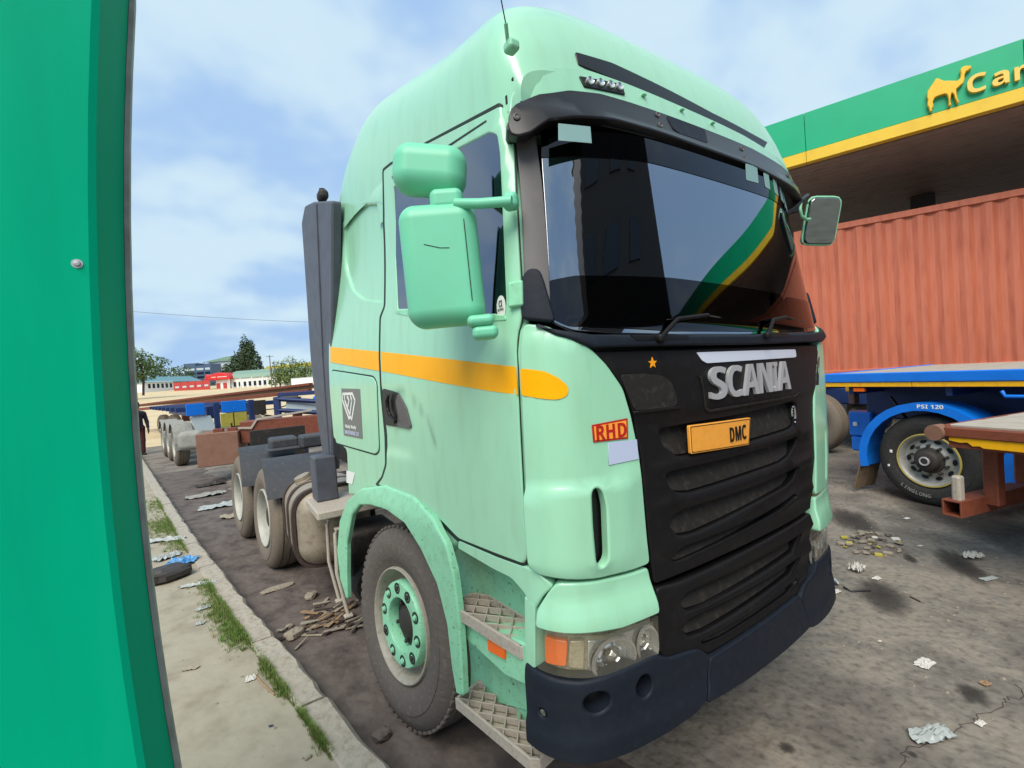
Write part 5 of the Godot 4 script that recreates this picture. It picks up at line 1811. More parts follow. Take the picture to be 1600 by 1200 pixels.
# ---------------------------------------------------------------- green sign at the left edge
func green_sign() -> void:
	var s := thing("totem_sign", "tall green sheet metal sign with a grey edge, filling the left side", "sign", Vector3(-2.35, 0.108, 0.06))
	var st := begin()
	var tr := begin()
	var n := 24
	# the sheet bows a little between its fixings
	var bow := func(y: float) -> float: return 0.075 * pow(clampf(y + 0.108 - 1.70, -0.8, 0.8), 2.0)
	var prof := [[-0.9, 0.05, 0.0], [0.398, 0.05, 1.0], [0.406, 0.046, 1.0], [0.424, -0.03, 1.0]]
	var edge := [[0.4245, -0.031, 1.0], [0.4305, -0.033, 1.0], [0.4305, -0.050, 1.0], [0.415, -0.052, 1.0]]
	for i in n:
		var y0 := 2.65 * i / n
		var y1 := 2.65 * (i + 1) / n
		for k in 3:
			for w in 2:
				var q: Array = [prof, edge][w]
				var a: Array = q[k]
				var b: Array = q[k + 1]
				var out := Vector3(b[1] - a[1], 0, a[0] - b[0]) * -1.0
				if k == 0 and w == 0:
					out = Vector3(0, 0, 1)
				elif w == 0:
					out = Vector3(1, 0, 0.6)
				else:
					out = [Vector3(0, 0, 1), Vector3(1, 0, 0), Vector3(0, 0, -1)][k]
				quad([st, tr][w], Vector3(a[0] + bow.call(y0) * a[2], y0, a[1]), Vector3(b[0] + bow.call(y0) * b[2], y0, b[1]), Vector3(b[0] + bow.call(y1) * b[2], y1, b[1]), Vector3(a[0] + bow.call(y1) * a[2], y1, a[1]), out)
	quad(st, Vector3(-0.9, 2.65, 0.05), Vector3(0.40, 2.65, 0.047), Vector3(0.42, 2.65, -0.03), Vector3(-0.9, 2.65, -0.03), Vector3.UP)
	obj("cladding_sheet", st, M["sign_green"], s)
	obj("edge_trim", tr, M["sign_edge"], s)
	box("sign_core", s, Vector3(-0.26, 1.32, -0.13), Vector3(1.28, 2.62, 0.15), M["sign_edge"], 0.004)
	st = begin()
	var bp := Vector3(-1.957, 1.996, 0.11)
	lathe(st, P([0, 0.004, 0.002, 0.004, 0.0035, 0.003, 0.004, 0.0]), Transform3D(Basis(Vector3.UP, -PI / 2), bp - s.position + Vector3(0, 0, 0.0)), 14)
	lathe(st, P([0.0, 0.0062, 0.001, 0.006, 0.001, 0.0]), Transform3D(Basis(Vector3.UP, -PI / 2), bp - s.position), 18)
	obj("cladding_bolt", st, M["badge_silver"], s)

# ---------------------------------------------------------------- filling station canopy
func canopy() -> void:
	var c := thing("station_canopy", "filling station canopy with green fascia, yellow lower band and brown slatted soffit", "canopy", Vector3(7.5, 0, -1.76), deg_to_rad(20.0))
	var L0 := -9.0
	var L1 := 17.0
	var st := begin()
	# fascia panels butt-jointed
	var z := L0
	while z < L1:
		st = begin()
		bx(st, Vector3(0.06, 5.70, z + 1.3), Vector3(0.12, 0.66, 2.594), 0.004)
		obj("fascia_panel", st, M["canopy_green"], c)
		st = begin()
		bx(st, Vector3(0.05, 5.265, z + 1.3), Vector3(0.14, 0.190, 2.596), 0.004)
		obj("band_panel", st, M["canopy_yellow"], c)
		z += 2.6
	st = begin()
	bx(st, Vector3(0.085, 5.365, 4.0), Vector3(0.07, 0.03, 26.0), 0.0)
	obj("shadow_gap", st, M["soffit_gap"], c)
	box("roof_deck", c, Vector3(8.1, 5.75, 4.0), Vector3(15.9, 0.4, 26.0), M["column_dark"], 0.01)
	st = begin()
	var x := 0.30
	while x < 15.8:
		bx(st, Vector3(x, 5.19, 4.0), Vector3(0.165, 0.03, 25.9), 0.006)
		x += 0.19
	var so := obj("soffit_slats", st, M["soffit_brown"], c)
	so.set_meta("kind", "stuff")
	box("soffit_back", c, Vector3(8.1, 5.26, 4.0), Vector3(15.6, 0.04, 25.9), M["soffit_gap"], 0.0)
	for q in [[4.2, 0.66], [4.2, 9.0], [11.5, 0.66], [11.5, 9.0]]:
		box("column", c, Vector3(q[0], 2.585, q[1]), Vector3(0.42, 5.17, 0.42), M["column_dark"], 0.02)
	# raised camel figure and letters on the fascia, facing -x
	var face := Transform3D(Basis(Vector3.BACK, Vector3.UP, Vector3.LEFT), Vector3(0.0, 0, 0))
	st = begin()
	var cm := P([0.40, 5.39, 0.43, 5.385, 0.425, 5.42, 0.445, 5.46, 0.44, 5.52, 0.462, 5.575, 0.50, 5.585, 0.575, 5.585, 0.60, 5.56, 0.61, 5.50, 0.612, 5.44, 0.605, 5.395, 0.635, 5.39, 0.635, 5.41, 0.63, 5.46, 0.64, 5.53, 0.65, 5.57, 0.672, 5.53, 0.68, 5.47, 0.70, 5.415, 0.69, 5.40, 0.715, 5.395, 0.722, 5.41, 0.708, 5.46, 0.70, 5.53, 0.70, 5.60, 0.735, 5.63, 0.775, 5.655, 0.79, 5.70, 0.795, 5.77, 0.81, 5.81, 0.84, 5.82, 0.868, 5.835, 0.866, 5.865, 0.83, 5.885, 0.79, 5.895, 0.765, 5.885, 0.752, 5.86, 0.756, 5.80, 0.745, 5.74, 0.715, 5.715, 0.67, 5.735, 0.62, 5.76, 0.575, 5.775, 0.535, 5.815, 0.51, 5.845, 0.48, 5.845, 0.455, 5.80, 0.42, 5.755, 0.385, 5.70, 0.375, 5.62, 0.385, 5.58, 0.375, 5.50, 0.395, 5.44])
	prism(st, cm, face, 0.07, 0.008)
	obj("camel_figure", st, M["gold_sign"], c)
	for q in [["C", 0.915, 5.60, 0.26, 0.20], ["a", 1.155, 5.565, 0.19, 0.17], ["m", 1.42, 5.555, 0.19, 0.26]]:
		words("fascia_letter", q[0], c, face * Transform3D(Basis.IDENTITY, Vector3(q[1], q[2], 0.002)), q[3], M["gold_letter"], 0.06, true, q[4])

# what stands in front of the truck and shows only in its glass and paint
func opposite_side() -> void:
	var h := thing("dark_block", "tall dark grey building opposite the truck, seen only as a reflection in the windscreen", "building", Vector3(2.2, 0, 12.0), deg_to_rad(4.0))
	box("wall", h, Vector3(4.4, 9.0, 4.0), Vector3(8.8, 18.0, 8.0), M["column_dark"], 0.05)
	for i in 3:
		for k in 5:
			box("window", h, Vector3(1.0 + i * 2.0, 2.2 + k * 3.2, -0.02), Vector3(1.1, 1.5, 0.08), M["window_dark"], 0.02)
	box("roof_edge", h, Vector3(4.4, 18.1, 4.0), Vector3(9.2, 0.3, 8.4), M["pole_grey"], 0.02)

# ---------------------------------------------------------------- right hand side: container, two flatbeds
func corrugated(st: SurfaceTool, z0: float, z1: float, y0: float, y1: float, x: float, out: float) -> void:
	var p := 0.278
	var z := z0
	while z < z1 - 0.05:
		var v := [[0.0, 0.0], [0.072, 0.0], [0.140, 0.036], [0.210, 0.036], [0.278, 0.0]]
		for k in 4:
			var a: float = minf(z + v[k][0], z1)
			var b: float = minf(z + v[k + 1][0], z1)
			quad(st, Vector3(x - out * v[k][1], y0, a), Vector3(x - out * v[k + 1][1], y0, b), Vector3(x - out * v[k + 1][1], y1, b), Vector3(x - out * v[k][1], y1, a), Vector3(out, 0, (0.6 if k == 1 else -0.6 if k == 3 else 0.0) * 1.0))
		z += p

func right_vehicles() -> void:
	var c := thing("shipping_container", "long rust red corrugated shipping container standing under the canopy", "container", Vector3(7.6, 0, -3.4), deg_to_rad(24.9))
	var L := 12.19
	var st := begin()
	corrugated(st, 0.12, L - 0.12, 1.48, 4.06, 0.012, -1.0)
	obj("side_wall", st, M["container_red"], c)
	st = begin()
	corrugated(st, 0.12, L - 0.12, 1.48, 4.06, 2.426, 1.0)
	obj("side_wall", st, M["container_red"], c)
	box("top_rail", c, Vector3(0.03, 4.115, L / 2), Vector3(0.075, 0.11, L - 0.2), M["container_red"], 0.008)
	box("bottom_rail", c, Vector3(0.03, 1.40, L / 2), Vector3(0.075, 0.17, L - 0.2), M["container_red"], 0.008)
	for z in [0.06, L - 0.06]:
		box("corner_post", c, Vector3(0.06, 2.74, z), Vector3(0.13, 2.86, 0.12), M["container_red"], 0.01)
		box("corner_post", c, Vector3(2.38, 2.74, z), Vector3(0.13, 2.86, 0.12), M["container_red"], 0.01)
		box("end_wall", c, Vector3(1.22, 2.74, z), Vector3(2.2, 2.8, 0.05), M["container_red"], 0.005)
	box("container_roof", c, Vector3(1.22, 4.13, L / 2), Vector3(2.3, 0.04, L - 0.1), M["container_red"], 0.005)
	box("container_floor", c, Vector3(1.22, 1.42, L / 2), Vector3(2.3, 0.10, L - 0.1), M["column_dark"], 0.005)
	# trailer that carries it
	var ct := thing("container_trailer", "dark chassis trailer under the rust red container, mostly hidden", "trailer", Vector3(7.6, 0, -3.4), deg_to_rad(24.9))
	box("chassis_beam", ct, Vector3(1.2, 1.18, 6.0), Vector3(1.0, 0.30, 12.0), M["trailer_navy"], 0.02)
	for z in [1.2, 2.5, 3.8]:
		make_wheel(ct, Vector3(0.02, 0.52, z), "plain")
	var wz := thing("parked_trailer", "dark trailer end whose dusty tyre shows beside the truck's front corner", "trailer", Vector3(7.3, 0, -3.2), deg_to_rad(-11.5))
	make_wheel(wz, Vector3(0.03, 0.55, 0.0), "plain", PI, 0.55)
	make_wheel(wz, Vector3(2.2, 0.55, 0.0), "plain", 0.0, 0.55)
	st = begin()
	tube(st, [Vector3(0.05, 0.52, 0), Vector3(2.2, 0.52, 0)], 0.09, 10)
	bx(st, Vector3(1.1, 1.0, -1.2), Vector3(0.9, 0.3, 4.4), 0.02)
	obj("chassis_beam", st, M["trailer_navy"], wz)

	# blue flatbed
	var b := thing("flatbed_trailer", "bright blue flatbed trailer with yellow band, blue mudguard and spotted tyre", "trailer", Vector3(5.03, 0, -1.94), deg_to_rad(-11.5))
	var BL := 9.0
	box("deck", b, Vector3(1.25, 1.50, BL / 2), Vector3(2.44, 0.05, BL), M["deck_grey"], 0.006)
	box("side_rail", b, Vector3(0.0, 1.478, BL / 2), Vector3(0.06, 0.115, BL), M["trailer_blue"], 0.01)
	box("end_rail", b, Vector3(1.25, 1.478, 0.0), Vector3(2.44, 0.115, 0.06), M["trailer_blue"], 0.01)
	var z := 0.0
	while z < BL:
		box("yellow_band", b, Vector3(0.010, 1.392, z + 0.5), Vector3(0.05, 0.055, 0.994), M["trailer_yellow"], 0.004)
		z += 1.0
	box("main_beam", b, Vector3(0.75, 1.12, BL / 2 + 0.1), Vector3(0.16, 0.46, BL), M["trailer_navy"], 0.02)
	box("main_beam", b, Vector3(1.75, 1.12, BL / 2 + 0.1), Vector3(0.16, 0.46, BL), M["trailer_navy"], 0.02)
	for k in 9:
		box("cross_member", b, Vector3(1.25, 1.31, 0.3 + k * 1.0), Vector3(2.38, 0.10, 0.06), M["trailer_navy"], 0.005)
	for z2 in [1.08, 2.40, 3.72]:
		var w := make_wheel(b, Vector3(0.04, 0.520, z2), "trailer")
		make_wheel(b, Vector3(2.45, 0.520, z2), "trailer", 0.0)
		st = begin()
		tube(st, [Vector3(0.1, 0.52, z2), Vector3(2.4, 0.52, z2)], 0.08, 10)
		obj("axle", st, M["chassis_black"], b)
		# curved mudguard
		st = begin()
		var prev := []
		for k in 15:
			var an := deg_to_rad(lerpf(192.0, 28.0, k / 14.0))
			var row := []
			for o in [[-0.01, -0.09], [-0.01, 0.0], [0.40, 0.0], [0.40, -0.02], [0.005, -0.02], [0.005, -0.09]]:
				var rr: float = 0.685 + o[1]
				row.append(Vector3(o[0], 0.50 + sin(an) * rr, z2 + cos(an) * rr))
			if prev.size():
				for i in 5:
					var ctr := Vector3(0.2, 0.5, z2)
					var od: Vector3 = [Vector3.LEFT, (row[1] - Vector3(row[1].x, 0.5, z2)), Vector3.RIGHT, (Vector3(row[1].x, 0.5, z2) - row[1]), Vector3.RIGHT][i]
					quad(st, prev[i], prev[i + 1], row[i + 1], row[i], od)
			prev = row
		var mg := obj("mudguard", st, M["trailer_blue"], b)
		if z2 < 1.2:
			words("mudguard_letters", "PSI 120", mg, Transform3D(Basis(Vector3.BACK, Vector3.UP, Vector3.LEFT), Vector3(-0.012, 1.142, 1.16)), 0.045, M["print_white"], 0.002, true, 0.24)
			st = begin()
			var fb := Basis(Vector3.RIGHT, 0.25)
			rbox(st, Transform3D(fb, Vector3(0.2, 0.24, z2 - 0.72)), Vector3(0.42, 0.40, 0.018), 0.008, 2)
			obj("mud_flap", st, M["flap_rubber"], b)
			# pale lettering along the tyre's side and two chalk spots
			var txt := "LINGLONG"
			for k in 8:
				var an := deg_to_rad(232.0 + k * 5.6)
				var rr := 0.40
				var f := Transform3D(Basis(Vector3.BACK, Vector3.UP, Vector3.LEFT), Vector3(0.036, 0.52 + sin(an) * rr, z2 + cos(an) * rr))
				words("tyre_letter", txt[k], w, w.transform.affine_inverse() * f * Transform3D(Basis(Vector3.BACK, an + PI / 2), Vector3.ZERO), 0.040, M["tyre_print"], 0.002, true)
			for sp in [[170.0, 0.36], [196.0, 0.40]]:
				st = begin()
				var an := deg_to_rad(sp[0])
				rbox(st, w.transform.affine_inverse() * Transform3D(Basis.IDENTITY, Vector3(0.045, 0.52 + sin(an) * sp[1], z2 + cos(an) * sp[1])), Vector3(0.012, 0.035, 0.028), 0.006, 2)
				obj("chalk_spot", st, M["print_white"], w)
	# lamp, brackets and the blue box at the tail
	box("side_lamp", b, Vector3(0.03, 1.325, 0.42), Vector3(0.05, 0.05, 0.13), M["orange_lens"], 0.008)
	box("tail_board", b, Vector3(0.9, 1.30, -0.10), Vector3(0.5, 0.10, 0.10), M["trailer_yellow"], 0.01)
	box("tail_bracket", b, Vector3(0.75, 1.18, -0.10), Vector3(0.12, 0.22, 0.08), M["beam_brown"], 0.01)
	var tb := part("tool_box", b)
	box("box_body", tb, Vector3(0.75, 0.80, 0.05), Vector3(0.30, 0.34, 0.30), M["trailer_blue"], 0.02)
	box("box_foot", tb, Vector3(0.75, 0.52, 0.05), Vector3(0.30, 0.20, 0.26), M["trailer_blue"], 0.02)
	st = begin()
	rbox(st, Transform3D(Basis.IDENTITY, Vector3(0.59, 0.80, 0.0)), Vector3(0.03, 0.06, 0.06), 0.014, 3)
	obj("box_lamp", st, M["print_white"], tb)
	st = begin()
	tube(st, [Vector3(-0.01, 1.32, 1.75), Vector3(-0.02, 1.27, 1.78), Vector3(-0.02, 1.27, 2.1), Vector3(-0.01, 1.32, 2.12)], 0.018, 8)
	obj("rope_hook", st, M["trailer_blue"], b)
	for k in 3:
		st = begin()
		var hz := 0.5 + k * 1.3
		tube(st, [Vector3(0.5, 1.2, hz), Vector3(0.42, 0.95, hz + 0.2), Vector3(0.5, 0.85, hz + 0.45), Vector3(0.45, 1.05, hz + 0.8)], 0.018, 6)
		obj("air_hose", st, M["lamp_black"], b)

	# near brown flatbed
	var n := thing("flatbed_trailer", "rust brown flatbed trailer with pale deck and yellow band, nearest at the right edge", "trailer", Vector3(2.83, 0, -0.20), deg_to_rad(-14.0))
	st = begin()
	z = 0.0
	for k in 5:
		box("deck_board", n, Vector3(0.22 + k * 0.375, 1.185 - 0.003 * (k % 2), 3.5), Vector3(0.369, 0.04, 7.0), M["deck_grey"], 0.004)
	box("side_rail", n, Vector3(-0.01, 1.155, 3.5), Vector3(0.06, 0.075, 7.0), M["trailer_brown"], 0.008)
	box("end_rail", n, Vector3(0.95, 1.150, -0.02), Vector3(1.9, 0.10, 0.06), M["trailer_brown"], 0.008)
	st = begin()
	prism(st, P([0.02, 1.118, 0.02, 1.09, 0.09, 1.078, 0.13, 1.085, 0.16, 1.060, 0.20, 1.065, 0.22, 1.052, 0.6, 1.052, 7.0, 1.052, 7.0, 1.118]), Transform3D(Basis(Vector3.BACK, Vector3.UP, Vector3.LEFT), Vector3(-0.012, 0, 0)), 0.012, 0.002)
	obj("yellow_band", st, M["trailer_yellow"], n)
	box("edge_channel", n, Vector3(0.02, 1.075, 3.5), Vector3(0.055, 0.085, 6.98), M["trailer_brown"], 0.006)
	st = begin()
	lathe(st, P([-0.05, 0.0, -0.05, 0.06, 0.05, 0.06, 0.05, 0.0]), Transform3D(Basis.IDENTITY, Vector3(-0.02, 1.145, -0.05)), 20)
	obj("corner_roller", st, M["beam_brown"], n)
	for x in [0.55, 1.35]:
		box("main_beam", n, Vector3(x, 0.90, 3.6), Vector3(0.14, 0.36, 6.9), M["trailer_brown"], 0.015)
	for k in 6:
		box("cross_member", n, Vector3(0.95, 1.09, 0.4 + k * 1.1), Vector3(1.8, 0.08, 0.07), M["trailer_brown"], 0.006)
	var lg := part("landing_leg", n)
	box("leg_post", lg, Vector3(0.30, 0.80, 0.12), Vector3(0.10, 0.46, 0.09), M["trailer_brown"], 0.01)
	st = begin()
	rbox(st, Transform3D(Basis.IDENTITY, Vector3(0.02, 0.72, 0.04)), Vector3(0.07, 0.20, 0.06), 0.02, 3)
	obj("leg_hinge", st, M["step_grey"], lg)
	# hollow square bar, open end towards the yard
	st = begin()
	for q in [[0.0, 0.055, 0.11, 0.012], [0.0, -0.055, 0.11, 0.012]]:
		bx(st, Vector3(0.40, 0.575 + q[1], 0.03), Vector3(0.9, 0.012, 0.122), 0.002)
	for s in [-0.055, 0.055]:
		bx(st, Vector3(0.40, 0.575, 0.03 + s), Vector3(0.9, 0.10, 0.012), 0.002)
	obj("hollow_bar", st, M["trailer_brown"], lg)
	for x in [0.14, 1.8]:
		for z3 in [4.3, 5.6]:
			make_wheel(n, Vector3(x, 0.5, z3), "plain", PI if x < 1 else 0.0, 0.5)

# ---------------------------------------------------------------- trailers behind the truck
func rear_vehicles() -> void:
	# brown steel beam trailer just behind the truck
	var b := thing("beam_trailer", "brown steel beam trailer with a square box end, right behind the truck", "trailer", Vector3(-2.28, 0, -10.36), deg_to_rad(-13.0))
	box("box_end", b, Vector3(0.38, 0.70, -0.45), Vector3(0.76, 0.68, 0.9), M["beam_brown"], 0.012)
	box("main_beam", b, Vector3(2.9, 0.98, -0.42), Vector3(4.25, 0.46, 0.55), M["trailer_brown"], 0.012)
	var st := begin()
	prism(st, P([0.74, 1.07, 1.0, 1.04, 1.12, 1.22, 2.2, 1.32, 2.2, 1.36, 1.10, 1.26, 0.98, 1.09, 0.74, 1.11]), Transform3D(Basis.IDENTITY, Vector3(0, 0, -0.16)), 0.05, 0.004)
	obj("bent_flange", st, M["step_grey"], b)
	for x in [0.36, 0.62]:
		box("beam_lug", b, Vector3(x, 1.075, -0.25), Vector3(0.18, 0.07, 0.14), M["trailer_brown"], 0.006)
		st = begin()
		tube(st, [Vector3(x, 1.08, -0.25), Vector3(x - 0.02, 1.20, -0.25)], 0.016, 6)
		obj("lug_pin", st, M["lamp_black"], b)
	for z in [-0.5]:
		for x in [3.4, 4.6]:
			box("beam_foot", b, Vector3(x, 0.37, z), Vector3(0.2, 0.76, 0.3), M["chassis_black"], 0.01)
	st = begin()
	rbox(st, Transform3D(Basis.IDENTITY, Vector3(-0.33, 0.86, -1.05)), Vector3(0.5, 0.42, 0.5), 0.12, 4)
	obj("grey_drum", st, M["canvas_grey"], b)

	# blue skeletal trailer with three covered axles, farther back
	var t := thing("skeletal_trailer", "blue skeletal trailer with three dusty covered wheels along the kerb, farther back", "trailer", Vector3(-2.78, 0, -13.3), deg_to_rad(9.5))
	for x in [0.75, 1.75]:
		box("main_beam", t, Vector3(x, 1.38, -4.4), Vector3(0.16, 0.34, 8.8), M["trailer_navy"], 0.015)
	for k in 8:
		box("cross_member", t, Vector3(1.25, 1.50, -0.4 - k * 1.15), Vector3(2.4, 0.12, 0.12), M["trailer_navy"], 0.01)
	for z in [-0.95, -2.35, -3.75]:
		make_wheel(t, Vector3(0.0, 0.55, z), "plain", PI, 0.55)
		make_wheel(t, Vector3(2.5, 0.55, z), "plain", 0.0, 0.55)
		st = begin()
		var prev := []
		for k in 11:
			var an := deg_to_rad(lerpf(-8.0, 150.0, k / 10.0))
			var row := []
			for o in [[-0.03, 0.585], [-0.02, 0.62], [0.40, 0.62], [0.42, 0.585]]:
				row.append(Vector3(o[0], 0.55 + sin(an) * (o[1] + 0.01 * (k % 2)), z + cos(an) * o[1]))
			if prev.size():
				for i in 3:
					quad(st, prev[i], prev[i + 1], row[i + 1], row[i], (prev[i] - Vector3(0.2, 0.55, z)))
			prev = row
		obj("wheel_cover", st, M["canvas_grey"], t)
	for q in [[0.42, 0.40], [1.28, 0.58]]:
		box("blue_plate", t, Vector3(q[0], 1.49, 0.10), Vector3(q[1], 0.30, 0.05), M["trailer_blue"], 0.008)
	for x in [1.10, 1.42]:
		box("yellow_plate", t, Vector3(x, 1.14, 0.10), Vector3(0.29, 0.36, 0.03), M["dull_yellow"], 0.006)
	st = begin()
	prism(st, P([0.28, 1.30, 0.74, 1.30, 0.86, 0.92, 0.80, 0.90, 0.40, 0.95]), Transform3D(Basis.IDENTITY, Vector3(0, 0, 0.04)), 0.03, 0.003)
	obj("pale_gusset", st, M["wall_pale"], t)
	for x in [0.88, 1.70]:
		box("end_post", t, Vector3(x, 1.26, 0.06), Vector3(0.13, 0.74, 0.10), M["trailer_navy"], 0.01)
	box("dark_plate", t, Vector3(1.90, 1.40, 0.12), Vector3(0.30, 0.40, 0.04), M["chassis_black"], 0.006)
	st = begin()
	tube(st, [Vector3(1.9, 1.2, 0.2), Vector3(2.2, 1.12, 0.25), Vector3(2.5, 1.15, 0.25), Vector3(2.65, 1.35, 0.22), Vector3(2.62, 1.52, 0.2)], 0.02, 8)
	tube(st, [Vector3(1.9, 1.32, 0.2), Vector3(2.3, 1.33, 0.25), Vector3(2.6, 1.40, 0.2)], 0.015, 8)
	obj("air_hose", st, M["lamp_black"], t)
	st = begin()
	lathe(st, P([-0.03, 0.0, -0.03, 0.10, 0.02, 0.10, 0.03, 0.085, 0.03, 0.0]), Transform3D(Basis(Vector3.UP, -PI / 2), Vector3(2.80, 1.46, 0.25)), 20)
	obj("round_lamp", st, M["print_white"], t)
	st = begin()
	rbox(st, Transform3D(Basis.IDENTITY, Vector3(2.68, 1.66, 0.15)), Vector3(0.42, 0.16, 0.3), 0.05, 3)
	obj("valve_box", st, M["stone_grey"], t)

	# navy drawbar frame seen beside the cab
	var d := thing("drawbar_frame", "navy steel drawbar frame with a pale plate, seen just left of the cab's rear", "trailer frame", Vector3(-0.674, 1.37, -11.421), deg_to_rad(-26.0))
	d.position.y = 0.0
	for q in [[1.63, 1.30, 0.10], [1.36, 1.02, 0.10]]:
		st = begin()
		tube(st, [Vector3(0.0, q[0], 0), Vector3(1.6, q[1] + 0.12, 0.1)], 0.055, 4)
		obj("frame_tube", st, M["trailer_navy"], d)
	box("frame_post", d, Vector3(0.02, 1.20, -0.02), Vector3(0.14, 0.95, 0.12), M["trailer_navy"], 0.01)
	box("frame_top", d, Vector3(0.75, 1.72, -0.3), Vector3(1.6, 0.10, 0.10), M["trailer_navy"], 0.01)
	box("pale_plate", d, Vector3(0.85, 1.36, -0.06), Vector3(1.3, 0.24, 0.02), M["wall_pale"], 0.003, Basis(Vector3.BACK, -0.12))
	box("blue_cylinder", d, Vector3(1.05, 1.56, -0.25), Vector3(0.5, 0.16, 0.2), M["trailer_blue"], 0.05)
	box("frame_leg", d, Vector3(0.5, 0.55, -0.3), Vector3(0.12, 1.1, 0.12), M["trailer_navy"], 0.01)

	# long rusty deck behind them all
	var a := Vector3(-5.748, 1.546, -30.164)
	var e := Vector3(0.838, 1.959, -15.815)
	var f := thing("long_flatbed", "long rusty brown flatbed deck standing across the sandy lot", "trailer", Vector3(a.x, 0, a.z))
	var dir := Vector3(e.x - a.x, 0, e.z - a.z)
	f.rotation.y = atan2(-dir.z, dir.x)
	var ln := dir.length()
	st = begin()
	var tilt := Basis(Vector3.BACK, atan2(e.y - a.y, ln))
	bx(st, Vector3(ln / 2, (a.y + e.y) / 2 + 0.02, 0), Vector3(ln, 0.09, 0.16), 0.01, tilt)
	bx(st, Vector3(ln / 2 + 0.3, (a.y + e.y) / 2 - 0.20, 0.25), Vector3(ln, 0.13, 0.16), 0.01, tilt)
	obj("side_beam", st, M["trailer_brown"], f)
	st = begin()
	bx(st, Vector3(ln / 2, (a.y + e.y) / 2 - 0.02, -1.1), Vector3(ln, 0.05, 2.2), 0.01, tilt)
	obj("deck", st, M["beam_brown"], f)
	for k in 3:
		box("deck_leg", f, Vector3(ln * (0.25 + 0.3 * k), 0.75, -0.9), Vector3(0.2, 1.6, 0.3), M["trailer_brown"], 0.01)
	for k in 2:
		make_wheel(f, Vector3(ln * 0.2 + k * 1.2, 0.55, -0.1), "plain", -PI / 2, 0.5)

	bystander()

# smooth union of tapered capsules, meshed as surface nets
func capsule_net(st: SurfaceTool, bones: Array, cell: float, k := 0.03) -> void:
	var lo := Vector3(1e9, 1e9, 1e9)
	var hi := -lo
	for b in bones:
		var r: float = maxf(b[2], b[3]) + cell * 2
		lo = lo.min((b[0] as Vector3).min(b[1]) - Vector3.ONE * r)
		hi = hi.max((b[0] as Vector3).max(b[1]) + Vector3.ONE * r)
	var n := Vector3i(((hi - lo) / cell).ceil()) + Vector3i.ONE
	var val := PackedFloat32Array()
	val.resize(n.x * n.y * n.z)
	var field := func(p: Vector3) -> float:
		var s := 1e3
		for b in bones:
			var a: Vector3 = b[0]
			var ab: Vector3 = b[1] - a
			var t := clampf((p - a).dot(ab) / maxf(ab.length_squared(), 1e-8), 0, 1)
			var d: float = p.distance_to(a + ab * t) - lerpf(b[2], b[3], t)
			var h := maxf(k - absf(s - d), 0.0) / k
			s = minf(s, d) - h * h * k * 0.25
		return s
	for z in n.z:
		for y in n.y:
			for x in n.x:
				val[(z * n.y + y) * n.x + x] = field.call(lo + Vector3(x, y, z) * cell)
	var vert := {}
	var at := func(x: int, y: int, z: int) -> int: return (z * n.y + y) * n.x + x
	for z in n.z - 1:
		for y in n.y - 1:
			for x in n.x - 1:
				var s := Vector3.ZERO
				var c := 0
				for e in [[0, 0, 0, 1, 0, 0], [0, 1, 0, 1, 1, 0], [0, 0, 1, 1, 0, 1], [0, 1, 1, 1, 1, 1], [0, 0, 0, 0, 1, 0], [1, 0, 0, 1, 1, 0], [0, 0, 1, 0, 1, 1], [1, 0, 1, 1, 1, 1], [0, 0, 0, 0, 0, 1], [1, 0, 0, 1, 0, 1], [0, 1, 0, 0, 1, 1], [1, 1, 0, 1, 1, 1]]:
					var v0 := val[(((z + e[2]) * n.y + y + e[1]) * n.x) + x + e[0]]
					var v1 := val[(((z + e[5]) * n.y + y + e[4]) * n.x) + x + e[3]]
					if (v0 < 0) != (v1 < 0):
						s += Vector3(x + e[0], y + e[1], z + e[2]).lerp(Vector3(x + e[3], y + e[4], z + e[5]), v0 / (v0 - v1))
						c += 1
				if c:
					vert[Vector3i(x, y, z)] = lo + s / c * cell
	var nr := func(p: Vector3) -> Vector3:
		var e := cell * 0.5
		return Vector3(field.call(p + Vector3(e, 0, 0)) - field.call(p - Vector3(e, 0, 0)), field.call(p + Vector3(0, e, 0)) - field.call(p - Vector3(0, e, 0)), field.call(p + Vector3(0, 0, e)) - field.call(p - Vector3(0, 0, e))).normalized()
	var nor := {}
	for q in vert:
		nor[q] = nr.call(vert[q])
	for q in vert:
		for ax in 3:
			var d := Vector3i.ZERO
			d[ax] = 1
			var u := Vector3i.ZERO
			u[(ax + 1) % 3] = 1
			var w := Vector3i.ZERO
			w[(ax + 2) % 3] = 1
			var v0 := val[(q.z * n.y + q.y) * n.x + q.x]
			var o: Vector3i = q + d
			var v1 := val[(o.z * n.y + o.y) * n.x + o.x]
			if (v0 < 0) == (v1 < 0):
				continue
			var c := [q, q - u, q - u - w, q - w]
			if not (vert.has(c[1]) and vert.has(c[2]) and vert.has(c[3])):
				continue
			tri(st, vert[c[0]], vert[c[1]], vert[c[2]], nor[c[0]], nor[c[1]], nor[c[2]])
			tri(st, vert[c[0]], vert[c[2]], vert[c[3]], nor[c[0]], nor[c[2]], nor[c[3]])

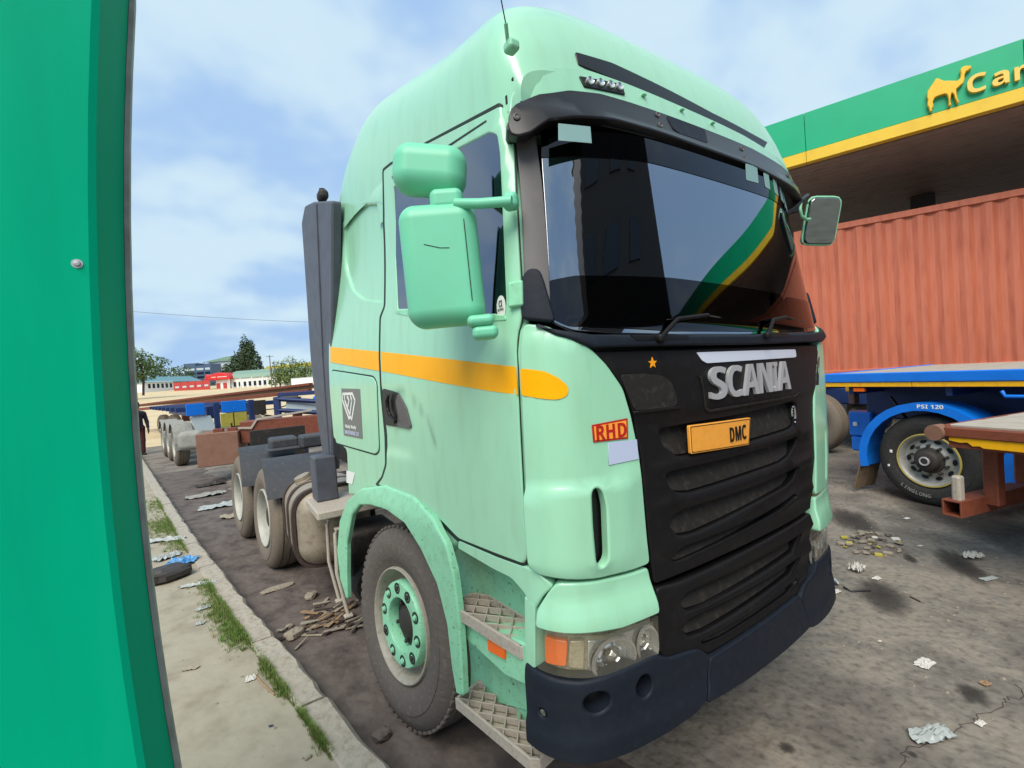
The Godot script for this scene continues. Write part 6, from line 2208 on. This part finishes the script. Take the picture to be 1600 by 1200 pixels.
func bystander() -> void:
	var at := Vector3(-4.135, 0.002, -18.38)
	var p := thing("person", "person in dark navy top and maroon trousers standing behind the green sign's edge", "person", Vector3(at.x, 0.0, at.z), deg_to_rad(20.0))
	var st := begin()
	# head, neck, arms and feet are one body; clothes go over it
	capsule_net(st, [[Vector3(0, 1.62, 0.01), Vector3(0, 1.70, 0.0), 0.085, 0.09], [Vector3(0, 1.60, 0.045), Vector3(0, 1.57, 0.05), 0.055, 0.04], [Vector3(0, 1.645, 0.095), Vector3(0, 1.615, 0.105), 0.012, 0.018], [Vector3(-0.088, 1.645, 0), Vector3(-0.09, 1.625, 0), 0.018, 0.015], [Vector3(0.088, 1.645, 0), Vector3(0.09, 1.625, 0), 0.018, 0.015], [Vector3(0, 1.44, -0.01), Vector3(0, 1.58, 0.0), 0.06, 0.052], [Vector3(0, 1.35, 0), Vector3(0, 0.98, 0), 0.12, 0.11],
		[Vector3(-0.19, 1.38, 0), Vector3(-0.25, 1.10, 0.0), 0.045, 0.038], [Vector3(-0.25, 1.10, 0), Vector3(-0.25, 0.86, 0.08), 0.036, 0.028], [Vector3(0.19, 1.38, 0), Vector3(0.25, 1.10, 0.0), 0.045, 0.038], [Vector3(0.25, 1.10, 0), Vector3(0.25, 0.86, 0.08), 0.036, 0.028],
		[Vector3(-0.25, 0.84, 0.085), Vector3(-0.25, 0.76, 0.10), 0.032, 0.028], [Vector3(0.25, 0.84, 0.085), Vector3(0.25, 0.76, 0.10), 0.032, 0.028], [Vector3(-0.12, 1.37, 0), Vector3(0.12, 1.37, 0), 0.09, 0.09],
		[Vector3(-0.09, 0.9, 0), Vector3(-0.10, 0.10, -0.01), 0.08, 0.04], [Vector3(0.09, 0.9, 0), Vector3(0.10, 0.10, -0.01), 0.08, 0.04]], 0.022)
	for s in [-1.0, 1.0]:
		for k in 4:
			var x: float = s * (0.25 + (k - 1.5) * 0.001)
			var z := 0.075 + k * 0.017
			tube(st, [Vector3(x, 0.77, z), Vector3(x - s * 0.004, 0.73, z + 0.004), Vector3(x - s * 0.016, 0.695 + 0.006 * absf(k - 1.5), z + 0.004)], 0.008, 6)
		tube(st, [Vector3(s * 0.245, 0.82, 0.125), Vector3(s * 0.238, 0.785, 0.145), Vector3(s * 0.232, 0.755, 0.145)], 0.009, 6)
	var body := obj("body", st, M["skin_brown"], p)
	st = begin()
	capsule_net(st, [[Vector3(0, 1.36, -0.005), Vector3(0, 0.93, 0), 0.145, 0.145], [Vector3(-0.14, 1.39, 0), Vector3(0.14, 1.39, 0), 0.085, 0.085], [Vector3(-0.19, 1.38, 0), Vector3(-0.25, 1.10, 0.0), 0.065, 0.055], [Vector3(-0.25, 1.10, 0), Vector3(-0.25, 0.92, 0.065), 0.053, 0.046], [Vector3(0.19, 1.38, 0), Vector3(0.25, 1.10, 0.0), 0.065, 0.055], [Vector3(0.25, 1.10, 0), Vector3(0.25, 0.92, 0.065), 0.053, 0.046]], 0.022)
	obj("jacket", st, M["cloth_navy"], body)
	st = begin()
	capsule_net(st, [[Vector3(-0.06, 0.92, 0), Vector3(0.06, 0.92, 0), 0.13, 0.13], [Vector3(-0.09, 0.88, 0), Vector3(-0.10, 0.5, 0.01), 0.10, 0.075], [Vector3(-0.10, 0.5, 0.01), Vector3(-0.10, 0.12, -0.01), 0.075, 0.062], [Vector3(0.09, 0.88, 0), Vector3(0.10, 0.5, 0.01), 0.10, 0.075], [Vector3(0.10, 0.5, 0.01), Vector3(0.10, 0.12, -0.01), 0.075, 0.062]], 0.022)
	obj("trousers", st, M["cloth_maroon"], body)
	st = begin()
	for s in [-0.10, 0.10]:
		rbox(st, Transform3D(Basis.IDENTITY, Vector3(s, 0.045, 0.04)), Vector3(0.095, 0.085, 0.26), 0.04, 3)
	obj("shoes", st, M["lamp_black"], body)
	st = begin()
	capsule_net(st, [[Vector3(0, 1.69, -0.015), Vector3(0, 1.715, -0.005), 0.092, 0.092]], 0.02)
	obj("hair", st, M["gap_black"], body)

# ---------------------------------------------------------------- the far side of the lot
func crown(called: String, parent, blobs: Array, count: int, leaf: float, m: Material, sd: int) -> void:
	var r := RandomNumberGenerator.new()
	r.seed = sd
	var st := begin()
	var lump := FastNoiseLite.new()
	lump.seed = sd
	lump.frequency = 0.35
	var tot := 0.0
	for b in blobs:
		tot += b[1].x * b[1].y * b[1].z
	for b in blobs:
		var nb := int(count * b[1].x * b[1].y * b[1].z / tot) + 12
		for i in nb:
			var d := Vector3(r.randfn(), r.randfn(), r.randfn()).normalized()
			var q: Vector3 = b[0] + d * b[1] * (0.45 + 0.55 * pow(r.randf(), 0.5)) * (1.0 + 0.3 * lump.get_noise_3dv((b[0] + d * b[1]) * 2.0))
			if lump.get_noise_3dv(q * 1.7) < -0.28:
				continue
			var nn := (d + Vector3(r.randfn(), r.randfn() + 0.6, r.randfn()) * 0.6).normalized()
			var u := nn.cross(Vector3(r.randfn(), r.randfn(), r.randfn())).normalized() * leaf * r.randf_range(0.6, 1.3)
			var v := nn.cross(u).normalized() * leaf * r.randf_range(0.4, 0.9)
			tri(st, q - u, q + v, q + u, nn, nn, nn)
			tri(st, q - u, q + u, q - v * 0.8, nn, nn, nn)
	obj(called, st, m, parent)

func tree(called: String, label: String, at: Vector3, h: float, blobs: Array, m: Material, count: int, leaf: float, sd: int, group := "") -> void:
	var t := thing(called, label, "tree", at, 0.0, group)
	var st := begin()
	tube(st, [Vector3.ZERO, Vector3(0.02 * h, h * 0.3, 0), Vector3(0, h * 0.62, 0.01 * h)], h * 0.02, 8)
	for k in 4:
		var an := k * 1.7 + sd
		tube(st, [Vector3(0.01 * h, h * 0.28, 0), Vector3(cos(an) * h * 0.12, h * 0.5, sin(an) * h * 0.12), Vector3(cos(an) * h * 0.17, h * 0.68, sin(an) * h * 0.17)], h * 0.009, 6)
	obj("trunk", st, M["bark"], t)
	crown("crown", t, blobs, count, leaf, m, sd)

func far_buildings() -> void:
	# white hall with green roof and red entrance
	var o := Vector3(0.418, 2.4, -110.692)
	var e := Vector3(10.574, 2.509, -104.149)
	var ang := atan2(-(e.z - o.z), e.x - o.x)
	var ln := Vector2(e.x - o.x, e.z - o.z).length()
	var hall := thing("long_hall", "long white hall with a pale green roof and a row of small dark windows", "building", o, ang)
	box("wall", hall, Vector3(ln / 2, 1.2, -3.5), Vector3(ln, 3.2, 7.0), M["wall_white"], 0.05)
	var st := begin()
	prism(st, P([-0.25, 2.75, 7.3, 2.75, 7.0, 3.5, 3.6, 4.4, 0.2, 3.5]), Transform3D(Basis(Vector3.FORWARD, Vector3.UP, Vector3.RIGHT), Vector3(-0.8, 0, 0)), ln + 3.2, 0.05)
	obj("roof", st, M["roof_green"], hall)
	for k in 11:
		var w := box("window", hall, Vector3(0.8 + k * (ln - 1.6) / 10.0, 1.45, 0.01), Vector3(0.55, 1.0, 0.06), M["window_dark"], 0.01)
		box("sill", w, Vector3(0.8 + k * (ln - 1.6) / 10.0, 0.9, 0.06), Vector3(0.7, 0.08, 0.12), M["wall_white"], 0.01)
	for k in 5:
		box("porch_post", hall, Vector3(ln + 0.4 + k * 0.55, 1.2, -0.3), Vector3(0.18, 2.6, 0.18), M["wall_white"], 0.02)
	for k in 6:
		box("front_post", hall, Vector3(0.4 + k * ln / 5.2, 1.3, 1.2), Vector3(0.14, 2.9, 0.14), M["wall_white"], 0.02)
	var porch := part("entrance", hall)
	box("porch_wall", porch, Vector3(-1.4, 1.2, -1.0), Vector3(2.6, 3.0, 3.4), M["wall_white"], 0.04)
	st = begin()
	var dome := PackedVector2Array()
	for k in 13:
		dome.append(Vector2(-1.6 + cos(PI * k / 12.0) * 2.3, 2.6 + sin(PI * k / 12.0) * 1.5))
	prism(st, dome, Transform3D(Basis.IDENTITY, Vector3(0, 0, -2.6)), 4.0, 0.1)
	prism(st, P([-5.0, 2.6, -3.6, 2.6, -3.7, 3.6, -4.5, 3.9]), Transform3D(Basis.IDENTITY, Vector3(0, 0, -2.0)), 3.0, 0.1)
	obj("red_awning", st, M["red_awning"], porch)
	words("awning_letters", "— ——", porch, Transform3D(Basis.IDENTITY, Vector3(-1.5, 3.2, 1.42)), 0.12, M["print_white"], 0.02)
	for x in [-2.2, -0.8]:
		box("door", porch, Vector3(x, 0.95, 0.72), Vector3(0.8, 2.0, 0.05), M["red_fence"], 0.01)
	# left hall
	var o2 := Vector3(-14.412, 3.719, -116.71)
	var e2 := Vector3(-9.913, 3.408, -120.942)
	var hall2 := thing("low_hall", "low white hall with a blue green roof behind the sandy lot, at the far left", "building", o2, atan2(-(e2.z - o2.z), e2.x - o2.x))
	var l2 := Vector2(e2.x - o2.x, e2.z - o2.z).length()
	box("wall", hall2, Vector3(l2 / 2, 0.8, -3), Vector3(l2, 2.2, 6), M["wall_white"], 0.04)
	st = begin()
	prism(st, P([-0.3, 1.7, 6.4, 1.7, 3.0, 3.0]), Transform3D(Basis(Vector3.FORWARD, Vector3.UP, Vector3.RIGHT), Vector3(-0.3, 0, 0)), l2 + 7.0, 0.05)
	obj("roof", st, M["roof_blue"], hall2)
	for k in 6:
		box("window", hall2, Vector3(1.0 + k * (l2 - 1.6) / 5.0, 0.95, 0.01), Vector3(0.5, 0.9, 0.05), M["window_dark"], 0.01)
	# red hoarding between the halls
	var o3 := Vector3(-9.509, 3.196, -114.727)
	var e3 := Vector3(-3.243, 2.815, -110.681)
	var fence := thing("red_hoarding", "red panelled hoarding between the two white halls", "fence", o3, atan2(-(e3.z - o3.z), e3.x - o3.x))
	var l3 := Vector2(e3.x - o3.x, e3.z - o3.z).length()
	for k in 5:
		box("hoarding_panel", fence, Vector3((k + 0.5) * l3 / 5.0, 0.9, 0), Vector3(l3 / 5.0 - 0.06, 1.9, 0.08), M["red_fence"], 0.01)
		box("pale_print", fence, Vector3((k + 0.5) * l3 / 5.0, 0.85, 0.05), Vector3(l3 / 5.0 - 0.7, 0.35, 0.02), M["wall_pale"], 0.0)
	# blue glass block, pale flats, white wall
	var o4 := Vector3(-8.705, 5.184, -136.863)
	var g := thing("glass_block", "grey blue office block with stepped roof among the cypresses", "building", o4, deg_to_rad(-32.8))
	for q in [[0.0, 2.9, 3.6], [2.9, 2.2, 2.9], [5.0, 1.7, 3.3]]:
		box("wall", g, Vector3(q[0] + q[1] / 2, q[2] / 2 + 0.6, -2), Vector3(q[1], q[2] + 1.5, 4), M["wall_blue"], 0.03)
		for k in 3:
			box("window", g, Vector3(q[0] + q[1] / 2, 1.4 + k * 1.0, 0.02), Vector3(q[1] - 0.5, 0.5, 0.05), M["wall_pale"] if k == 2 else M["window_dark"], 0.01)
	var o5 := Vector3(-3.532, 4.961, -143.043)
	var fl := thing("flats_block", "pale block of flats with a sloping roof behind the tall conifer", "building", o5, deg_to_rad(-38.0))
	box("wall", fl, Vector3(3.0, 2.6, -3), Vector3(6.2, 6.4, 6), M["wall_pale"], 0.04)
	st = begin()
	prism(st, P([-0.4, 5.7, 6.6, 5.7, 6.6, 6.7, 5.6, 6.9, -0.4, 6.0]), Transform3D(Basis.IDENTITY, Vector3(0, 0, -6.2)), 6.6, 0.04)
	obj("roof", st, M["roof_green"], fl)
	for i in 3:
		for k in 3:
			box("window", fl, Vector3(1.1 + i * 1.8, 2.0 + k * 1.35, 0.02), Vector3(0.8, 0.6, 0.05), M["window_dark"], 0.01)
			box("balcony", fl, Vector3(1.1 + i * 1.8, 1.6 + k * 1.35, 0.2), Vector3(1.2, 0.28, 0.4), M["wall_white"], 0.02)
	var o6 := Vector3(10.691, 2.249, -95.738)
	var e6 := Vector3(15.898, 2.113, -87.62)
	var wl := thing("white_wall", "white painted yard wall right of the long hall", "wall", o6, atan2(-(e6.z - o6.z), e6.x - o6.x))
	box("wall_body", wl, Vector3(3.5, 0.75, 0), Vector3(9.0, 2.1, 0.2), M["wall_white"], 0.02)
	box("wall_coping", wl, Vector3(3.5, 1.84, 0), Vector3(9.1, 0.08, 0.3), M["wall_pale"], 0.01)
	var o7 := Vector3(21.218, 6.869, -162.833)
	var fb := thing("far_house", "pale yellow house roof showing over the bushes on the right", "building", o7, deg_to_rad(-32.8))
	box("wall", fb, Vector3(0, 0.4, 0), Vector3(19, 3.6, 8), M["wall_pale"], 0.05)
	st = begin()
	prism(st, P([-10, 2.2, 10, 2.2, 8.5, 3.6, -8.5, 3.2]), Transform3D(Basis.IDENTITY, Vector3(0, 0, -4.4)), 8.8, 0.05)
	obj("roof", st, M["dull_yellow"], fb)
	# trees
	var a := Vector3(3.865, 3.445, -123.963)
	tree("conifer", "tall dark conifer standing behind the long white hall", a, 12.6, [[Vector3(0.4, 7.0, 0), Vector3(1.9, 3.8, 1.6)], [Vector3(-1.6, 5.4, 0), Vector3(1.7, 2.6, 1.6)], [Vector3(1.9, 5.0, 0.3), Vector3(1.8, 3.4, 1.6)], [Vector3(0.2, 10.4, 0), Vector3(0.9, 2.0, 0.8)], [Vector3(-3.4, 3.9, 0), Vector3(1.7, 1.7, 1.4)], [Vector3(1.3, 8.6, 0.2), Vector3(1.1, 2.6, 1.0)]], M["leaf_dark"], 5200, 0.27, 3)
	a = Vector3(-10.491, 2.498, -78.458)
	tree("shade_tree", "broad leafy shade tree at the left beside the green sign", a, 7.0, [[Vector3(-1.2, 5.2, 0), Vector3(2.6, 1.3, 2.2)], [Vector3(1.5, 4.4, 0.5), Vector3(2.0, 0.9, 1.6)], [Vector3(-0.4, 3.2, 0), Vector3(2.8, 1.3, 2.2)], [Vector3(-2.2, 3.8, 0.5), Vector3(2.0, 1.8, 1.8)]], M["leaf_mid"], 2400, 0.20, 5)
	var xs := [[272, 574], [281, 571], [299, 568], [306, 572], [311, 567], [318, 569], [322, 566], [327, 573]]
	var i := 0
	for q in xs:
		var base := Vector3(-11.51, 4.563, -145.796) if i == 0 else Vector3.ZERO
		var k := 118.0 / 710.0
		var right := Vector3(0.8406, 0, 0.5417)
		var org := Vector3(-11.51, 4.563, -145.796)
		base = org + right * (q[0] - 272) * k
		var hh: float = (606 - q[1] + (q[0] - 272) * -0.07) * k
		tree("cypress", ["narrow dark cypress, leftmost of the row behind the red hoarding", "second dark cypress from the left in the row behind the halls", "third cypress in the row, just behind the office block", "short cypress tucked between two taller ones behind the office block", "fifth cypress in the row, over the middle of the office block", "sixth cypress in the row, right of the middle of the office block", "tallest cypress at the right part of the row", "last cypress of the row, next to the block of flats"][i], base, hh, [[Vector3(0, hh * 0.5, 0), Vector3(0.75, hh * 0.52, 0.75)]], M["leaf_dark"], 260, 0.22, 30 + i, "cypresses behind the halls")
		i += 1
	a = Vector3(-13.168, 4.483, -131.394)
	tree("hedge_tree", "dense green trees massed behind the low hall at the left", a, 5.5, [[Vector3(-2.0, 3.2, 0), Vector3(4.6, 2.6, 2.0)], [Vector3(3.5, 2.8, 0), Vector3(3.6, 2.2, 2.0)]], M["leaf_mid"], 1700, 0.26, 41)
	for q in [[438, 6.4, "green bushy tree right of the utility poles", 51], [456, 7.4, "light green bushy tree between the poles and the white wall", 52], [478, 6.4, "light green bushy tree nearest to the cab's rear fairing", 53]]:
		a = Vector3(10.608, 2.322, -100.553) + Vector3(0.8406, 0, 0.5417) * (q[0] - 456) * 0.13
		tree("bushy_tree", q[2], a, q[1], [[Vector3(0, q[1] * 0.55, 0), Vector3(1.7, q[1] * 0.34, 1.5)], [Vector3(0.8, q[1] * 0.4, 0.3), Vector3(1.6, q[1] * 0.30, 1.4)], [Vector3(-1.0, q[1] * 0.36, 0), Vector3(1.4, q[1] * 0.28, 1.3)]], M["leaf_light"], 900, 0.22, q[3], "bushy trees beyond the long hall")
	# poles and wire
	for q in [[425, 555, "tall grey utility pole with a crossbar beyond the long hall"], [431, 565, "shorter grey utility pole right of the taller one"]]:
		a = Vector3(7.045, 2.58, -100.476) + Vector3(0.8406, 0, 0.5417) * (q[0] - 425) * 0.127
		var p := thing("utility_pole", q[2], "utility pole", a)
		var ph: float = (606 - q[1]) * 0.127
		st = begin()
		tube(st, [Vector3.ZERO, Vector3(0, ph, 0)], 0.09, 8)
		obj("pole", st, M["pole_grey"], p)
		box("crossbar", p, Vector3(0, ph - 0.25, 0), Vector3(1.5 if q[0] == 425 else 0.9, 0.1, 0.1), M["pole_grey"], 0.01, Basis(Vector3.UP, -0.57))
	var w0 := Vector3(-10.384, 10.183, -52.387)
	var w1 := Vector3(11.711, 6.963, -38.074)
	st = begin()
	var wp := []
	for k in 21:
		var f := k / 20.0
		wp.append(w0.lerp(w1, f) - Vector3(0, sin(f * PI) * 0.25, 0))
	tube(st, wp, 0.016, 5)
	tag(obj("power_line", st, M["pole_grey"], null), "thin power line crossing the sky left of the cab", "power line")
	for q in [[w0, "grey wire pole hidden behind the green sign"], [w1, "grey wire pole hidden behind the cab"]]:
		var pp := thing("wire_pole", q[1], "utility pole", Vector3(q[0].x, terrain(q[0].x, q[0].z), q[0].z))
		st = begin()
		tube(st, [Vector3.ZERO, Vector3(0, q[0].y - pp.position.y + 0.15, 0)], 0.12, 8)
		obj("pole", st, M["pole_grey"], pp)

# ---------------------------------------------------------------- rubbish on the ground
func scrap(called: String, label: String, cat: String, at: Vector3, size: Vector2, m: Material, turn: float, crumple: float, sd: int, group := "") -> void:
	var f := FastNoiseLite.new()
	f.seed = sd
	f.frequency = 2.2
	f.fractal_octaves = 3
	var st := begin()
	var nx := 12
	var nz := 10
	var g := []
	for i in nx + 1:
		var row := []
		for j in nz + 1:
			var u := float(i) / nx - 0.5
			var v := float(j) / nz - 0.5
			# ragged outline
			var k := 1.0 + 0.30 * f.get_noise_2d(u * 1.2 + 5.0, v * 1.2) * (absf(u) + absf(v))
			var hgt := (absf(f.get_noise_2d(u * 1.6, v * 1.6 + 9.0)) * 1.6 + 0.25) * crumple * (1.0 - 0.8 * maxf(absf(u), absf(v)))
			row.append(Vector3(u * size.x * k, hgt + 0.004, v * size.y * k))
		g.append(row)
	for i in nx:
		for j in nz:
			if (i in [0, nx - 1]) and (j in [0, nz - 1]):
				continue
			quad(st, g[i][j], g[i + 1][j], g[i + 1][j + 1], g[i][j + 1], Vector3.UP)
	var o := obj(called, st, m, null)
	o.position = at
	o.rotation.y = turn - 0.57
	tag(o, label, cat, group)

func stone(called: String, label: String, cat: String, at: Vector3, size: Vector3, m: Material, turn: float, sd: int, group := "") -> void:
	var f := FastNoiseLite.new()
	f.seed = sd
	f.frequency = 1.1
	var st := begin()
	var n := 9
	var pt := func(a: int, b: int) -> Vector3:
		var th := PI * a / n
		var ph := TAU * (b % (n * 2)) / (n * 2)
		var d := Vector3(sin(th) * cos(ph), cos(th), sin(th) * sin(ph))
		d = Vector3(signf(d.x) * pow(absf(d.x), 0.7), signf(d.y) * pow(absf(d.y), 0.7), signf(d.z) * pow(absf(d.z), 0.7))
		return d * size * 0.5 * (1.0 + 0.35 * f.get_noise_3dv(d * 1.5)) + Vector3(0, size.y * 0.38, 0)
	for a in n:
		for b in n * 2:
			var p0: Vector3 = pt.call(a, b)
			quad(st, p0, pt.call(a, b + 1), pt.call(a + 1, b + 1), pt.call(a + 1, b), (p0 + pt.call(a + 1, b + 1)) - Vector3(0, size.y * 0.76, 0))
	var o := obj(called, st, m, null)
	o.position = at
	o.rotation.y = turn
	tag(o, label, cat, group)

func litter() -> void:
	# on the pavement
	scrap("plastic_bag", "crumpled blue plastic bag on the pavement, the one nearest the kerb", "plastic bag", Vector3(-2.242, 0.108, -4.889), Vector2(0.26, 0.20), M["bag_blue"], 0.3, 0.07, 1)
	scrap("plastic_bag", "flattened pale blue plastic scrap right beside the green sign", "plastic bag", Vector3(-2.404, 0.108, -5.213), Vector2(0.24, 0.16), M["bag_pale"], 1.0, 0.05, 2)
	stone("rubble_lump", "large dark lump of rubble on the pavement beside the green sign", "rubble", Vector3(-2.338, 0.108, -4.489), Vector3(0.36, 0.13, 0.26), M["bag_dark"], 0.4, 3)
	scrap("plastic_strip", "long pale plastic strip lying across the pavement towards the grass", "plastic scrap", Vector3(-2.086, 0.108, -4.096), Vector2(0.30, 0.05), M["bag_pale"], 0.25, 0.03, 4)
	scrap("plastic_strip", "pale plastic strip among the grass, farther back by the kerb", "plastic scrap", Vector3(-2.467, 0.108, -5.933), Vector2(0.5, 0.10), M["bag_pale"], 0.1, 0.05, 5)
	scrap("paper_sheet", "torn white paper square near the dry stick on the pavement", "paper", Vector3(-1.768, 0.108, -2.233), Vector2(0.055, 0.06), M["paper_white"], 0.5, 0.012, 6)
	var st := begin()
	tube(st, [Vector3(-1.746, 0.112, -2.26), Vector3(-1.709, 0.114, -2.111), Vector3(-1.665, 0.112, -1.973)], 0.0055, 6)
	tag(obj("dry_stick", st, M["wood_scrap"], null), "short dry stick lying beside the white paper square", "stick")
	scrap("paper_sheet", "dirty pale paper strip in the middle of the pavement by the sign", "paper", Vector3(-2.081, 0.108, -2.598), Vector2(0.10, 0.035), M["pavement"], 0.2, 0.012, 7)
	stone("brick_chip", "small pale square chip at the bottom of the pavement", "rubble", Vector3(-1.58, 0.108, -1.384), Vector3(0.032, 0.012, 0.018), M["stone_grey"], 0.3, 8)
	scrap("wrapper", "tiny dark blue wrapper on the bare pavement", "wrapper", Vector3(-1.706, 0.108, -1.719), Vector2(0.022, 0.012), M["trailer_navy"], 0.3, 0.006, 9)
	scrap("plastic_strip", "pale crumpled wrapper beside the green grass patch", "plastic scrap", Vector3(-2.033, 0.108, -3.511), Vector2(0.11, 0.05), M["bag_pale"], 0.7, 0.03, 10)
	scrap("paper_sheet", "small pale blue paper below the crumpled wrapper by the grass", "paper", Vector3(-2.047, 0.108, -3.243), Vector2(0.06, 0.05), M["bag_pale"], 0.2, 0.012, 11)
	# in the gutter
	stone("concrete_chunk", "flat pale concrete slab in the gutter between the rear and front wheels", "rubble", Vector3(-1.484, 0.012, -3.755), Vector3(0.28, 0.025, 0.10), M["stone_grey"], 0.15, 12)
	stone("concrete_chunk", "pale concrete chunk touching the kerb in front of the scrap heap", "rubble", Vector3(-1.471, 0.012, -2.764), Vector3(0.13, 0.06, 0.10), M["stone_grey"], 0.5, 13)
	stone("concrete_chunk", "small brown stone in the gutter midway to the scrap heap", "rubble", Vector3(-1.266, 0.012, -3.349), Vector3(0.11, 0.05, 0.09), M["stone_grey"], 0.9, 14)
	stone("concrete_chunk", "tiny pale stone by the scrap heap's left end", "rubble", Vector3(-1.486, 0.012, -2.929), Vector3(0.05, 0.03, 0.04), M["stone_grey"], 0.2, 15)
	stone("concrete_chunk", "rounded mud stone in the gutter near the bottom edge", "rubble", Vector3(-1.234, 0.012, -1.42), Vector3(0.09, 0.04, 0.08), M["brown_dark"], 0.2, 16)
	var heap := thing("scrap_heap", "heap of splintered wood and bark beside the front wheel", "scrap heap", Vector3(-1.194, -0, -2.817))
	var r := RandomNumberGenerator.new()
	r.seed = 17
	for k in 70:
		st = begin()
		var p := Vector3(r.randfn(0, 0.14), 0.02 + absf(r.randfn(0, 0.014)), r.randfn(0, 0.12))
		var an := r.randf_range(-0.9, 0.9)
		var l: float = r.randf_range(0.02, 0.085)
		var d: Vector3 = Vector3(cos(an), r.randf_range(-0.08, 0.16), sin(an)) * l
		var w := Vector3(-sin(an), 0.15, cos(an)) * r.randf_range(0.008, 0.03)
		var up := Vector3(0, 0.007, 0)
		quad(st, p - d - w, p - d + w, p + d + w * 0.4, p + d - w * 0.4, Vector3.UP)
		quad(st, p - d - w - up, p - d - w, p + d - w * 0.4, p + d - w * 0.4 - up, -w)
		quad(st, p - d + w - up, p - d + w, p + d + w * 0.4, p + d + w * 0.4 - up, w)
		obj("splinter", st, [M["wood_scrap"], M["stone_grey"], M["strap_dark"], M["pavement"], M["brown_dark"]][k % 5], heap)
	# a band of broken rubbish farther down the gutter
	for q in [[350, 790, 0.34, 21, "pale heap of wet paper in the gutter, left of the rear wheels", "bag_pale"], [322, 775, 0.30, 22, "grey rag heap at the kerb beyond the wet paper", "canvas_grey"], [372, 806, 0.22, 23, "brown sodden cardboard in the gutter by the second rear wheel", "pavement"], [330, 758, 0.26, 24, "dark crumpled sheet on the ground behind the rear wheels", "bag_dark"]]:
		var at := Vector3(-2.156, 2.71, -0.508)
		at = [Vector3(-1.868, 0.01, -7.889), Vector3(-2.134, 0.01, -9.019), Vector3(-1.699, 0.01, -6.968), Vector3(-2.071, 0.01, -10.132)][q[3] - 21]
		scrap("gutter_rubbish", q[4], "rubbish", at, Vector2(q[2] * 2.0, q[2]), M[q[5]], 0.6, 0.06, q[3])
	# on the yard
	var pile := thing("rubble_pile", "small pile of broken concrete and yellow scraps on the yard right of the bumper", "rubble", Vector3(3.215, 0, -0.863))
	for k in 46:
		st = begin()
		var an := r.randf() * TAU
		var rad := sqrt(r.randf())
		var p := Vector3(cos(an) * rad * 0.34, 0.012 + 0.03 * (1.0 - rad) * r.randf(), sin(an) * rad * 0.26)
		var s := Vector3(r.randf_range(0.02, 0.07), r.randf_range(0.01, 0.028), r.randf_range(0.02, 0.05))
		bx(st, p, s, 0.004, Basis(Vector3.UP, r.randf() * TAU) * Basis(Vector3.RIGHT, r.randf_range(-0.3, 0.3)))
		var m: Material = M["stone_grey"]
		if k % 7 == 0:
			m = M["dull_yellow"]
		elif k % 3 == 0:
			m = M["brown_dark"]
		elif k == 10 or k == 20:
			m = M["paper_white"]
		obj("rubble_piece", st, m, pile)
	scrap("crumpled_paper", "crumpled white paper ball on the yard right of the bumper", "paper", Vector3(2.499, 0, -0.712), Vector2(0.11, 0.10), M["paper_white"], 0.4, 0.09, 31)
	scrap("silver_lid", "domed silvery plastic lid touching the view of the bumper's right end", "plastic lid", Vector3(2.101, 0, -0.76), Vector2(0.13, 0.10), M["bag_pale"], 0.2, 0.06, 32)
	scrap("paper_sheet", "flat white paper in front of the silvery lid", "paper", Vector3(1.97, 0, -0.681), Vector2(0.15, 0.05), M["paper_white"], 0.3, 0.012, 33)
	scrap("crumpled_paper", "white crumpled bag beside the dark oil stain", "paper", Vector3(3.431, 0, -0.227), Vector2(0.15, 0.10), M["paper_white"], 0.2, 0.06, 34)
	scrap("paper_sheet", "flat torn white sheet in the middle of the yard", "paper", Vector3(1.462, 0, -0.013), Vector2(0.12, 0.07), M["paper_white"], 0.5, 0.012, 35)
	scrap("plastic_bag", "grey white plastic bag lying at the bottom of the yard", "plastic bag", Vector3(0.849, 0, 0.172), Vector2(0.20, 0.08), M["bag_pale"], 0.1, 0.035, 36)
	scrap("dry_leaf", "curled brown leaf on the yard near the right edge", "leaf", Vector3(1.489, 0, 0.227), Vector2(0.05, 0.035), M["wood_scrap"], 0.2, 0.015, 37)
	scrap("paper_sheet", "faint white smear of paper below the oil stain", "paper", Vector3(3.034, 0, -0.053), Vector2(0.14, 0.05), M["bag_pale"], 0.2, 0.01, 38)
	st = begin()
	tube(st, [Vector3(2.109, 0.012, -0.662), Vector3(2.086, 0.006, -0.604), Vector3(2.197, 0.006, -0.521)], 0.007, 6)
	tag(obj("bent_stick", st, M["lamp_black"], null), "bent black stick on the yard below the crumpled paper ball", "stick")
	st = begin()
	tube(st, [Vector3(2.299, 0.006, -0.316), Vector3(2.263, 0.006, -0.249)], 0.005, 6)
	tag(obj("twig", st, M["strap_dark"], null), "short thin twig lying alone in the middle of the yard", "stick")
	for q in [[Vector3(4.213, 0, -0.887), 0.07, "small white scrap on the ground before the hollow steel bar", 41], [Vector3(3.439, 0, -0.568), 0.05, "tiny white scrap between the rubble pile and the oil stain", 42], [Vector3(1.524, -0, -0.243), 0.025, "tiny white bead of paper left of the torn white sheet", 43], [Vector3(2.453, 0, -0.567), 0.07, "narrow white scrap right of the crumpled paper ball", 44], [Vector3(1.115, 0, 0.282), 0.05, "grey scrap on the yard by the bottom right corner", 45]]:
		scrap("paper_scrap", q[2], "paper", q[0], Vector2(q[1], q[1] * 0.6), M["paper_white"], 0.4, q[1] * 0.2, q[3])
